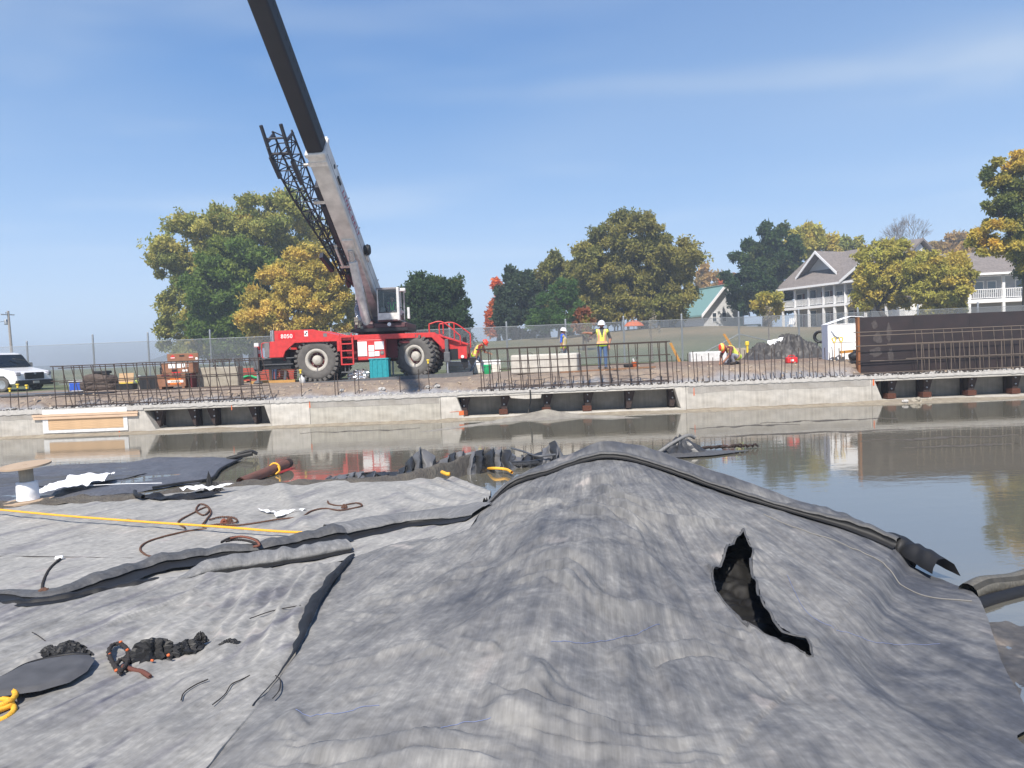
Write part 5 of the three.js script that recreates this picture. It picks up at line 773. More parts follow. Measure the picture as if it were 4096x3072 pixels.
person('worker crouching on the earth bank in a red and yellow hard hat', spot(733, 365, 26.2), rad(-72), { pelvis: [0, 0.30, -0.16], chest: [0, 0.50, 0.08], neck: [0, 0.62, 0.24], head: [0, 0.62, 0.37], face: [0, -0.8, 0.6], shL: [0.19, 0.58, 0.18], shR: [-0.19, 0.58, 0.18], elL: [0.25, 0.34, 0.30], haL: [0.12, 0.13, 0.44], elR: [-0.24, 0.32, 0.32], haR: [-0.08, 0.11, 0.46], hipL: [0.09, 0.27, -0.16], hipR: [-0.09, 0.27, -0.16], knL: [0.14, 0.36, 0.24], knR: [-0.14, 0.10, 0.20], anL: [0.13, 0.085, 0.02], anR: [-0.12, 0.06, -0.22], toL: [0.14, 0.045, 0.17], toR: [-0.12, 0.02, -0.36] }, { skin: skinT, shirt: [0.16, 0.05, 0.05], pants: [0.24, 0.25, 0.30], vest: limeVest, hat: hatMat(0.72, 0.05, 0.035), hatFront: M([0.80, 0.62, 0.12], { roughness: 0.4 }) });
{ const c = [-5.16, 1.129 + (2.06 + 0.30) * 1.184 - 0.30, -32.86], d = 0.42; person('crane operator in a dark cap seated inside the cab', c, rad(8), { ...standJ, pelvis: [0, d, -0.1], chest: [0, d + 0.26, -0.08], neck: [0, d + 0.45, -0.05], head: [0, d + 0.56, 0], shL: [0.18, d + 0.39, -0.05], shR: [-0.18, d + 0.39, -0.05], elL: [0.24, d + 0.15, 0.1], elR: [-0.24, d + 0.15, 0.1], haL: [0.2, d + 0.16, 0.34], haR: [-0.2, d + 0.16, 0.34], hipL: [0.085, d - 0.02, -0.08], hipR: [-0.085, d - 0.02, -0.08], knL: [0.12, d, 0.32], knR: [-0.12, d, 0.32], anL: [0.12, 0.1, 0.36], anR: [-0.12, 0.1, 0.36], toL: [0.13, 0.06, 0.48], toR: [-0.13, 0.06, 0.48] }, { skin: [0.22, 0.12, 0.08], shirt: [0.03, 0.035, 0.04], pants: [0.05, 0.07, 0.12], longSleeve: true, vest: [[0.04, 0.55, 0.05], [0.03, 0.035, 0.04], [0.04, 0.55, 0.05]], hair: [0.02, 0.015, 0.012] }); }
person('worker in jeans half hidden behind the rear end of the red crane', spot(274, 376, 34.6), rad(150), { ...standJ }, { skin: skinT, shirt: [0.08, 0.08, 0.09], pants: [0.04, 0.06, 0.12], hair: [0.05, 0.03, 0.02] });

// ---------------------------------------------------------------- gear on the bank
const gy = (x, z) => Math.max(gnd(x, z), bankY(x, z)) - 0.01;
const put = (name, label, cat, u, D, turn = 0, group, v = 372) => { const p = onZ(u, v, -D); return thing(name, label, cat, [p.x, gy(p.x, -D), -D], turn, group); };
{ // site tool boxes
  const k = put('tool_box', 'closed brown steel tool box with orange label, lower of the two tool boxes', 'tool box', 174, 30.2, rad(3));
  part('chest', rb(1.12, 0.46, 0.62, 0.02, 0, 0.32, 0), MT.toolBrown, k); part('lid', rb(1.14, 0.05, 0.64, 0.015, 0, 0.57, 0), MT.toolBrown, k); part('skid', [bx(0.1, 0.09, 0.6, -0.45, 0.045, 0), bx(0.1, 0.09, 0.6, 0.45, 0.045, 0)], MT.toolBrown, k); part('red_stripe', bx(0.72, 0.02, 0.006, 0.12, 0.50, 0.313), MT.red, k);
  const tx = canvasTex(256, 96, (x, w, h) => { x.fillStyle = '#9a5233'; x.fillRect(0, 0, w, h); x.fillStyle = '#e8761c'; x.fillRect(40, 0, 176, h); x.fillStyle = '#f6f2ea'; x.fillRect(0, 28, w, 40); x.fillStyle = '#3c2c26'; x.font = 'bold 40px sans-serif'; x.textBaseline = 'middle'; x.textAlign = 'center'; x.fillText('KNAACK', w / 2, h / 2 + 2); });
  part('label', plate(0.62, 0.24, 0.16, 0.30, 0.318), new THREE.MeshStandardMaterial({ map: tx, roughness: 0.6 }), k, 0);
  part('recess_handle', [bx(0.32, 0.07, 0.01, -0.22, 0.545, 0.33), bx(0.36, 0.07, 0.01, 0.22, 0.545, 0.33)], MT.craneRedDark, k);
  const o = thing('tool_box', 'open brown steel tool box with raised lid, upper of the two tool boxes', 'tool box', [k.position.x + 0.28, k.position.y + 0.595, k.position.z + 0.02], rad(2));
  part('chest', [rb(1.22, 0.40, 0.05, 0.012, 0, 0.26, 0.28), rb(0.05, 0.42, 0.6, 0.012, -0.6, 0.25, 0), rb(0.05, 0.42, 0.6, 0.012, 0.6, 0.25, 0), rb(1.22, 0.42, 0.05, 0.012, 0, 0.25, -0.3), rb(1.22, 0.05, 0.6, 0.012, 0, 0.05, 0)], MT.toolBrown, o);
  const ld = part('lid', [rb(1.26, 0.33, 0.05, 0.012, 0, 0.66, -0.31)], MT.toolBrown, o); for (const x of [-0.4, 0.34]) { part('red_sticker', ext([[x - 0.085, 0.62], [x + 0.085, 0.62], [x + 0.085, 0.72], [x, 0.78], [x - 0.085, 0.72]], 0.006, -0.284), MT.red, ld); part('white_band', bx(0.17, 0.03, 0.008, x, 0.66, -0.278), MT.placard, ld); } part('lid_handle', bx(0.2, 0.06, 0.01, -0.03, 0.73, -0.282), MT.craneBlack, ld); part('small_label', bx(0.09, 0.09, 0.008, 0.56, 0.60, -0.280), MT.placard, ld);
  for (const [x, y, w, h] of [[-0.22, 0.34, 0.26, 0.2], [0.05, 0.34, 0.20, 0.2], [0.26, 0.34, 0.12, 0.17], [0.42, 0.36, 0.06, 0.05], [0.42, 0.29, 0.06, 0.04], [0.30, 0.13, 0.2, 0.08]]) part('white_label', bx(w, h, 0.006, x, y, 0.309), MT.placard, o);
  part('open_compartment', bx(0.2, 0.1, 0.01, -0.12, 0.14, 0.307), MT.craneBlack, o); part('red_mark', bx(0.34, 0.05, 0.008, -0.06, 0.06, 0.309), MT.red, o);
  part('leg_stand', [bx(0.06, 0.6, 0.5, 0.5, -0.29, 0)], MT.craneRedDark, o);
}
{ const b = put('concrete_block', 'tan concrete block between the tool boxes and the red crane', 'block', 216, 30.8, rad(-2)); part('block', ext([[-1.02, 0], [1.03, 0], [1.03, 0.80], [-0.78, 0.80], [-0.92, 0.5]], 0.62, -0.31, 0.03), MT.concTan, b, 1.4); part('lifting_eye', tube([[-0.1, 0.8, 0], [-0.08, 0.87, 0], [0.08, 0.87, 0], [0.1, 0.8, 0]], 0.012, 20), MT.steelDark, b); }
{ const c = put('cooler', 'blue and white picnic cooler at the left end of the gear', 'cooler', 77, 32, rad(6)); part('tub', rb(0.56, 0.34, 0.36, 0.03, 0, 0.20, 0), MT.blue, c); part('lid', rb(0.60, 0.12, 0.40, 0.03, 0, 0.43, 0), MT.white, c); part('base', rb(0.5, 0.05, 0.34, 0.015, 0.04, 0.025, 0), MT.white, c); part('handle', tube([[-0.29, 0.28, 0], [-0.34, 0.30, 0], [-0.34, 0.20, 0], [-0.29, 0.18, 0]], 0.014, 20), MT.white, c); }
{ const c = put('covered_machine', 'machine under a brown canvas cover right of the cooler', 'machine', 100, 31.2, rad(-4)); const g = rb(1.42, 0.66, 0.8, 0.12, 0, 0.36, 0).toNonIndexed(); const q = new THREE.IcosahedronGeometry(1, 12), p = q.attributes.position; for (let i = 0; i < p.count; i++) { const x = p.getX(i), y = p.getY(i), z = p.getZ(i), m = Math.pow(Math.abs(x) ** 5 + Math.abs(y) ** 5 + Math.abs(z) ** 5, -0.2), n = 0.05 * fbm(x * 3 + 5, y * 3 + z * 2, 401, 3), top = y > 0 ? 0.9 : 1.12; p.setXYZ(i, (x * m) * (0.68 * top) + n, Math.max(0.01, 0.36 + y * m * 0.36 + n * 0.6 - 0.1 * Math.max(0, x)), (z * m) * 0.42 + n); } q.computeVertexNormals(); part('canvas_cover', q, MT.brownTarp, c, 0.6); part('top_pack', [rb(0.62, 0.12, 0.4, 0.04, 0.1, 0.78, 0), rb(0.2, 0.1, 0.3, 0.04, 0.34, 0.70, 0.15)], MT.black, c); part('cover_cord', tube([[-0.7, 0.3, 0.43], [0, 0.34, 0.46], [0.7, 0.28, 0.43]], 0.01, 24), MT.black, c); }
{ const c = put('plywood_offcut', 'small leaning plywood sheet beside the lime vest', 'board', 126, 31.4); part('board', bx(0.62, 0.40, 0.02, 0, 0.50, 0, -0.2), MT.ply, c); part('yellow_edge', bx(0.6, 0.05, 0.05, 0, 0.28, 0.06), MT.yellow, c); }
{ const c = put('low_crate', 'low black crate under the plywood sheet', 'crate', 126, 31.1); part('crate', [rb(0.7, 0.22, 0.4, 0.02, 0, 0.12, 0), rb(0.74, 0.04, 0.44, 0.01, 0, 0.24, 0)], MT.blackPlastic, c); part('slot', [bx(0.2, 0.05, 0.01, -0.15, 0.15, 0.203), bx(0.2, 0.05, 0.01, 0.15, 0.15, 0.203)], MT.black, c); }
{ const c = put('bucket', 'pale bucket with the lime vest on it', 'bucket', 141, 31); part('pail', lathe([[0.001, 0], [0.13, 0], [0.155, 0.36], [0.165, 0.37], [0.15, 0.37]], 20), MT.concWhite, c); part('bail', tube([[-0.16, 0.36, 0], [-0.1, 0.46, 0.05], [0.1, 0.46, 0.05], [0.16, 0.36, 0]], 0.008, 20), MT.steelGrey, c);
  const vst = thing('safety_vest', 'lime safety vest draped over a bucket near the tool boxes', 'vest', [c.position.x + 0.05, c.position.y + 0.36, c.position.z + 0.03]); const g = new THREE.IcosahedronGeometry(1, 8), p = g.attributes.position; for (let i = 0; i < p.count; i++) { const x = p.getX(i), y = p.getY(i), z = p.getZ(i), n = 1 + 0.22 * fbm(x * 2 + 1, y * 2 + z, 403, 3); p.setXYZ(i, x * 0.23 * n, y * 0.15 * n + (y < 0 ? y * 0.1 : 0), z * 0.2 * n); } g.computeVertexNormals(); part('cloth', g, M([0.62, 0.78, 0.12], { roughness: 0.8 }), vst); part('reflective_band', tube([[-0.24, 0, 0.02], [-0.1, 0.03, 0.2], [0.1, 0.02, 0.21], [0.24, -0.02, 0.03]], 0.022, 24), M([0.6, 0.6, 0.6], { roughness: 0.4 }), vst); part('white_rag', rb(0.14, 0.1, 0.1, 0.03, -0.12, 0.16, 0.02), MT.white, vst); }
{ const c = put('storage_bin', 'left of two black storage bins beside the tool boxes', 'bin', 149, 30.6); const f = (t) => { part('bin', ext([[-0.3, 0], [0.3, 0], [0.34, 0.5], [-0.34, 0.5]], 0.5, -0.25, 0.02), MT.blackPlastic, t); part('lid', rb(0.74, 0.06, 0.56, 0.02, 0, 0.53, 0), MT.blackPlastic, t); for (const x of [-0.16, 0.16]) part('rib', bx(0.03, 0.4, 0.02, x, 0.25, 0.255), MT.steelDark, t); }; f(c); const d = c.clone(); d.name = numbered('storage_bin'); scene.add(d); d.position.x += 0.62; d.position.z += 0.12; d.userData = { label: 'right of two black storage bins beside the tool boxes', category: 'bin' };
  const b = thing('backpack', 'black backpack lying on top of the storage bins', 'backpack', [d.position.x + 0.06, d.position.y + 0.56, d.position.z]); part('sack', rb(0.30, 0.36, 0.24, 0.09, 0, 0.18, 0), MT.black, b); part('pocket', rb(0.2, 0.16, 0.06, 0.025, 0, 0.12, 0.12), MT.blackPlastic, b); part('strap', tube([[-0.1, 0.35, 0], [0, 0.41, 0.02], [0.1, 0.35, 0]], 0.012, 16), MT.steelDark, b); part('top_roll', rb(0.2, 0.12, 0.2, 0.05, -0.02, 0.40, 0), MT.black, b); }
{ const c = put('steel_mat', 'dark flat steel mats lying along the bank at the far left', 'mat', 30, 27.6, rad(1)); for (const [x, w, y] of [[-2.6, 2.6, 0.03], [0.2, 2.8, 0.04]]) part('mat', rb(w, 0.07, 1.2, 0.015, x, y + 0.03, 0), MT.steelGrey, c); part('loose_plate', rb(2.4, 0.03, 0.8, 0.01, 1.9, 0.03, 0.3, 0, 0.1, 0), MT.steelDark, c); }
{ const c = put('board_bundle', 'bundle of red painted boards behind the rear of the crane', 'boards', 268, 35.6, rad(2)); for (let r = 0; r < 6; r++) for (let k = 0; k < 3; k++) part('board', bx(0.84 + 0.06 * hash(r, k, 5), 0.085, 0.5, -0.88 + k * 0.88, 0.10 + r * 0.105, 0.03 * hash(r, k, 6)), MT.redWood, c); part('runner', [bx(0.1, 0.06, 0.6, -1, 0.03, 0), bx(0.1, 0.06, 0.6, 1, 0.03, 0)], MT.wood, c); part('green_wrap', tube([[-1.2, 0.2, 0.3], [-0.8, 0.3, 0.32], [-0.5, 0.2, 0.3], [-0.3, 0.25, 0.3]], 0.06, 20), MT.green, c); }
{ const c = put('timber_stand', 'pale timber trestle under the rear outrigger of the crane', 'trestle', 285, 32.2, rad(4)); part('upright', [bx(0.1, 0.66, 0.1, -0.62, 0.33, 0)], MT.woodPale, c); part('upright', bx(0.1, 0.50, 0.1, 0.0, 0.28, 0, 0, 0, -0.15), MT.white, c); part('cap_board', bx(0.5, 0.06, 0.3, 0.12, 0.58, 0), MT.woodPale, c); part('sill_board', bx(1.9, 0.12, 0.2, -0.5, 0.06, 0.1), M([0.62, 0.36, 0.12], { map: 'wood' }), c); }
{ const c = put('plastic_jug', 'white plastic jug beside the rear crane wheel', 'jug', 302.5, 30.2); part('jug', lathe([[0.001, 0], [0.11, 0], [0.12, 0.2], [0.04, 0.3], [0.04, 0.34], [0.001, 0.34]], 14).rotateZ(0.2), MT.white, c); part('cap', bar([-0.07, 0.33, 0], [-0.08, 0.37, 0], 0.03), MT.blackPlastic, c); }
{ const c = put('teal_bin', 'ribbed teal plastic container behind the crane', 'container', 380.5, 31.65); c.scale.setScalar(0.88); part('shell', rb(0.92, 0.98, 0.7, 0.05, 0, 0.5, 0), MT.teal, c); for (let i = 0; i < 4; i++) part('rib', rb(0.07, 0.9, 0.05, 0.02, -0.34 + i * 0.23, 0.5, 0.355), MT.teal, c); part('rim', rb(0.98, 0.07, 0.76, 0.02, 0, 0.99, 0), MT.teal, c); }
{ const c = put('foil_bundle', 'crumpled silvery sheeting under the crane beside the teal container', 'sheeting', 360, 31.9); const g = new THREE.IcosahedronGeometry(1, 9), p = g.attributes.position; for (let i = 0; i < p.count; i++) { const x = p.getX(i), y = p.getY(i), z = p.getZ(i), n = 1 + 0.35 * Math.abs(fbm(x * 3 + 3, y * 3 + z * 2, 407, 3)); p.setXYZ(i, x * 0.5 * n, Math.max(0, 0.18 + y * 0.24 * n), z * 0.3 * n); } g.computeVertexNormals(); part('crumple', toCreasedNormals(g, 0.4), MT.foil, c); part('black_lining', rb(0.5, 0.3, 0.4, 0.1, 0.62, 0.16, 0), MT.black, c); }
{ const c = put('insulation_stack', 'stack of white and cream foam slabs behind the front of the crane', 'foam slabs', 474, 35, rad(1)); for (let r = 0; r < 3; r++) for (let k = 0; k < 2; k++) part('slab', rb(1.26, r < 2 ? 0.18 : 0.2, 1.1, 0.015, -0.64 + k * 1.28, 0.09 + r * 0.185 + (r === 2 ? 0.01 : 0), 0.02 * k), r < 2 ? MT.foam : MT.whiteSheet, c); }
{ const c = put('green_bucket', 'bright green plastic bucket beside the stooping worker', 'bucket', 487.5, 31.6); part('pail', lathe([[0.001, 0], [0.145, 0], [0.175, 0.40], [0.185, 0.41], [0.17, 0.41], [0.14, 0.03]], 24), MT.green, c); part('rim_band', lathe([[0.176, 0.33], [0.186, 0.335], [0.186, 0.36], [0.178, 0.365]], 24), MT.green, c); part('bail', tube([[-0.18, 0.38, 0], [-0.12, 0.30, 0.14], [0.12, 0.30, 0.14], [0.18, 0.38, 0]], 0.006, 20), MT.steelGrey, c); }
{ const c = put('white_barrier', 'long white rounded barrier block behind the middle rebar cage', 'barrier', 546, 27.4, rad(-16), null, 362); part('block', rb(2.5, 0.70, 0.85, 0.07, 0, 0.36, 0), MT.concWhite, c, 1.4); part('lifting_loop', [tube([[-0.7, 0.70, 0], [-0.66, 0.76, 0], [-0.54, 0.76, 0], [-0.5, 0.70, 0]], 0.012, 20), tube([[0.7, 0.70, 0], [0.66, 0.76, 0], [0.54, 0.76, 0], [0.5, 0.70, 0]], 0.012, 20)], MT.steelDark, c); }
for (const [u, w, m, l, h] of [[708, 1.55, MT.white, 'white low block behind the crouching worker', 0.40], [737.5, 0.86, MT.concTan, 'tan low block right of the crouching worker', 0.5]]) { const c = put('low_block', l, 'block', u, 32.2, rad(-3)); part('block', rb(w, h, 0.5, 0.03, 0, h / 2, 0), m, c); part('top_edge', rb(w - 0.06, 0.03, 0.44, 0.01, 0, h + 0.012, 0), m, c); }
{ // heap of black sheeting
  const c = put('tarp_heap', 'large heap of crumpled black sheeting left of the white shelter', 'heap', 785, 31.6); const N = 90, pos = [], idx = []; for (let j = 0; j <= N; j++) for (let i = 0; i <= N; i++) { const x = -1.95 + 3.9 * i / N, z = -1 + 2 * j / N, e = sm(1, 0.55, Math.abs(x) / 1.95) * sm(1, 0.4, Math.abs(z)), pk = 0.5 + 0.55 * Math.exp(-((x - 0.2) ** 2) / 0.35) + 0.22 * Math.exp(-((x + 1.1) ** 2) / 0.2) + 0.12 * Math.exp(-((x - 1.2) ** 2) / 0.15), r1 = 1 - Math.abs(fbm(x * 2.2, z * 2.2, 411, 3)) * 1.8, r2 = 1 - Math.abs(fbm(x * 6, z * 6, 413, 2)) * 1.4; pos.push(x + 0.1 * fbm(x * 3, z * 3, 415, 2), Math.max(-0.05, e * pk * (0.55 + 0.32 * r1 + 0.2 * r2)), z + 0.1 * fbm(x * 3, z * 3, 417, 2)); if (i < N && j < N) { const a = j * (N + 1) + i; idx.push(a, a + N + 1, a + 1, a + 1, a + N + 1, a + N + 2); } }
  const g = new THREE.BufferGeometry(); g.setAttribute('position', new THREE.Float32BufferAttribute(pos, 3)); g.setIndex(idx); g.computeVertexNormals(); part('crumpled_sheet', toCreasedNormals(g, 0.35), M([0.075, 0.07, 0.068], { map: 'blotch', roughness: 0.55 }), c, 0.8);
  const w = thing('white_rag', 'white sheet scrap lying on the black heap', 'sheet', [c.position.x - 0.42, c.position.y + 0.72, c.position.z + 0.2]); const q = new THREE.PlaneGeometry(0.7, 0.4, 14, 8), p = q.attributes.position; for (let i = 0; i < p.count; i++) { const x = p.getX(i), y = p.getY(i); p.setXYZ(i, x, y * 0.7 + 0.25 * x + 0.06 * fbm(x * 5, y * 5, 419, 2), 0.12 * fbm(x * 4, y * 4, 421, 2) - 0.3 * y); } q.computeVertexNormals(); part('cloth', q, MT.whiteSheet, w);
  const k = put('pipe_coil', 'coil of black pipe standing beside the white shelter', 'coil', 821, 33.5, rad(-30)); part('windings', range(0, 4, 5).map((i) => place(new THREE.TorusGeometry(0.24 - 0.012 * (i % 2), 0.05, 8, 28), 0, 0.86, -0.16 + i * 0.08)), MT.wrapBlack, k); part('stand_leg', [bar([-0.25, 0, 0], [-0.1, 0.7, 0], 0.03), bar([0.25, 0, 0], [0.1, 0.7, 0], 0.03)], MT.steelDark, k);
}
{ // white shelter
  const p = onZ(845, 350, -27.0), c = thing('white_shelter', 'white fabric shelter beside the dark formwork', 'shelter', [p.x, gy(p.x, -27) + 0.02, -27.0], rad(-14)); const w = 1.35, h = 1.28;
  part('front_sheet', place(new THREE.PlaneGeometry(w, h, 12, 10), 0, h / 2, 0.65).toNonIndexed(), MT.whiteSheet, c); part('side_sheet', bx(0.012, h, 1.3, -w / 2, h / 2, 0), MT.whiteSheet, c); part('side_sheet', bx(0.012, h, 1.3, w / 2, h / 2, 0), MT.whiteSheet, c); part('back_sheet', bx(w, h, 0.012, 0, h / 2, -0.655), MT.whiteSheet, c);
  const rp = [[-w / 2 - 0.02, h], [-0.42, h + 0.10], [0.1, h + 0.26], [0.5, h + 0.22], [w / 2 + 0.02, h]]; part('roof_sheet', ext([...rp, [w / 2 + 0.02, h - 0.02], [0.5, h + 0.2], [0.1, h + 0.24], [-0.42, h + 0.08], [-w / 2 - 0.02, h - 0.02]], 1.36, -0.68), MT.whiteSheet, c); part('loose_flap', (() => { const g = new THREE.BufferGeometry(); g.setAttribute('position', new THREE.Float32BufferAttribute([-0.60, 1.10, 0.70, -0.30, 1.20, 0.67, -0.28, 0.80, 0.67, -0.60, 1.10, 0.70, -0.28, 0.80, 0.67, -0.42, 0.84, 0.76], 3)); g.computeVertexNormals(); return g; })(), MT.whiteSheet, c); part('fabric_seam', [bx(0.015, h, 0.01, -0.30, h / 2, 0.656), bx(w, 0.015, 0.01, 0, h - 0.02, 0.657), bx(w, 0.012, 0.01, 0, 0.62, 0.656)], MT.concWhite, c); }
for (const [u, k] of [[834.5, 'left'], [841.5, 'right']]) { const c = put('shovel', `${k} of two yellow-handled shovels standing before the white shelter`, 'shovel', u, 25.9, 0, null, 362); part('shaft', bar([0, 0.1, 0], [0.01, 0.68, -0.02], 0.016), MT.wood, c); part('grip', [tube([[-0.07, 0.80, -0.02], [0, 0.83, -0.02], [0.07, 0.80, -0.02], [0.012, 0.66, -0.02], [-0.07, 0.80, -0.02]], 0.02, 30)], MT.yellow, c); part('blade', ext([[-0.1, 0.16], [0.1, 0.16], [0.09, 0.0], [0, -0.06], [-0.09, 0.0]], 0.01), MT.steelGrey, c); }
{ const c = put('fuel_can', 'red plastic fuel can lying on the earth right of the crouching worker', 'can', 791.5, 25.6, rad(4), null, 366); part('can', rb(0.38, 0.22, 0.24, 0.05, 0, 0.12, 0), MT.red, c); part('handle', tube([[-0.12, 0.22, 0], [-0.08, 0.28, 0], [0.08, 0.28, 0], [0.12, 0.22, 0]], 0.018, 20), MT.red, c); part('cap', bar([0.16, 0.2, 0], [0.20, 0.27, 0], 0.03), MT.blackPlastic, c); part('sticker', bx(0.1, 0.07, 0.005, -0.02, 0.12, 0.1225), MT.placard, c); }
{ const c = put('rubber_bucket', 'dark rubber bucket lying at the left foot of the formwork', 'bucket', 854, 24.95, 0, null, 374); part('bucket', lathe([[0.001, 0], [0.13, 0], [0.18, 0.3], [0.17, 0.3], [0.12, 0.02]], 20).rotateZ(-1.3).translate(-0.12, 0.16, 0), MT.wrapBlack, c); part('handle', tube([[0.1, 0.02, 0.16], [0.2, 0.05, 0.24], [0.22, 0.25, 0.22], [0.18, 0.32, 0.08]], 0.01, 20), MT.steelGrey, c); solo('orange_timber', 'short orange-painted timber behind the rubber bucket', 'timber', bx(0.55, 0.09, 0.1, c.position.x - 0.02, c.position.y + 0.36, c.position.z - 0.35, 0, 0.1, 0.05), M([0.62, 0.30, 0.06], { map: 'wood' })); }
for (const [u0, v0, u1, v1, D, l] of [[670.5, 343, 678.5, 362.5, 33, 'orange timber leaning right of the middle rebar cage'], [724, 334, 732, 350, 32.9, 'orange timber leaning behind the crouching worker']]) { const a = onZ(u0, v0, -D), b = onZ(u1, v1, -D); solo('leaning_timber', l, 'timber', boxBar(a, V(b.x, Math.max(b.y, gnd(b.x, b.z)), b.z + 0.3), 0.13, 0.06), M([0.58, 0.30, 0.07], { map: 'wood' })); }
{ const c = put('orange_pail', 'small orange pail with white rags behind the standing worker', 'pail', 635, 28.2, 0, null, 366); part('pail', lathe([[0.001, 0], [0.1, 0], [0.13, 0.2], [0.12, 0.2]], 18), MT.orange, c); part('white_rag', [rb(0.07, 0.13, 0.05, 0.02, -0.05, 0.26, 0, 0, 0, 0.3), rb(0.06, 0.1, 0.05, 0.02, 0.08, 0.24, 0, 0, 0, -0.3)], MT.white, c); part('dark_sack', rb(0.34, 0.14, 0.2, 0.05, -0.26, 0.07, 0), MT.steelDark, c); }
{ const a = onZ(560, 372.5, -25.9), b = onZ(655, 366, -26.1); solo('ground_plank', 'rusty-brown plank lying on the bank at the feet of the standing worker', 'plank', boxBar(V(a.x, bankY(a.x, a.z) + 0.04, a.z), V(b.x, bankY(b.x, b.z) + 0.04, b.z), 0.2, 0.05), M([0.30, 0.17, 0.10], { map: 'wood' })); }
{ const c = put('yellow_marker', 'yellow marker post at the left end of the black heap', 'marker', 747.5, 31.9, 0, null, 352); part('post', bar([0, 0, 0], [0, 0.6, 0], 0.045, 0.045, 10), MT.yellow, c); part('head', rb(0.16, 0.2, 0.12, 0.04, -0.01, 0.70, 0), MT.yellow, c); }
// ---------------------------------------------------------------- chain-link fence
{
  const us = [-90, -32, 28, 94, 149, 211, 272, 332, 392, 450, 507, 566, 624, 682, 739, 799, 858, 918, 978, 1040, 1102], D = 37.6, X = us.map((u) => onZ(u, hor(u) - 10, -D).x), t = thing('chain_link_fence', 'tall chain-link fence with galvanised posts across the field behind the work site', 'fence', [0, 0, -D]);
  us.forEach((u, i) => { const g = gnd(X[i], -D), top = i > 2 && i < 6 ? 3.75 : 3.55 + 0.06 * hash(i, 1, 3); part('post', [bar([X[i], g - 0.2, 0], [X[i], top, 0], 0.045, 0.045, 8), bar([X[i], top, 0], [X[i], top + 0.05, 0], 0.055, 0.02, 8)], MT.galv, t); });
  const TOPY = 3.33, w = [], pitch = 0.075, x0 = X[0], x1 = X[X.length - 1], H = 2.05, pos = [], idx = [], r = 0.0052;
  const wire = (ax, ay, bx_, by, z) => { const dx = bx_ - ax, dy = by - ay, l = Math.hypot(dx, dy), nx = -dy / l * r, ny = dx / l * r, o = pos.length / 3; pos.push(ax + nx, ay + ny, z, ax - nx, ay - ny, z, ax, ay, z + r * 1.7, bx_ + nx, by + ny, z, bx_ - nx, by - ny, z, bx_, by, z + r * 1.7); for (const [a, b] of [[0, 1], [1, 2], [2, 0]]) idx.push(o + a, o + b, o + a + 3, o + b, o + b + 3, o + a + 3); };
  for (let x = x0 - H; x < x1; x += pitch) { const a = Math.max(x, x0), b = Math.min(x + H, x1), y0 = TOPY - H; wire(a, y0 + (a - x), b, y0 + (b - x), 0.05); wire(a, TOPY - (a - x), b, TOPY - (b - x), 0.056); }
  const g = new THREE.BufferGeometry(); g.setAttribute('position', new THREE.Float32BufferAttribute(pos, 3)); g.setIndex(idx); const gg = g.toNonIndexed(); gg.computeVertexNormals(); const ch = part('chain_link', gg, M([0.36, 0.38, 0.40], { roughness: 0.6 }), t, 0); ch.userData.kind = 'stuff';
  part('top_wire', bar([x0, TOPY, 0.05], [x1, TOPY + 0.02, 0.05], 0.012, 0.012, 5), MT.galv, t);
  const bx0 = X[14]; part('brace', [bar([bx0, 2.5, 0.02], [X[13] + 0.4, 1.3, 0.02], 0.03), bar([bx0, 2.5, 0.02], [bx0 + 2.2, 1.9, 0.02], 0.03)], MT.galv, t);
}
// ---------------------------------------------------------------- utility pole
{ const hazedPoleMat = M([0.40, 0.37, 0.35], { roughness: 1, map: 'wood' }), p = onZ(12, 350, -120), g = 1.6, c = thing('utility_pole', 'wooden utility pole with transformer at the far left', 'utility pole', [p.x, g, p.z]); part('pole', bar([0, -0.5, 0], [-0.2, 10.2, 0], 0.24, 0.17, 10), hazedPoleMat, c); part('crossarm', bx(2.2, 0.14, 0.12, -0.2, 9.6, 0.15, 0, rad(70)), hazedPoleMat, c); part('transformer', [lathe([[0.001, 0], [0.28, 0], [0.3, 0.1], [0.3, 0.8], [0.001, 0.9]], 14).translate(-0.55, 8.0, 0.1)], MT.galv, c); part('insulator', range(-1, 1, 3).map((k) => bar([-0.2 + k * 0.35, 9.7, 0.15 + k * 0.9], [-0.2 + k * 0.35, 9.95, 0.15 + k * 0.9], 0.06)), MT.steelGrey, c); part('cable', [tube([[-0.2, 8.6, 0], [-12, 7.2, 6], [-24, 7.6, 12]], 0.03, 20, 4)], MT.black, c); }  // pole colour lightened to carry the haze of distance
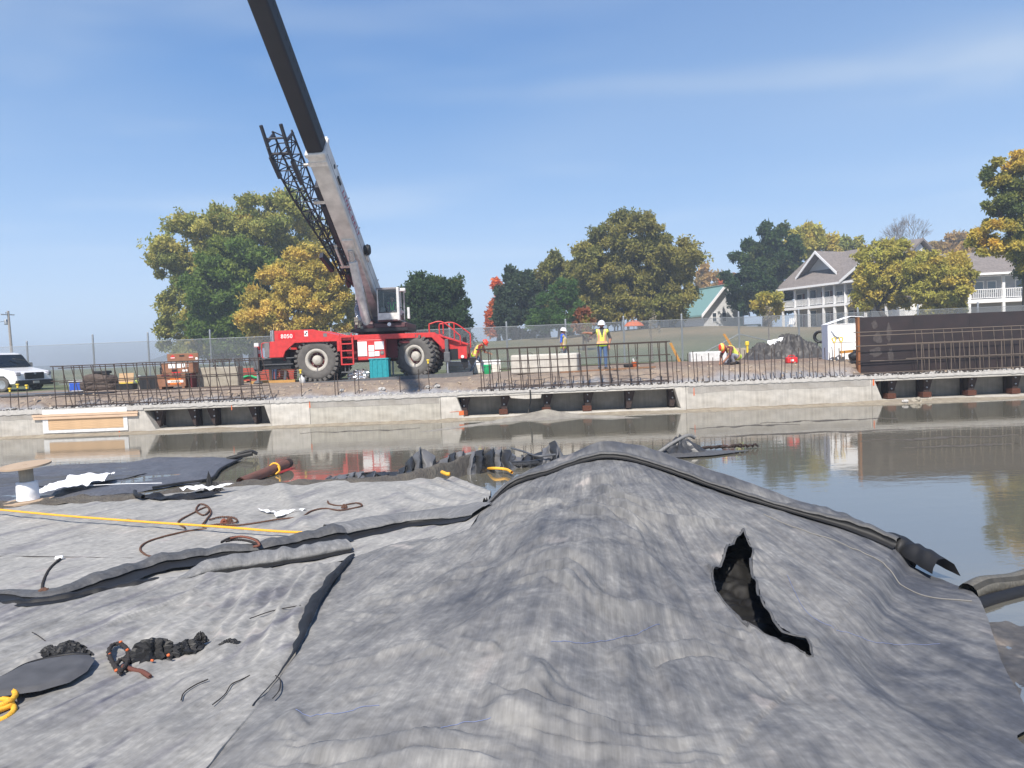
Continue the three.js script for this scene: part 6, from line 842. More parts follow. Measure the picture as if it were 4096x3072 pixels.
// ---------------------------------------------------------------- van at the left edge
{
  const p = onZ(33, 372, -36), t = thing('parked_van', 'white van with black grille parked at the left edge', 'van', [p.x - 2.42, gnd(p.x, -36) - 0.02, p.z - 0.9], rad(-15)); t.scale.set(1.12, 1.04, 1.12); const W = 1.82;
  const prof = [[-2.3, 0.32], [-2.32, 1.7], [-2.2, 1.84], [0.25, 1.84], [0.50, 1.78], [1.02, 1.12], [1.95, 0.92], [2.10, 0.80], [2.14, 0.42], [2.06, 0.30], [1.74, 0.30], [1.66, 0.52], [1.45, 0.68], [1.2, 0.68], [1.0, 0.52], [0.92, 0.30], [-1.0, 0.30], [-1.1, 0.55], [-1.4, 0.68], [-1.7, 0.55], [-1.8, 0.3]];
  part('body', ext(prof, W, -W / 2, 0.06), MT.vanWhite, t, 0);
  part('windshield', ext([[0.58, 1.72], [1.05, 1.15], [1.08, 1.17], [0.61, 1.74]], W - 0.24, -W / 2 + 0.12), MT.glassDark, t);
  part('side_window', ext([[-0.35, 1.12], [0.80, 1.12], [0.62, 1.36], [0.30, 1.68], [-0.35, 1.68]], 0.012, W / 2 + 0.001), MT.glassDark, t); part('side_window', ext([[-0.35, 1.12], [0.80, 1.12], [0.62, 1.36], [0.30, 1.68], [-0.35, 1.68]], 0.012, -W / 2 - 0.013), MT.glassDark, t);
  part('grille', rb(0.06, 0.32, 0.95, 0.025, 2.12, 0.70, 0), MT.black, t); for (let i = 0; i < 4; i++) part('grille_bar', bx(0.02, 0.025, 0.9, 2.155, 0.58 + i * 0.08, 0), MT.blackPlastic, t);
  part('bumper', rb(0.16, 0.26, W - 0.02, 0.05, 2.12, 0.38, 0), MT.blackPlastic, t); part('licence_plate', bx(0.012, 0.11, 0.3, 2.206, 0.40, 0), MT.concWhite, t); part('badge', place(new THREE.CylinderGeometry(0.05, 0.05, 0.02, 16), 2.165, 0.80, 0, 0, 0, Math.PI / 2), MT.galv, t);
  for (const s of [-1, 1]) { part('headlight', rb(0.34, 0.18, 0.20, 0.04, 1.98, 0.80, s * (W / 2 - 0.17), 0, s * -0.25), M([0.30, 0.30, 0.34], { roughness: 0.12 }), t); part('mirror', [rb(0.1, 0.2, 0.18, 0.03, 0.78, 1.24, s * (W / 2 + 0.14)), bx(0.05, 0.05, 0.1, 0.78, 1.16, s * (W / 2 + 0.04))], MT.blackPlastic, t); }
  part('cladding', [bx(2.0, 0.16, 0.02, 0, 0.40, W / 2 + 0.012), bx(2.0, 0.16, 0.02, 0, 0.40, -W / 2 - 0.012)], MT.blackPlastic, t); part('wiper', bar([1.08, 1.16, -0.5], [0.86, 1.46, 0.1], 0.01), MT.black, t);
  for (const [x, s] of [[1.32, 1], [1.32, -1], [-1.4, 1], [-1.4, -1]]) { const w = new THREE.Group(); w.name = 'wheel'; w.position.set(x, 0.33, s * (W / 2 - 0.12)); t.add(w); part('tyre', lathe([[0.2, -0.1], [0.3, -0.11], [0.33, -0.07], [0.33, 0.07], [0.3, 0.11], [0.2, 0.1]], 28).rotateX(Math.PI / 2), MT.tyre, w); part('rim', [lathe([[0.001, 0.06], [0.1, 0.07], [0.19, 0.1], [0.21, 0.1], [0.21, -0.1], [0.001, -0.1]], 24).rotateX(s * Math.PI / 2)], MT.galv, w); }
}
// ---------------------------------------------------------------- houses on the rise
{ // main two-storey house; local x along the porch front, z out of it
  const c = thing('porch_house', 'two-storey pale house with white porch columns and grey gabled roof, left of the two', 'house', [38.28, 3.44, -104.1], rad(-66.1)), L = 16.9, e = 5.62, f2 = 2.78;
  const P = (n, g, m, par = c, s = 1) => part(n, g, m, par, s);
  P('wall', [b6(0.2, L - 0.2, 0, 5.75, -11, -2.0)], MT.sidingGrey, c, 1.2); P('end_wall', b6(L - 0.19, L - 0.1, 0, 6.4, -11, -2.0), MT.siding, c, 1.2);
  P('porch_floor', b6(0, L, f2 - 0.05, f2 + 0.30, -2.0, 0.12), MT.trim); P('porch_ceiling', b6(0, L, e - 0.08, e, -2.0, 0.1), MT.trim); P('porch_step', b6(0, L, -0.4, 0.05, -2.0, 0.2), MT.concTan);
  const xs = [0.12, 2.35, 4.8, 7.3, 9.1, 10.85, 13.8, L - 0.12];
  xs.forEach((x, i) => { P('column', [b6(x - 0.13, x + 0.13, 0, f2 - 0.05, -0.2, 0.06)], MT.trim); P('column', b6(x - 0.11, x + 0.11, f2 + 0.3, e - 0.08, -0.2, 0.04), MT.trim); });
  for (let i = 0; i < xs.length - 1; i++) { const a = xs[i] + 0.11, b = xs[i + 1] - 0.11, n = Math.round((b - a) / 0.2), g = [b6(a, b, f2 + 1.22, f2 + 1.30, -0.12, -0.04), b6(a, b, f2 + 0.42, f2 + 0.48, -0.12, -0.04)]; for (let k = 0; k < n; k++) { const x = lerp(a, b, (k + 0.5) / n); g.push(b6(x - 0.035, x + 0.035, f2 + 0.48, f2 + 1.22, -0.11, -0.05)); } P('railing', g, MT.trim); }
  for (const y of [0.35, f2 + 0.35]) for (const [x, w, h, k] of [[1.3, 0.9, 2.05, 1], [3.6, 1.3, 2.05, 0], [6.1, 0.9, 2.05, 1], [8.2, 1.0, 1.5, 0], [10.0, 0.8, 2.05, 1], [12.4, 1.4, 1.6, 0], [15.2, 1.4, 1.6, 0]]) { const w1 = new THREE.Group(); w1.name = k ? 'door' : 'window'; w1.position.set(x, y + (k ? 0 : 0.35) - 0.25, -1.99); c.add(w1); P('frame', [b6(-w / 2 - 0.07, -w / 2, 0, h + 0.07, 0, 0.05), b6(w / 2, w / 2 + 0.07, 0, h + 0.07, 0, 0.05), b6(-w / 2, w / 2, h, h + 0.07, 0, 0.05)], MT.trim, w1); P('glass', b6(-w / 2, w / 2, 0, h, -0.02, 0.02), MT.winGlass, w1); if (k) for (const s of [-1, 1]) P('shutter', b6(s * (w / 2 + 0.29) - 0.2, s * (w / 2 + 0.29) + 0.2, 0, h, 0, 0.06), MT.shutter, w1); }
  // main roof: ridge along x, with a cross gable and a pediment at the right
  const ry = 10.15, rz = -6.0, slope = (pts, x0, x1) => ext(pts, x1 - x0).rotateY(-Math.PI / 2).translate(x1, 0, 0);
  const roofProf = [[0.65, e - 0.12], [rz, ry], [-12.6, e - 0.12], [-12.6, e + 0.14], [rz, ry + 0.26], [0.65, e + 0.14]];
  const rot = (p, x0, x1) => { const g = ext(p.map(([z, y]) => [-z, y]), x1 - x0); g.rotateY(Math.PI / 2); return g.translate(x0, 0, 0); };
  const roof = P('roof', rot(roofProf, -0.6, L + 0.4), MT.shingle, c, 3.2); P('eave_board', b6(-0.6, L + 0.4, e - 0.12, e + 0.15, 0.66, 0.72), MT.trim, roof); P('attic_wall', rot([[-2, e], [rz, ry - 0.2], [-11, e]], 0.2, L - 0.15), MT.siding);
  const gable = (x, hw, ay, by, zf, zb, n, inner) => { const g = new THREE.Group(); g.name = n; c.add(g); const t = 0.24, sl = (ay - by) / hw; P('gable_roof', [ext([[x - hw - 0.1, by - 0.1 * sl], [x, ay], [x + hw + 0.1, by - 0.1 * sl], [x + hw + 0.1, by - 0.1 * sl + t], [x, ay + t], [x - hw - 0.1, by - 0.1 * sl + t]], zf - zb, zb)], MT.shingle, g, 3.2); P('rake_board', [ext([[x - hw - 0.12, by - 0.12 * sl - 0.12], [x, ay - 0.12], [x + hw + 0.12, by - 0.12 * sl - 0.12], [x + hw + 0.12, by - 0.12 * sl + t], [x, ay + t + 0.04], [x - hw - 0.12, by - 0.12 * sl + t]], 0.1, zf + 0.003)], MT.trim, g); P('gable_wall', ext([[x - hw, by], [x + hw, by], [x, ay]], 0.1, zf - inner), MT.siding, g, 1.2); return g; };
  gable(5.13, 3.4, ry + 0.02, 7.1, -1.05, -6.2, 'cross_gable', 1.5); gable(13.85, 3.0, 7.5, e + 0.12, 0.75, -4, 'porch_gable', 1.1);
  P('downpipe', bar([10.85, 0, 0.12], [10.85, e, 0.12], 0.06), MT.trim);
  // end porch facing the viewer
  P('end_balcony', [b6(L, L + 1.8, f2, f2 + 0.25, -7, 0), ...range(-6.6, -0.2, 5).map((z) => b6(L + 1.6, L + 1.8, 0, e, z - 0.1, z + 0.1)), b6(L + 1.66, L + 1.72, f2 + 1.15, f2 + 1.25, -7, 0), b6(L, L + 2.0, e - 0.1, e + 0.1, -7, 0.3)], MT.trim); P('end_railing', range(-6.9, -0.1, 34).map((z) => b6(L + 1.67, L + 1.71, f2 + 0.25, f2 + 1.15, z - 0.03, z + 0.03)), MT.trim);
}
{ const p = onZ(791.5, 326, -99), c = thing('lawn_chair', 'white slatted lawn chair on the grass before the porch house', 'chair', [p.x, gnd(p.x, p.z), p.z], rad(-40)); part('seat', bx(0.8, 0.08, 0.7, 0, 0.42, 0), MT.trim, c); part('backrest', range(-0.3, 0.3, 4).map((x) => bx(0.16, 0.85, 0.05, x * 1.1, 0.85, -0.4, -0.3)), MT.trim, c); for (const x of [-0.36, 0.36]) for (const z of [-0.3, 0.32]) part('leg', bx(0.09, 0.42, 0.09, x, 0.2, z), MT.trim, c); part('armrest', [bx(0.14, 0.05, 0.8, -0.44, 0.68, 0), bx(0.14, 0.05, 0.8, 0.44, 0.68, 0)], MT.trim, c); }
{ // barn-like house with pale green metal roof
  const c = thing('green_roof_house', 'white house with pale green metal roof behind the big olive oak', 'house', [32.8, gnd(33, -114) - 0.05, -114], rad(15.7)), P = (n, g, m, par = c, s = 1) => part(n, g, m, par, s);
  c.scale.setScalar(1.295); P('gable_wall', ext([[-2.6, 0], [2.6, 0], [2.6, 2.3], [0, 5.1], [-2.6, 2.3]], 0.2, -0.2), MT.siding, c, 1.4); P('side_wall', b6(-2.6, -2.45, 0, 2.3, -15, -0.2), MT.siding, c, 1.4); P('side_wall', b6(2.45, 2.6, 0, 2.3, -15, -0.2), MT.siding, c, 1.4);
  for (const s of [-1, 1]) { const r = P('roof_slope', ext([[0, 5.12], [s * 3.15, 1.72], [s * 3.15, 1.92], [0, 5.34]], 16, -15.4), MT.greenRoof, c, 2.2); P('rake_trim', ext([[0, 5.0], [s * 3.2, 1.55], [s * 3.2, 1.94], [0, 5.38]], 0.12, 0.62), MT.trim, r); }
  P('ridge_cap', bx(0.3, 0.08, 16, 0, 5.38, -7.4), MT.greenRoof);
  for (const x of [-1.15, 0.15]) { const w = new THREE.Group(); w.name = 'window'; w.position.set(x, 1.1, 0.0); c.add(w); P('frame', [b6(-0.32, -0.25, 0, 1.0, 0, 0.05), b6(0.25, 0.32, 0, 1.0, 0, 0.05), b6(-0.32, 0.32, 1.0, 1.07, 0, 0.05), b6(-0.32, 0.32, -0.06, 0, 0, 0.05), b6(-0.25, 0.25, 0.48, 0.53, 0, 0.04)], MT.trim, w); P('glass', b6(-0.25, 0.25, 0, 1, 0, 0.02), MT.winGlass, w); }
  P('corner_trim', b6(2.3, 2.62, 0, 2.9, -0.1, 0.06), MT.tealTrim);
  P('side_porch', [b6(2.6, 6.6, 2.3, 2.5, -6, 0.2), b6(6.4, 6.6, 0, 2.3, 0.0, 0.2), b6(6.4, 6.6, 0, 2.3, -5.9, -5.7)], MT.trim); P('porch_back_wall', b6(2.6, 6.6, 0, 2.3, -6.1, -6.0), MT.black);
  P('porch_bench', [b6(3.4, 5.6, 0.5, 0.65, -1.2, -0.6), b6(3.4, 3.5, 0, 0.5, -1.2, -0.6), b6(5.5, 5.6, 0, 0.5, -1.2, -0.6)], MT.tealTrim);
}
{ // low garage between the yellow trees
  const p = onZ(913, 314, -86), c = thing('garage', 'low white garage half hidden by the leaning yellow-green tree', 'garage', [p.x, gnd(p.x, p.z) + 0.1, p.z], rad(-6)); part('wall', b6(-1.5, 1.5, 0, 3.2, -4, 0), MT.siding, c, 1.3); part('roof', [ext([[-2, 3.15], [2, 3.15], [1.2, 4.2], [-1.2, 4.2]], 4.8, -4.3)], MT.shingle, c, 3); part('garage_door', b6(-0.9, 1.0, 0, 2.4, 0, 0.05), MT.trim, c); part('downpipe', bar([-0.98, 0, 0.08], [-0.98, 4.0, 0.08], 0.05), MT.trim, c);
}
{ // right-hand porch house
  const x0 = onZ(968, 300, -80).x, c = thing('porch_house', 'two-storey house with white balcony at the right edge', 'house', [x0, 2.1 + 13 / 740 * 80, -80], rad(-7)), P = (n, g, m, par = c, s = 1) => part(n, g, m, par, s), f2 = 2.0, e = 4.75;
  P('wall', b6(0.1, 12, -1.5, e, -9, -1.9), MT.sidingGrey, c, 1.2); P('porch_floor', b6(-0.1, 12, f2 - 0.28, f2 + 0.12, -1.9, 0.15), MT.trim); P('porch_ceiling', b6(-0.1, 12, e - 0.12, e, -1.9, 0.12), MT.trim);
  const xs = [0.1, 3.55, 7.0, 10.4]; for (const x of xs) { P('column', b6(x - 0.14, x + 0.14, f2 + 0.12, e - 0.12, -0.14, 0.12), MT.trim); P('column', b6(x - 0.14, x + 0.14, -1.5, f2 - 0.28, -0.14, 0.12), MT.trim); }
  for (let i = 0; i < 3; i++) { const a = xs[i] + 0.14, b = xs[i + 1] - 0.14, n = 17, g = [b6(a, b, f2 + 1.12, f2 + 1.2, -0.05, 0.05), b6(a, b, f2 + 0.22, f2 + 0.28, -0.05, 0.05)]; for (let k = 0; k < n; k++) { const x = lerp(a, b, (k + 0.5) / n); g.push(b6(x - 0.03, x + 0.03, f2 + 0.28, f2 + 1.12, -0.03, 0.03)); } P('railing', g, MT.trim); }
  for (const y of [-0.8, f2 + 0.9]) for (const x of [2.0, 3.3, 6.2]) { const w = new THREE.Group(); w.name = 'window'; w.position.set(x, y, -1.89); c.add(w); P('frame', [b6(-0.5, -0.42, 0, 1.2, 0, 0.05), b6(0.42, 0.5, 0, 1.2, 0, 0.05), b6(-0.5, 0.5, 1.2, 1.28, 0, 0.05), b6(-0.5, 0.5, -0.08, 0, 0, 0.05)], MT.trim, w); P('glass', b6(-0.42, 0.42, 0, 1.2, 0, 0.02), M([0.16, 0.2, 0.24], { roughness: 0.1 }), w); }
  P('door', b6(0.5, 1.4, f2 + 0.12, f2 + 2.2, -1.9, -1.84), MT.shutter); P('roof', ext([[0.75, e - 0.1], [-4.6, e + 2.6], [-10, e - 0.1], [-10, e + 0.12], [-4.6, e + 2.85], [0.75, e + 0.12]].map(([z, y]) => [-z, y]), 14.4).rotateY(Math.PI / 2).translate(-0.9, 0, 0), MT.shingle, c, 3.2); P('eave_board', b6(-0.9, 13.5, e - 0.1, e + 0.13, 0.76, 0.82), MT.trim); P('small_gable', [ext([[4.9, e + 1.9], [6.4, e + 2.9], [7.9, e + 1.9]], 0.12, -1.6)], MT.trim);
}
{ // open pavilion under the oak
  const p = onZ(640, 336, -98), c = thing('pavilion', 'small grey-roofed pavilion with white posts under the big oak', 'pavilion', [p.x, gnd(p.x, p.z) - 0.05, p.z], rad(-8)); part('roof', [new THREE.ConeGeometry(3.6, 1.5, 4).rotateY(Math.PI / 4).scale(1.3, 1, 0.8).translate(0, 3.1, 0), bx(6.4, 0.18, 4.0, 0, 2.32, 0)], MT.shingle, c, 2); for (const x of [-2.9, -1.6, -0.3, 1.0, 2.3, 3.0]) part('post', b6(x - 0.09, x + 0.09, 0, 2.3, 1.7, 1.88), MT.trim, c); for (const x of [-2.9, 0, 3.0]) part('post', b6(x - 0.09, x + 0.09, 0, 2.3, -1.88, -1.7), MT.trim, c);
  const q = onZ(672, 330, -96), k = thing('shed', 'low white shed in the shade right of the pavilion', 'shed', [q.x, gnd(q.x, q.z) - 0.05, q.z], rad(-10)); part('wall', b6(-1.6, 1.6, 0, 2.1, -2.5, 0), MT.siding, k, 1.3); part('roof', ext([[-1.9, 2.05], [1.9, 2.05], [0, 3.0]], 3, -2.8), MT.trim, k, 3); part('door', b6(-0.4, 0.4, 0, 1.8, 0, 0.04), MT.winGlass, k);
  const w = onZ(610, 334, -104), b = thing('gazebo', 'row of white posts of an open gazebo left of the pavilion', 'gazebo', [w.x, gnd(w.x, w.z), w.z]); part('roof', [bx(5, 0.15, 3, 0, 2.35, 0), new THREE.ConeGeometry(2.6, 0.8, 4).rotateY(Math.PI / 4).scale(1.3, 1, 0.8).translate(0, 2.82, 0)], MT.trim, b); for (let i = 0; i < 6; i++) part('post', b6(-2.4 + i * 0.96 - 0.1, -2.4 + i * 0.96 + 0.1, 0, 2.3, 1.3, 1.5), MT.trim, b);
  const o = onZ(634, 330, -90), u = thing('orange_canopy', 'small orange canopy on the lawn under the big oak', 'canopy', [o.x, gnd(o.x, o.z), o.z]); part('cover', [lathe([[1.25, 0.5], [0.95, 0.85], [0.4, 1.15], [0.001, 1.2]], 18).scale(1, 1, 0.7)], MT.orange, u); part('leg', range(-0.8, 0.8, 3).map((x) => bar([x, 0, 0], [x, 0.8, 0], 0.04)), MT.steelGrey, u);
}
// ---------------------------------------------------------------- trees
const leafMats = {}; const leafMat = new THREE.MeshPhysicalMaterial({ color: 0xffffff, roughness: 0.85, transmission: 0.42, thickness: 0, side: THREE.DoubleSide, specularIntensity: 0.3 });
function clump(n, size, spread, seed, needle = false) { const r = mulberry(seed), pos = [], idx = []; for (let i = 0; i < n; i++) { const q = new THREE.Quaternion().setFromEuler(new THREE.Euler(r() * 6.3, r() * 6.3, r() * 6.3)), c = V(r() - 0.5, r() - 0.5, r() - 0.5).multiplyScalar(2 * spread), s = size * (0.7 + 0.6 * r()), o = pos.length / 3, w = needle ? 0.25 : 0.42; for (const [x, y, z] of [[0, -s, 0], [s * w * 1.1, -0.1 * s, 0.12 * s], [0, s, 0.05 * s], [-s * w * 1.1, 0.05 * s, 0.12 * s]]) pos.push(...V(x, y, z).applyQuaternion(q).add(c).toArray()); idx.push(o, o + 1, o + 2, o, o + 2, o + 3); } const g = new THREE.BufferGeometry(); g.setAttribute('position', new THREE.Float32BufferAttribute(pos, 3)); g.setIndex(idx); const h = g.toNonIndexed(); h.computeVertexNormals(); return h; }
const CL = [clump(9, 0.2, 0.34, 71), clump(9, 0.18, 0.30, 72), clump(10, 0.16, 0.34, 73, true), clump(5, 0.12, 0.34, 74)];
const PAL = { yg: [[0.34, 0.28, 0.07], [0.25, 0.235, 0.055], [0.14, 0.165, 0.04], [0.36, 0.26, 0.06]], near: [[0.44, 0.31, 0.05], [0.30, 0.25, 0.04], [0.14, 0.15, 0.03], [0.06, 0.085, 0.022]], green: [[0.10, 0.145, 0.022], [0.07, 0.115, 0.02], [0.15, 0.175, 0.03]], gold: [[0.46, 0.34, 0.085], [0.38, 0.29, 0.06], [0.26, 0.23, 0.045], [0.48, 0.33, 0.10]], dark: [[0.028, 0.055, 0.016], [0.022, 0.045, 0.014], [0.04, 0.07, 0.02], [0.085, 0.085, 0.02]], olive: [[0.165, 0.155, 0.035], [0.125, 0.13, 0.03], [0.20, 0.175, 0.04], [0.10, 0.11, 0.028]], deep: [[0.03, 0.05, 0.022], [0.024, 0.042, 0.02], [0.045, 0.062, 0.022]], pine: [[0.055, 0.115, 0.022], [0.04, 0.085, 0.02], [0.08, 0.14, 0.03]], orange: [[0.48, 0.13, 0.04], [0.38, 0.10, 0.03], [0.34, 0.16, 0.04]], russet: [[0.26, 0.085, 0.04], [0.18, 0.07, 0.035], [0.2, 0.11, 0.05]], brown: [[0.27, 0.18, 0.07], [0.22, 0.165, 0.06], [0.32, 0.21, 0.07], [0.17, 0.145, 0.05]], lime: [[0.33, 0.285, 0.05], [0.24, 0.235, 0.045], [0.38, 0.30, 0.06], [0.16, 0.175, 0.035]], pale: [[0.26, 0.22, 0.17], [0.2, 0.17, 0.13]] };
// blobs: [u, v, ru, rv] in pixels of the photograph at distance D
function tree(name, label, D, trunkU, groundV, blobs, pal, o = {}) {
  const k = D / F, seed = o.seed ?? Math.round(trunkU * 7 + D), r = mulberry(seed), bp = onZ(trunkU, groundV, -D), gyv = o.gy ?? gnd(bp.x, -D) - 0.1, t = thing(name, label, 'tree', [bp.x, gyv, -D], 0, o.group);
  const B = blobs.map(([u, v, ru, rv, pz]) => { const p = onZ(u, v, -D); return { c: V(p.x - bp.x, p.y - gyv, (pz ?? (r() - 0.5)) * Math.min(ru, 60) * k * 0.8), r: V(ru * k, rv * k, Math.min(ru, rv * 1.3) * k * 0.95) }; });
  const topY = Math.max(...B.map((b) => b.c.y + b.r.y)), tr = (o.tr ?? 0.03) * topY, P = PAL[pal], trunk = [], q0 = V(0, -0.3, 0), lowY = Math.min(...B.map((b) => b.c.y - b.r.y * 0.3)), fork = V((o.lean ?? 0) * topY, Math.max(topY * 0.16, Math.min(lowY, topY * 0.4)), 0);
  trunk.push(bar(q0, fork, tr * 1.25, tr * 0.85, 9)); trunk.push(bar([0, -0.3, 0], [0, 0.5, 0], tr * 1.7, tr * 1.15, 9));
  const limbs = []; for (const b of B) { const e = b.c.clone().add(V(0, b.r.y * 0.25, 0)), m = fork.clone().lerp(e, 0.5).add(V((r() - 0.5) * 0.8, 0.4, (r() - 0.5) * 0.8)); const d = fork.distanceTo(e); limbs.push(bar(fork, m, tr * 0.5, tr * 0.33, 6), bar(m, e, tr * 0.33, tr * 0.1, 5)); for (let i = 0; i < (o.twigs ?? 5); i++) { const a = m.clone().lerp(e, r()), w = b.c.clone().add(V((r() - 0.5) * 1.7 * b.r.x, (r() - 0.5) * 1.7 * b.r.y, (r() - 0.5) * 1.7 * b.r.z)); limbs.push(bar(a, w, tr * 0.12, tr * 0.04, 4)); } }
  part('trunk', trunk, o.bark ?? MT.bark, t, 1.5); part('limbs', limbs, o.bark ?? MT.bark, t, 1.5);
  const dens = (o.dens ?? 1) * 0.56, cs = (o.cs ?? 1), S0 = [], r3 = () => (r() + r() + r()) / 1.5 - 1;
  for (const b of B) {
    const n = Math.round(Math.PI * (b.r.x / k) * (b.r.y / k) * dens), hueB = r(), sub = []; const ns = Math.max(6, Math.round(n / 42));
    for (let i = 0; i < ns; i++) { const th = r() * 6.283, ph = Math.acos(2 * r() - 1), rad_ = 0.52 + 0.54 * Math.sqrt(r()); sub.push({ d: V(Math.sin(ph) * Math.cos(th), Math.cos(ph), Math.sin(ph) * Math.sin(th)).multiplyScalar(rad_), s: (0.12 + 0.22 * r()) * (o.lump ?? 1), h: r() }); }
    for (let i = 0; i < n; i++) { const s = sub[(r() * ns) | 0], f = V(r3(), r3() * 0.75, r3()).multiplyScalar(s.s * 1.35).add(s.d), rag = o.loose ? (1 + 0.35 * r() * r()) : 1; const p = V(f.x * b.r.x, f.y * b.r.y, f.z * b.r.z).multiplyScalar(rag).add(b.c); if (o.droop) p.y -= 0.12 * b.r.y * (Math.abs(f.x) * 1.2) ** 2; if (p.y < 0.3) continue; const hz = clamp(0.35 * hueB + 0.6 * s.h + 0.2 * r() - 0.08); S0.push([p, hz, f.y]); }
  }
  const m = new THREE.InstancedMesh(CL[o.cl ?? 0], leafMat, S0.length), qq = new THREE.Quaternion(), mt = new THREE.Matrix4(), cc = new THREE.Color(); m.name = 'crown'; m.castShadow = m.receiveShadow = true;
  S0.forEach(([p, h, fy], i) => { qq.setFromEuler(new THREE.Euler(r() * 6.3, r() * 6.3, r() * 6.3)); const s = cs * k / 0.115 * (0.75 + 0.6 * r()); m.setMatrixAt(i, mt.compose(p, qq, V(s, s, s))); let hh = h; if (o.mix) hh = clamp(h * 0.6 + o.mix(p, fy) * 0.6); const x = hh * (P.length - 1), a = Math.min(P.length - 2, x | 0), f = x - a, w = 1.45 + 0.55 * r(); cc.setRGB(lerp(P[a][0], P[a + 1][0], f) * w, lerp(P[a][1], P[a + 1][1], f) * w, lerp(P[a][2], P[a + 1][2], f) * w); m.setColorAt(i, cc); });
  m.userData = { kind: 'stuff' }; t.add(m); return t;
}
// left group
tree('tall_tree', 'tallest yellow-green tree at the left, behind the green one', 90, 256, 361, [[272, 224, 34, 25], [232, 234, 38, 25], [197, 246, 33, 26], [300, 240, 26, 22], [250, 250, 40, 26], [180, 270, 20, 24], [186, 318, 22, 24], [190, 345, 30, 15], [215, 300, 28, 40], [208, 342, 30, 16], [292, 262, 30, 18], [174, 296, 12, 10]], 'yg', { dens: 0.95, loose: true, tr: 0.03 });
tree('green_tree', 'mid-green tree in front of the tallest tree at the left', 84, 239, 361, [[240, 262, 30, 24], [222, 285, 30, 26], [250, 286, 30, 26], [215, 315, 26, 26], [238, 318, 32, 26], [228, 338, 30, 18], [262, 270, 18, 16]], 'green', { dens: 1.25 });
tree('golden_tree', 'golden-yellow tree behind the lattice of the crane', 78, 283, 361, [[300, 268, 30, 20], [272, 292, 28, 24], [310, 288, 32, 24], [264, 316, 24, 20], [294, 318, 34, 22], [330, 300, 22, 22], [282, 336, 34, 15], [325, 325, 26, 14], [340, 278, 12, 14], [256, 332, 16, 12]], 'gold', { dens: 1.15 });
tree('small_yellow_tree', 'small yellow-green tree seen under the boom left of the crane turntable', 80, 351, 360, [[347, 318, 10, 14], [353, 308, 8, 10], [350, 330, 11, 9]], 'lime', { dens: 1.2 });
for (const [u, l] of [[223, 'leftmost slim tree of the row behind the fence left of the crane'], [250, 'thin young tree of the row between the big trunks left of the crane']]) tree('slim_tree', l, 88, u, 361, [[u, 342, 13, 10], [u + 3, 336, 12, 10]], 'green', { tr: 0.035 });
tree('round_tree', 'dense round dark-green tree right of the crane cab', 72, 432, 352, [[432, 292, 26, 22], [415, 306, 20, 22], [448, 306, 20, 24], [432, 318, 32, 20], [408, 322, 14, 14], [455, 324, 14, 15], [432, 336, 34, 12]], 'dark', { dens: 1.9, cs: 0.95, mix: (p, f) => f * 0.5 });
// middle group
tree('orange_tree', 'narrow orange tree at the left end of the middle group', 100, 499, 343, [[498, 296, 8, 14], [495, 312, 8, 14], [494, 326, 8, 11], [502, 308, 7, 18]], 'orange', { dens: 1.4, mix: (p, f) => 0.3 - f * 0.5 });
tree('dark_tree', 'dark-green tree beside the narrow orange tree', 94, 516, 344, [[519, 280, 13, 15], [511, 296, 15, 18], [525, 300, 15, 22], [508, 316, 14, 16], [520, 322, 20, 14]], 'deep', { dens: 1.7 });
tree('brown_green_tree', 'brownish-green tree behind the bright green pine', 98, 548, 342, [[545, 272, 11, 15], [556, 268, 16, 16], [540, 296, 16, 22], [566, 284, 16, 20], [550, 308, 22, 18]], 'olive', { dens: 1.2 });
tree('pine_tree', 'bright green layered pine in the middle group', 86, 560, 342, [[566, 288, 12, 9], [556, 300, 18, 8], [568, 306, 16, 8], [548, 316, 20, 7], [566, 320, 20, 7], [552, 324, 24, 5]], 'pine', { dens: 1.5, cl: 2, lump: 0.8 });
tree('russet_sapling', 'slim russet tree in front of the big oak', 62, 583.5, 347, [[583, 314, 6, 9], [583, 324, 9, 8], [584, 334, 9, 8]], 'russet', { dens: 1.6, tr: 0.02, mix: (p, f) => p.y < 3 ? 0.9 : 0.1 });
tree('big_oak', 'largest broad olive-green oak in the middle of the picture', 92, 644, 332, [[632, 234, 30, 20], [606, 252, 24, 18], [648, 238, 18, 14], [640, 262, 36, 20], [670, 262, 24, 20], [680, 280, 16, 22], [600, 276, 26, 20], [628, 290, 38, 20], [664, 294, 28, 20], [596, 300, 22, 18], [618, 308, 32, 12], [660, 310, 28, 10], [690, 262, 8, 12], [588, 262, 14, 14]], 'olive', { dens: 1.15, tr: 0.035, loose: true });
tree('hill_tree', 'brown-green tree far off above the green metal roof', 160, 708, 325, [[702, 277, 10, 11], [715, 285, 14, 10], [726, 290, 12, 8], [704, 288, 8, 8]], 'brown', { dens: 1.3, gy: 4 });
tree('hill_tree', 'small orange tree far off right of the green metal roof', 158, 730, 325, [[731, 281, 7, 5], [726, 283, 5, 4]], 'orange', { dens: 1.3, gy: 4 });
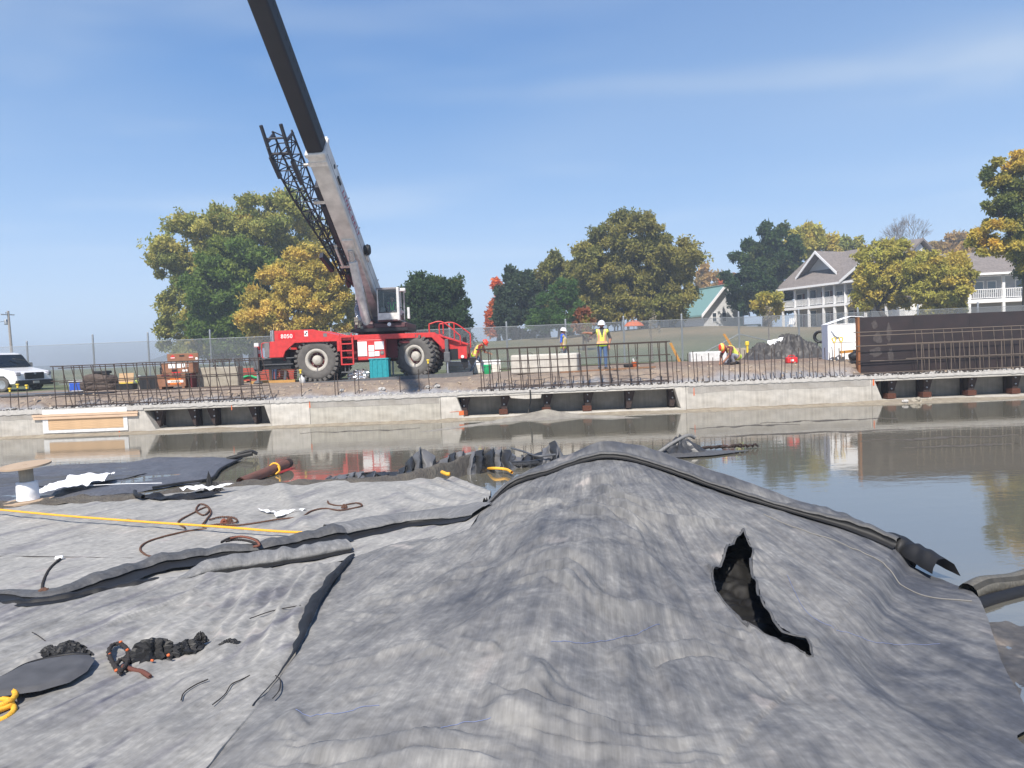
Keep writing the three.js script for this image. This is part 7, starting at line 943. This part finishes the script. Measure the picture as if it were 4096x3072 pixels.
// right group
tree('maple_tree', 'large dark-green maple left of the porch house', 109, 766, 331, [[765, 240, 17, 14], [782, 244, 17, 16], [748, 262, 18, 16], [775, 262, 24, 18], [742, 282, 18, 16], [764, 284, 24, 18], [788, 276, 16, 20], [750, 302, 20, 11], [774, 302, 20, 12], [738, 296, 10, 10]], 'dark', { dens: 1.5, tr: 0.03 });
tree('olive_tree', 'olive-yellow tree rising behind the porch house roof', 118, 812, 325, [[812, 236, 18, 12], [800, 248, 16, 14], [824, 246, 14, 13], [812, 258, 20, 10], [835, 262, 10, 8]], 'lime', { dens: 1.1, gy: 4.5, loose: true });
tree('thin_tree', 'thin wispy tree standing above the porch house ridge', 122, 852, 325, [[845, 244, 8, 7], [858, 247, 9, 6], [838, 252, 8, 6], [866, 250, 8, 7]], 'yg', { dens: 0.8, gy: 4.5, loose: true });
tree('small_tree', 'small bushy tree left of the porch house columns', 88, 769, 333, [[768, 300, 11, 9], [760, 308, 9, 7], [776, 310, 10, 7]], 'lime', { dens: 1.1, seed: 88 });
tree('leaning_tree', 'yellow-green tree leaning in front of the right end of the porch house', 78, 892, 318, [[880, 262, 22, 16], [866, 280, 16, 16], [896, 272, 20, 18], [878, 292, 20, 14], [904, 290, 16, 14], [862, 298, 12, 10], [884, 305, 16, 9], [912, 266, 14, 12], [893, 256, 26, 12], [918, 258, 18, 12]], 'lime', { dens: 0.8, loose: true, lean: -0.18, tr: 0.03, gy: 3.3 });
tree('yellow_tree', 'golden-green tree between the garage and the right-hand house', 74, 944, 318, [[930, 268, 18, 14], [948, 272, 18, 18], [936, 288, 24, 18], [920, 280, 14, 16], [960, 296, 9, 14], [950, 292, 13, 16], [940, 304, 22, 10], [957, 280, 8, 12]], 'lime', { dens: 1.9, gy: 3.4, mix: (p) => 0.5 + p.x * 0.12 });
for (const [u, v, ru, rv, p, l] of [[880, 252, 22, 10, 'brown', 'leftmost brown tree of the wooded hill behind the houses'], [905, 252, 20, 10, 'brown', 'second brown tree of the wooded hill, below the bare tree'], [935, 254, 22, 9, 'brown', 'third brown tree of the wooded hill behind the houses'], [958, 246, 20, 11, 'brown', 'rust-brown tree of the wooded hill left of the big right-hand tree'], [988, 262, 22, 12, 'yg', 'yellow-green tree of the wooded hill above the right-hand roof']]) tree('hill_tree', l, 150, u, 320, [[u, v, ru, rv], [u - 6, v + 8, ru, rv], [u + 8, v + 7, ru, rv * 0.9]], p, { dens: 1.1, gy: 5 });
{ // bare grey tree on the hill
  const D = 145, p = onZ(906, 255, -D), t = thing('bare_tree', 'bare grey leafless tree on the wooded hill behind the houses', 'tree', [p.x, p.y - 3, -D]), r = mulberry(77), g = [], grow = (a, d, l, w, n) => { const b = a.clone().addScaledVector(d, l); g.push(bar(a, b, w, w * 0.65, 4)); if (n) for (let i = 0; i < 3; i++) grow(b, d.clone().add(V((r() - 0.5) * 1.1, 0.12 * r(), (r() - 0.5) * 1.1)).normalize(), l * (0.66 + 0.2 * r()), w * 0.6, n - 1); }; grow(V(0, -2, 0), V(0.03, 1, 0), 4.6, 0.22, 0); for (let i = 0; i < 6; i++) grow(V(0, 1 + i * 0.35, 0), V((r() - 0.5) * 1.5, 1, (r() - 0.5) * 1.5).normalize(), 2.3, 0.12, 5); part('trunk', g.slice(0, 1), MT.barkPale, t); part('branches', g.slice(1), M([0.20, 0.18, 0.17], { roughness: 1 }), t); }
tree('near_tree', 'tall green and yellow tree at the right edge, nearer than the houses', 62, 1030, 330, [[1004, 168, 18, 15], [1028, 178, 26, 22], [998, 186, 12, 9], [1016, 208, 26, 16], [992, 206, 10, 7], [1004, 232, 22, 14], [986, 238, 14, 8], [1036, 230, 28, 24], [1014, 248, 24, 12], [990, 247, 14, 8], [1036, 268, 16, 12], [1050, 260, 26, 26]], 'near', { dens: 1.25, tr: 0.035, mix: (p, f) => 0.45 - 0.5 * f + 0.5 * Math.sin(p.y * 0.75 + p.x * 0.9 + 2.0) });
// saplings by the fence
for (const [u, v, D, h, l, pal] of [[652, 352, 44, 1.9, 'young sapling with a thin brown crown below the big oak', 'pale'], [769, 344, 58, 2.6, 'slim pale sapling in front of the porch house', 'pale'], [586.5, 352, 52, 2.2, 'bushy grey-green sapling behind the fence beside the russet tree', 'olive']]) { const p = 740 / D; tree('sapling', l, D, u, v, [[u, v - h * p * 0.75, 0.42 * p, 0.5 * p], [u, v - h * p, 0.26 * p, 0.45 * p]], pal, { dens: pal === 'olive' ? 0.9 : 0.45, cl: 3, tr: 0.018, cs: 0.7, gy: gnd(onZ(u, v, -D).x, -D), bark: MT.barkPale }); }
for (const [u, ru, l] of [[512, 7, 'leftmost low round shrub on the ridge under the middle trees'], [527, 9, 'second low shrub on the ridge under the middle trees'], [541, 5, 'third, smallest low shrub on the ridge under the middle trees'], [569, 6, 'rightmost low round shrub on the ridge under the middle trees']]) tree('shrub', l, 101, u, 341, [[u, 337.5, ru, 5]], 'deep', { dens: 1.4, tr: 0.05 });
// ---------------------------------------------------------------- things lying on the sheets and in the water
const fan = (poly, ht, rings = 14, n = 90) => {                      // a flexible sheet filling an outline of [x, distance]
  const b = resample([...poly, poly[0]], n + 1).slice(0, n), cx = b.reduce((a, p) => a + p[0], 0) / n, cd = b.reduce((a, p) => a + p[1], 0) / n, pos = [cx, ht(cx, cd, 0), -cd], idx = [];
  for (let k = 1; k <= rings; k++) for (let i = 0; i < n; i++) { const t = k / rings, x = lerp(cx, b[i][0], t), d = lerp(cd, b[i][1], t); pos.push(x, ht(x, d, t), -d); const o = 1 + (k - 1) * n, j = (i + 1) % n; if (k === 1) idx.push(0, 1 + i, 1 + j); else idx.push(o - n + i, o + i, o + j, o - n + i, o + j, o - n + j); }
  const g = new THREE.BufferGeometry(); g.setAttribute('position', new THREE.Float32BufferAttribute(pos, 3)); g.setIndex(idx); g.computeVertexNormals(); return g;
};
const crumple = (seed, sx, sy, sz, peak = 0.6, sharp = 0.5) => { const g = new THREE.IcosahedronGeometry(1, 7), p = g.attributes.position; for (let i = 0; i < p.count; i++) { const x = p.getX(i), y = p.getY(i), z = p.getZ(i), n = 1 - sharp * Math.abs(fbm(x * 1.7 + seed, y * 1.7 + z * 1.3 + seed * 0.3, 500 + seed, 3)) * 1.6; const h = Math.max(-0.08, y); p.setXYZ(i, x * sx * n * (1 - peak * Math.max(0, y)), h * sy * (0.6 + 0.6 * n), z * sz * n * (1 - peak * Math.max(0, y))); } g.computeVertexNormals(); return toCreasedNormals(g, 0.25); };
const pw = (u, v, y = 0.03) => { const p = onY(u * PX, v * PX, y); return [p.x, -p.z]; };
{ // cable reel
  const p = hit(62, 1086), t = thing('cable_reel', 'wooden cable reel wound with white line, standing at the left edge', 'reel', [p.x, p.y + 0.0, p.z], 0.3); t.rotation.z = 0.02; t.scale.setScalar(0.88);
  const disc = (y, tl) => place(new THREE.CylinderGeometry(0.36, 0.36, 0.028, 40), 0, y, 0, 0, 0, tl);
  part('flange', [disc(0.03, 0.03)], M([0.50, 0.39, 0.29], { map: 'wood', roughness: 0.85 }), t, 0.8); part('flange', [place(new THREE.CylinderGeometry(0.36, 0.36, 0.028, 40), 0, 0.60, 0, 0.06, 0, 0.04), place(new THREE.CylinderGeometry(0.03, 0.03, 0.032, 12), 0, 0.602, 0)], M([0.50, 0.39, 0.29], { map: 'wood', roughness: 0.85 }), t, 0.8);
  part('core', place(new THREE.CylinderGeometry(0.10, 0.10, 0.56, 24), 0, 0.31, 0), MT.concTan, t); part('wound_line', [lathe([[0.10, 0.05], [0.155, 0.05], [0.158, 0.2], [0.145, 0.34], [0.10, 0.345]], 30), ...range(0, 13, 14).map((k) => place(new THREE.TorusGeometry(0.152 - 0.0006 * k, 0.009, 5, 30), 0, 0.06 + k * 0.021, 0, Math.PI / 2 + 0.02))], MT.whiteSheet, t, 0.5);  // grey upper core paints the shade of the top flange above the winding
}
{ // dark floating sheet with the white one beside it
  const t = thing('floating_sheet', 'dark grey sheet half floating at the water edge, upper left', 'sheet', [0, 0, 0]); const poly = [pw(-260, 1078), pw(-260, 1018), pw(0, 1012), pw(150, 1006), pw(300, 996), pw(420, 986), pw(492, 984), pw(522, 992), pw(478, 1014), pw(455, 1036), pw(330, 1056), pw(240, 1068), pw(60, 1086)];
  part('sheet', fan(poly, (x, d, e) => { const wet = sm(-5.0, -7.2, x) * 0.05; return 0.05 + 0.06 * fbm(x * 0.8, d * 1.4, 511, 3) + 0.04 * (0.4 - Math.abs(fbm(x * 1.6 - d * 1.4, d * 1.6, 513, 3))) - wet - 0.05 * sm(0.92, 1, e) + 0.02 * sm(0.75, 0.9, e) + 0.012; }, 40, 160), M([0.13, 0.135, 0.155], { map: 'weave', bump: 'weaveB', bs: 0.015, roughness: 0.55 }), t, 1.2);
  part('turned_edge', tube([...[[330, 1056], [392, 1046], [455, 1036], [478, 1014], [522, 992]].map(([u, v]) => { const [x, d] = pw(u, v); return [x, 0.05, -d]; })], 0.022, 60, 8), undr, t); part('stripe', tube([[180, 1052], [260, 1048], [350, 1046]].map(([u, v]) => { const [x, d] = pw(u, v, 0.08); return [x, 0.1, -d]; }), 0.006, 30, 4), MT.whiteSheet, t);
  const c = thing('black_flap', 'black curled corner standing at the right end of the dark floating sheet', 'flap', [...(() => { const q = onY(519 * PX, 993 * PX, 0); return [q.x, 0, q.z]; })()]); part('curl', [tube([[-0.25, 0.03, 0.1], [0, 0.08, 0], [0.25, 0.12, -0.05]], 0.05, 24, 8), tube([[-0.05, 0.12, 0], [0.2, 0.17, -0.05], [0.34, 0.10, -0.1]], 0.035, 20, 8)], undr, c);
  const w = thing('white_sheet', 'crumpled white sheet lying by the cable reel', 'sheet', [0, 0, 0]); part('cloth', fan([pw(62, 1078), pw(120, 1060), pw(150, 1046), pw(205, 1042), pw(250, 1034), pw(222, 1052), pw(176, 1064), pw(120, 1074)], (x, d, e) => 0.20 + 0.07 * fbm(x * 2, d * 3, 521, 3) + 0.03 * fbm(x * 6, d * 7, 523, 2) - 0.04 * e, 16, 90), MT.whiteSheet, w);
  const q = thing('soaked_sheet', 'dark wet sheet in the water behind the cable reel', 'sheet', [0, 0, 0]); part('cloth', fan([pw(-200, 1062, 0), pw(-200, 1040, 0), pw(40, 1034, 0), pw(200, 1022, 0), pw(320, 1024, 0), pw(220, 1046, 0), pw(60, 1056, 0)], (x, d, e) => 0.05 + 0.05 * fbm(x * 1.2, d * 2.2, 525, 3) - 0.035 * e, 16, 90), hemDark, q);
}
{ // crumpled black plastic between the sheets and the water
  const t = thing('black_plastic_heap', 'heap of crumpled black plastic at the water edge behind the rear sheet', 'plastic sheeting', [0, 0, 0]), m = M([0.05, 0.052, 0.058], { map: 'blotch', bump: 'blotch', bs: 0.03, roughness: 0.38 }), mg2 = M([0.12, 0.122, 0.125], { map: 'weave', bump: 'weaveB', bs: 0.02, roughness: 0.5 });
  { // folded sheeting standing and lying along the edge: a sharp top line with broad creased flanks
    const prof = [[0, .02], [110, .10], [180, .14], [280, .15], [350, .17], [430, .16], [480, .30], [555, .58], [600, .60], [628, .44], [652, .28], [690, .34], [740, .42], [800, .50], [815, .44], [870, .38], [905, .42], [960, .34], [1000, .42], [1050, .42], [1130, .28], [1150, .22], [1230, .24], [1300, .32], [1338, .46], [1388, .44], [1398, .20], [1440, .04]];
    const N = 260, W = 22, pos = [], col = [], idx = [], tri = (x) => Math.abs(((x % 1) + 1) % 1 - 0.5) * 2;
    for (let i = 0; i <= N; i++) { const cx = 1440 * i / N; let k = 0; while (k < prof.length - 2 && prof[k + 1][0] < cx) k++; const h = lerp(prof[k][1], prof[k + 1][1], clamp((cx - prof[k][0]) / (prof[k + 1][0] - prof[k][0]))), u = (1300 + cx * 0.678) / 1.852, c = onY(u * PX, lerp(1033, 1000, sm(300, 1400, cx)) * PX, 0), ph = cx / 58 + 0.8 * fbm(cx / 160, 1, 531, 2), zz = tri(ph), dark = hash(Math.floor(ph * 2), 4, 77);
      for (let j = 0; j <= W; j++) { const q = j / W, s = q < 0.55 ? q / 0.55 : 1 - (q - 0.55) / 0.45, crease = 0.24 * (zz - 0.5) * Math.sin(Math.PI * Math.min(1, s * 0.9 + 0.1)) + 0.05 * fbm(cx / 60, q * 4, 533, 2), z = lerp(0.62, -0.5, q) * (0.55 + 0.6 * h); pos.push(c.x + 0.10 * (zz - 0.5) * s + 0.04 * fbm(cx / 50, q * 5, 535, 2), -0.02 + 0.88 * h * Math.pow(s, 0.85) * (0.82 + 0.36 * hash(Math.floor(ph), 9, 78) * (0.4 + 0.6 * zz)) + 0.05 * fbm(cx / 40, q * 6, 537, 2) * (1 - s), c.z + z + crease); const m = (dark < 0.55 ? 0.08 : 0.85) * (0.8 + 0.3 * fbm(cx / 30, q * 6, 539, 2)); col.push(lerp(0.016, 0.17, m), lerp(0.017, 0.17, m), lerp(0.019, 0.175, m)); if (i < N && j < W) { const o = i * (W + 1) + j; idx.push(o, o + W + 1, o + 1, o + 1, o + W + 1, o + W + 2); } } }
    const g = new THREE.BufferGeometry(); g.setAttribute('position', new THREE.Float32BufferAttribute(pos, 3)); g.setAttribute('color', new THREE.Float32BufferAttribute(col, 3)); g.setIndex(idx); g.computeVertexNormals(); part('folded_band', toCreasedNormals(g, 0.28), M([1, 1, 1], { vertexColors: true, roughness: 0.45 }), t, 0);
  }
  const roll = [[1000, 1000], [1060, 1004], [1130, 1004], [1200, 996], [1240, 988]].map(([u, v]) => { const p = onY(u * PX, v * PX, 0.05); return [p.x, 0.07, p.z]; }); part('roll', tube(roll, 0.055, 50, 10), m, t);
  part('wire_end', tube([[1105, 968], [1130, 975], [1160, 985], [1200, 982]].map(([u, v]) => { const p = onY(u * PX, v * PX, 0.2); return [p.x, 0.2, p.z]; }), 0.02, 30), MT.steelGrey, t);
}
{ const p = onY(1470 * PX, 982 * PX, 0), t = thing('black_fold', 'black folded sheet corner sticking out of the water behind the crest', 'sheet', [p.x, 0, p.z]); part('fold', crumple(21, 0.62, 0.34, 0.35, 0.85, 0.5), M([0.05, 0.052, 0.058], { map: 'blotch', roughness: 0.4 }), t); part('wet_skirt', fan([[-1.1, -0.1], [-0.4, 0.35], [0.5, 0.2], [1.35, 0.0], [0.5, -0.45], [-0.3, -0.55]], (x, d, e) => 0.03 + 0.06 * (1 - e), 8, 50), hemDark, t); part('lip', tube([[-0.5, 0.06, 0.2], [-0.15, 0.25, 0.1], [0.15, 0.36, 0], [0.3, 0.3, -0.1]], 0.035, 30), hemMat, t); }
{ const p = onY(1572 * PX, 968 * PX, 0.03), t = thing('floating_debris', 'small dark tangle of debris floating on the open water', 'debris', [p.x, 0.02, p.z]); part('tangle', range(0, 9, 10).map((i) => tube([[-0.6 + i * 0.12, 0.02, 0.05 * hash(i, 1, 2)], [-0.4 + i * 0.1, 0.05 + 0.04 * hash(i, 2, 2), 0.1], [-0.2 + i * 0.09, 0.02, -0.06]], 0.022, 10, 5)), MT.rustDark, t); part('reddish_scrap', rb(0.1, 0.05, 0.08, 0.02, -0.05, 0.05, 0), MT.rustRed, t); }
{ // rusty pipe with a yellow strap
  const a = onY(520 * PX, 1042 * PX, 0.06), b = onY(624 * PX, 1000 * PX, 0.12), t = thing('rusty_pipe', 'rusty pipe slanting out of the mud into the water', 'pipe', a); const d = b.clone().sub(a); part('pipe', [bar([0, 0, 0], d.toArray(), 0.085, 0.085, 18, true), bar([0, 0, 0], d.toArray(), 0.07, 0.07, 18, true)], M([0.19, 0.095, 0.07], { map: 'rust', roughness: 0.75 }), t); part('end_collar', bar(d.clone().multiplyScalar(0.93).toArray(), d.toArray(), 0.092, 0.092, 18), MT.rustDark, t);
  const s = thing('yellow_strap', 'yellow strap looped round the rusty pipe', 'strap', a.clone().addScaledVector(d, 0.68)); const dn = d.clone().normalize(), q = new THREE.Quaternion().setFromUnitVectors(V(0, 0, 1), dn); part('loop', [new THREE.TorusGeometry(0.10, 0.018, 8, 30).applyQuaternion(q)], MT.ropeYellow, s); part('tail', tube([[0.08, 0.05, 0.05], [0.12, -0.02, 0.12], [0.06, -0.08, 0.16]], 0.015, 16), MT.ropeYellow, s); }
// ropes
const onSheet = (pts, up) => pts.map(([u, v, h]) => { const p = hit(u, v); return [p.x, p.y + up + (h ?? 0), p.z]; });
solo('yellow_rope', 'taut yellow rope running across the rear sheet to the long fold', 'rope', rope(onSheet([[-120, 1106, 0.09], [100, 1128, 0.08], [300, 1143, 0.07], [480, 1156, 0.07], [600, 1164, 0.06], [682, 1170, 0.07]], 0.02), 0.014, 80, 5, 420), MT.ropeYellow, null, 0.5);
solo('yellow_hose', 'yellow hose arching out of the puddle behind the rear sheet', 'hose', tube([[1026, 1030], [1034, 1024], [1062, 1019], [1092, 1021], [1106, 1028]].map(([u, v], i) => { const p = hit(u, v); return [p.x, p.y + 0.06, p.z]; }), 0.024, 50, 8), MT.ropeYellow);
solo('yellow_tie', 'short yellow tie at the foot of the black plastic heap', 'tie', tube([[955, 1020], [965, 1024], [972, 1024]].map(([u, v]) => { const p = onY(u * PX, v * PX, 0.25); return [p.x, 0.25, p.z]; }), 0.03, 20, 8), MT.ropeYellow);
{ const t = thing('rope_coil', 'bright yellow rope coil at the lower left edge', 'rope', [0, 0, 0]); const lp = (pts, h) => part('loop', rope(onSheet(pts, h), 0.016, 26, 5, 160), MT.ropeYellow, t, 0.5); lp([[-60, 1520], [-10, 1508], [25, 1512], [34, 1526], [10, 1544], [-40, 1552]], 0.06); lp([[-60, 1545], [0, 1540], [26, 1536], [30, 1548], [5, 1566], [-60, 1578]], 0.03); lp([[-60, 1530], [-20, 1522], [20, 1528], [22, 1540], [-20, 1556]], 0.04); }
const brownRope = M([0.14, 0.075, 0.05], { map: 'rust', roughness: 0.9 }), blackRope = M([0.035, 0.03, 0.03], { map: 'blotch', roughness: 0.9 });
const loopR = (t, n, pts, r, up, m, turns = 40) => part(n, rope(onSheet(pts, up), r, turns, 4, 200), m, t, 0.3);
{ const t = thing('brown_rope', 'tangled brown rope with a knot, lying on the rear sheet', 'rope', [0, 0, 0]);
  loopR(t, 'loops', [[400, 1146], [386, 1132], [420, 1112], [446, 1100], [452, 1108], [440, 1118], [424, 1108], [432, 1094], [448, 1098], [456, 1112], [446, 1128], [438, 1142], [470, 1138], [510, 1134], [506, 1124], [478, 1122], [452, 1128]], 0.013, 0.03, brownRope, 90);
  loopR(t, 'tail', [[440, 1140], [520, 1138], [600, 1126], [650, 1120], [672, 1108], [700, 1102], [732, 1106], [760, 1102], [782, 1096], [770, 1090], [735, 1096], [712, 1092], [708, 1086]], 0.012, 0.022, brownRope, 110);
  loopR(t, 'tail', [[446, 1146], [400, 1152], [350, 1164], [316, 1176], [303, 1190], [318, 1204], [346, 1210], [365, 1214]], 0.012, 0.02, brownRope, 70);
  for (const [u, v] of [[484, 1134], [496, 1132], [744, 1102]]) { const p = hit(u, v); part('knot', crumple(u, 0.045, 0.04, 0.04, 0.2, 0.5).translate(p.x, p.y + 0.03, p.z), u % 8 === 0 ? brownRope : M([0.22, 0.07, 0.04], { roughness: 0.9 }), t); } }
{ const t = thing('flecked_rope', 'black and orange rope bundled on the long fold', 'rope', [0, 0, 0]); const om = M([0.20, 0.075, 0.05], { roughness: 0.85 }); loopR(t, 'bundle', [[480, 1200], [500, 1190], [530, 1188], [556, 1196], [560, 1206], [540, 1198], [512, 1194], [490, 1198]], 0.014, 0.13, blackRope, 50); loopR(t, 'bundle', [[500, 1196], [524, 1192], [552, 1200], [562, 1212], [550, 1216]], 0.012, 0.15, om, 40); loopR(t, 'tail', [[480, 1202], [440, 1200], [400, 1204], [365, 1212], [352, 1228]], 0.011, 0.05, blackRope, 60);
  const q = thing('flecked_rope', 'short dark rope end lying left of the long fold knot', 'rope', [0, 0, 0]); loopR(q, 'line', [[130, 1212], [112, 1228], [100, 1246], [92, 1270], [96, 1292]], 0.012, 0.02, blackRope, 40); { const p = hit(128, 1211); part('white_tip', rb(0.07, 0.03, 0.05, 0.01, p.x, p.y + 0.03, p.z, 0, 0.5), MT.placard, q); } { const p = hit(97, 1298); part('knot', crumple(9, 0.06, 0.045, 0.05, 0.2, 0.5).translate(p.x, p.y + 0.06, p.z), brownRope, q); } }
solo('thin_line', 'thin dark line lying straight across the rear sheet', 'line', tube(onSheet([[-100, 1203], [60, 1204], [200, 1206], [330, 1208], [470, 1206]], 0.008), 0.005, 120, 4), blackRope);
{ const t = thing('white_scraps', 'torn white plastic scraps beside the brown rope', 'scraps', [0, 0, 0]); const sc = (poly, n) => part('scrap', fan(poly.map(([u, v]) => hp(u, v)), (x, d, e) => H0(x, d) + 0.035 + 0.018 * fbm(x * 9, d * 9, 540 + n, 2), 8, 40), MT.placard, t); sc([[590, 1116], [606, 1108], [640, 1106], [664, 1104], [648, 1112], [622, 1114], [610, 1120], [596, 1122]], 1); sc([[555, 1106], [580, 1108], [600, 1112], [602, 1114], [578, 1112]], 2); }
{ const t = thing('strap_scrap', 'black and white strip of torn edging on the far edge of the rear sheet', 'strip', [0, 0, 0]); part('black_strip', fan([[293, 1076], [300, 1080], [345, 1086], [390, 1082], [440, 1080], [480, 1074], [440, 1068], [400, 1072], [350, 1080], [310, 1078]].map(([u, v]) => hp(u, v)), (x, d, e) => H0(x, d) + 0.07 + 0.05 * fbm(x * 5, d * 4, 551, 2) - 0.03 * e, 8, 70), undr, t); part('curled_end', tube(onSheet([[292, 1072], [295, 1080], [310, 1084]], 0.07), 0.03, 16), undr, t); part('white_tatter', fan([[388, 1072], [420, 1066], [470, 1068], [510, 1064], [480, 1070], [440, 1072], [410, 1076]].map(([u, v]) => hp(u, v)), (x, d, e) => H0(x, d) + 0.11 + 0.05 * fbm(x * 7, d * 5, 553, 2), 8, 60), MT.placard, t);
  const p = hit(456, 1062), q = thing('black_tuft', 'small black plastic tuft standing at the edge of the rear sheet', 'tuft', [p.x, p.y, p.z + 0.05]); part('tuft', [crumple(5, 0.1, 0.26, 0.06, 0.8, 0.4), crumple(8, 0.16, 0.14, 0.08, 0.7, 0.5).translate(0.08, 0, 0)], undr, q); }
{ // torn black bag with rope
  const p = hit(330, 1425), t = thing('black_bag', 'torn black bag lying on the front sheet', 'bag', [p.x, p.y, p.z], 0.25); t.scale.set(0.72, 0.75, 0.72); part('bag', [crumple(13, 0.30, 0.16, 0.17, 0.3, 0.55)], undr, t); part('bag', [crumple(14, 0.22, 0.10, 0.12, 0.4, 0.6).rotateY(0.5).translate(0.26, 0, -0.06), crumple(15, 0.12, 0.05, 0.07, 0.4, 0.6).translate(0.62, 0, -0.12), crumple(17, 0.08, 0.08, 0.05, 0.5, 0.6).translate(0.36, 0.03, -0.22)], undr, t);
  const r = thing('flecked_rope', 'black and orange rope loop beside the torn black bag', 'rope', [0, 0, 0]); loopR(r, 'loop', [[262, 1470], [246, 1450], [236, 1425], [244, 1408], [262, 1406], [276, 1420], [278, 1440], [266, 1462], [250, 1458], [262, 1440], [280, 1444]], 0.016, 0.045, blackRope, 60); loopR(r, 'tail', [[266, 1450], [290, 1458], [308, 1462], [324, 1472]], 0.015, 0.03, M([0.16, 0.06, 0.045], { map: 'blotch', roughness: 0.9 }), 30); for (const [u, v, h] of [[262, 1406, 0.06], [276, 1424, 0.06], [238, 1430, 0.05], [252, 1466, 0.05], [365, 1436, 0.06], [330, 1444, 0.05]]) { const q = hit(u, v); part('orange_fleck', rb(0.018, 0.014, 0.018, 0.005, q.x, q.y + h, q.z, 0.4, u, 0.3), MT.orange, r); } }
{ const t = thing('rubber_flap', 'smooth dark grey rubber flap at the left edge of the front sheet', 'flap', [0, 0, 0]); const pl = [[-90, 1515], [0, 1486], [55, 1456], [110, 1440], [160, 1432], [196, 1434], [206, 1446], [190, 1470], [150, 1495], [90, 1514], [20, 1524], [-90, 1540]].map(([u, v]) => hp(u, v)); part('flap', fan(pl, (x, d, e) => H0(x, d) + 0.075 + 0.01 * fbm(x * 2, d * 2, 561, 2) - 0.02 * sm(0.8, 1, e), 14, 90), M([0.10, 0.10, 0.105], { map: 'blotch', roughness: 0.7 }), t, 0.7); part('black_edge', tube(onSheet([[-90, 1512], [0, 1484], [55, 1454], [110, 1438], [160, 1430], [196, 1433]], 0.05), 0.012, 60, 6), undr, t); part('black_scrap', [[110, 1424, 0.07], [150, 1420, 0.09], [180, 1424, 0.05]].map(([u, v, s], i) => { const p = hit(u, v); return crumple(31 + i, s * 1.5, s * 0.9, s, 0.4, 0.6).translate(p.x, p.y + 0.02, p.z); }), undr, t); }
{ const p = hit(276, 1126); solo('leaf', 'single brown leaf on the rear sheet above the yellow rope', 'leaf', fan([[270, 1127], [276, 1124], [284, 1125], [280, 1129], [273, 1129]].map(([u, v]) => hp(u, v)), (x, d, e) => H0(x, d) + 0.025, 4, 20), M([0.22, 0.18, 0.11], { roughness: 0.9 })); }
{ const t = thing('dark_threads', 'loose dark threads lying over the front sheet and the mound edge', 'threads', [0, 0, 0]); for (const q of [[[392, 1524], [398, 1508], [420, 1492], [450, 1478]], [[460, 1534], [486, 1512], [500, 1490], [520, 1480], [540, 1470]], [[590, 1520], [604, 1502], [606, 1480], [596, 1470]], [[540, 1345], [590, 1328], [650, 1316]], [[100, 1395], [80, 1380], [70, 1375]]]) part('thread', tube(onSheet(q, 0.03), 0.004, 40, 4), blackRope, t); }
// things of a kind carry one group
const GROUPS = { person: 'workers on the site', rebar_cage: 'rebar cages standing on the wall', tool_box: 'brown site tool boxes', plank: 'planks across the plywood cover', clod: 'lumps of broken concrete on the bank', shore_stone: 'stones on the mud below the right recess', storage_bin: 'black storage bins', shovel: 'yellow-handled shovels', low_block: 'low blocks behind the crouching worker', leaning_timber: 'orange leaning timbers', porch_house: 'houses with porches on the rise', slim_tree: 'slim trees left of the crane', hill_tree: 'trees on the far hill', sapling: 'young saplings on the lawn', shrub: 'low shrubs on the ridge', flecked_rope: 'black and orange ropes on the sheets' };
for (const o of scene.children) { const k = GROUPS[o.name.replace(/_[0-9]{3}$/, '')]; if (k && o.userData.label) o.userData.group = k; }
renderer.render(scene, camera);
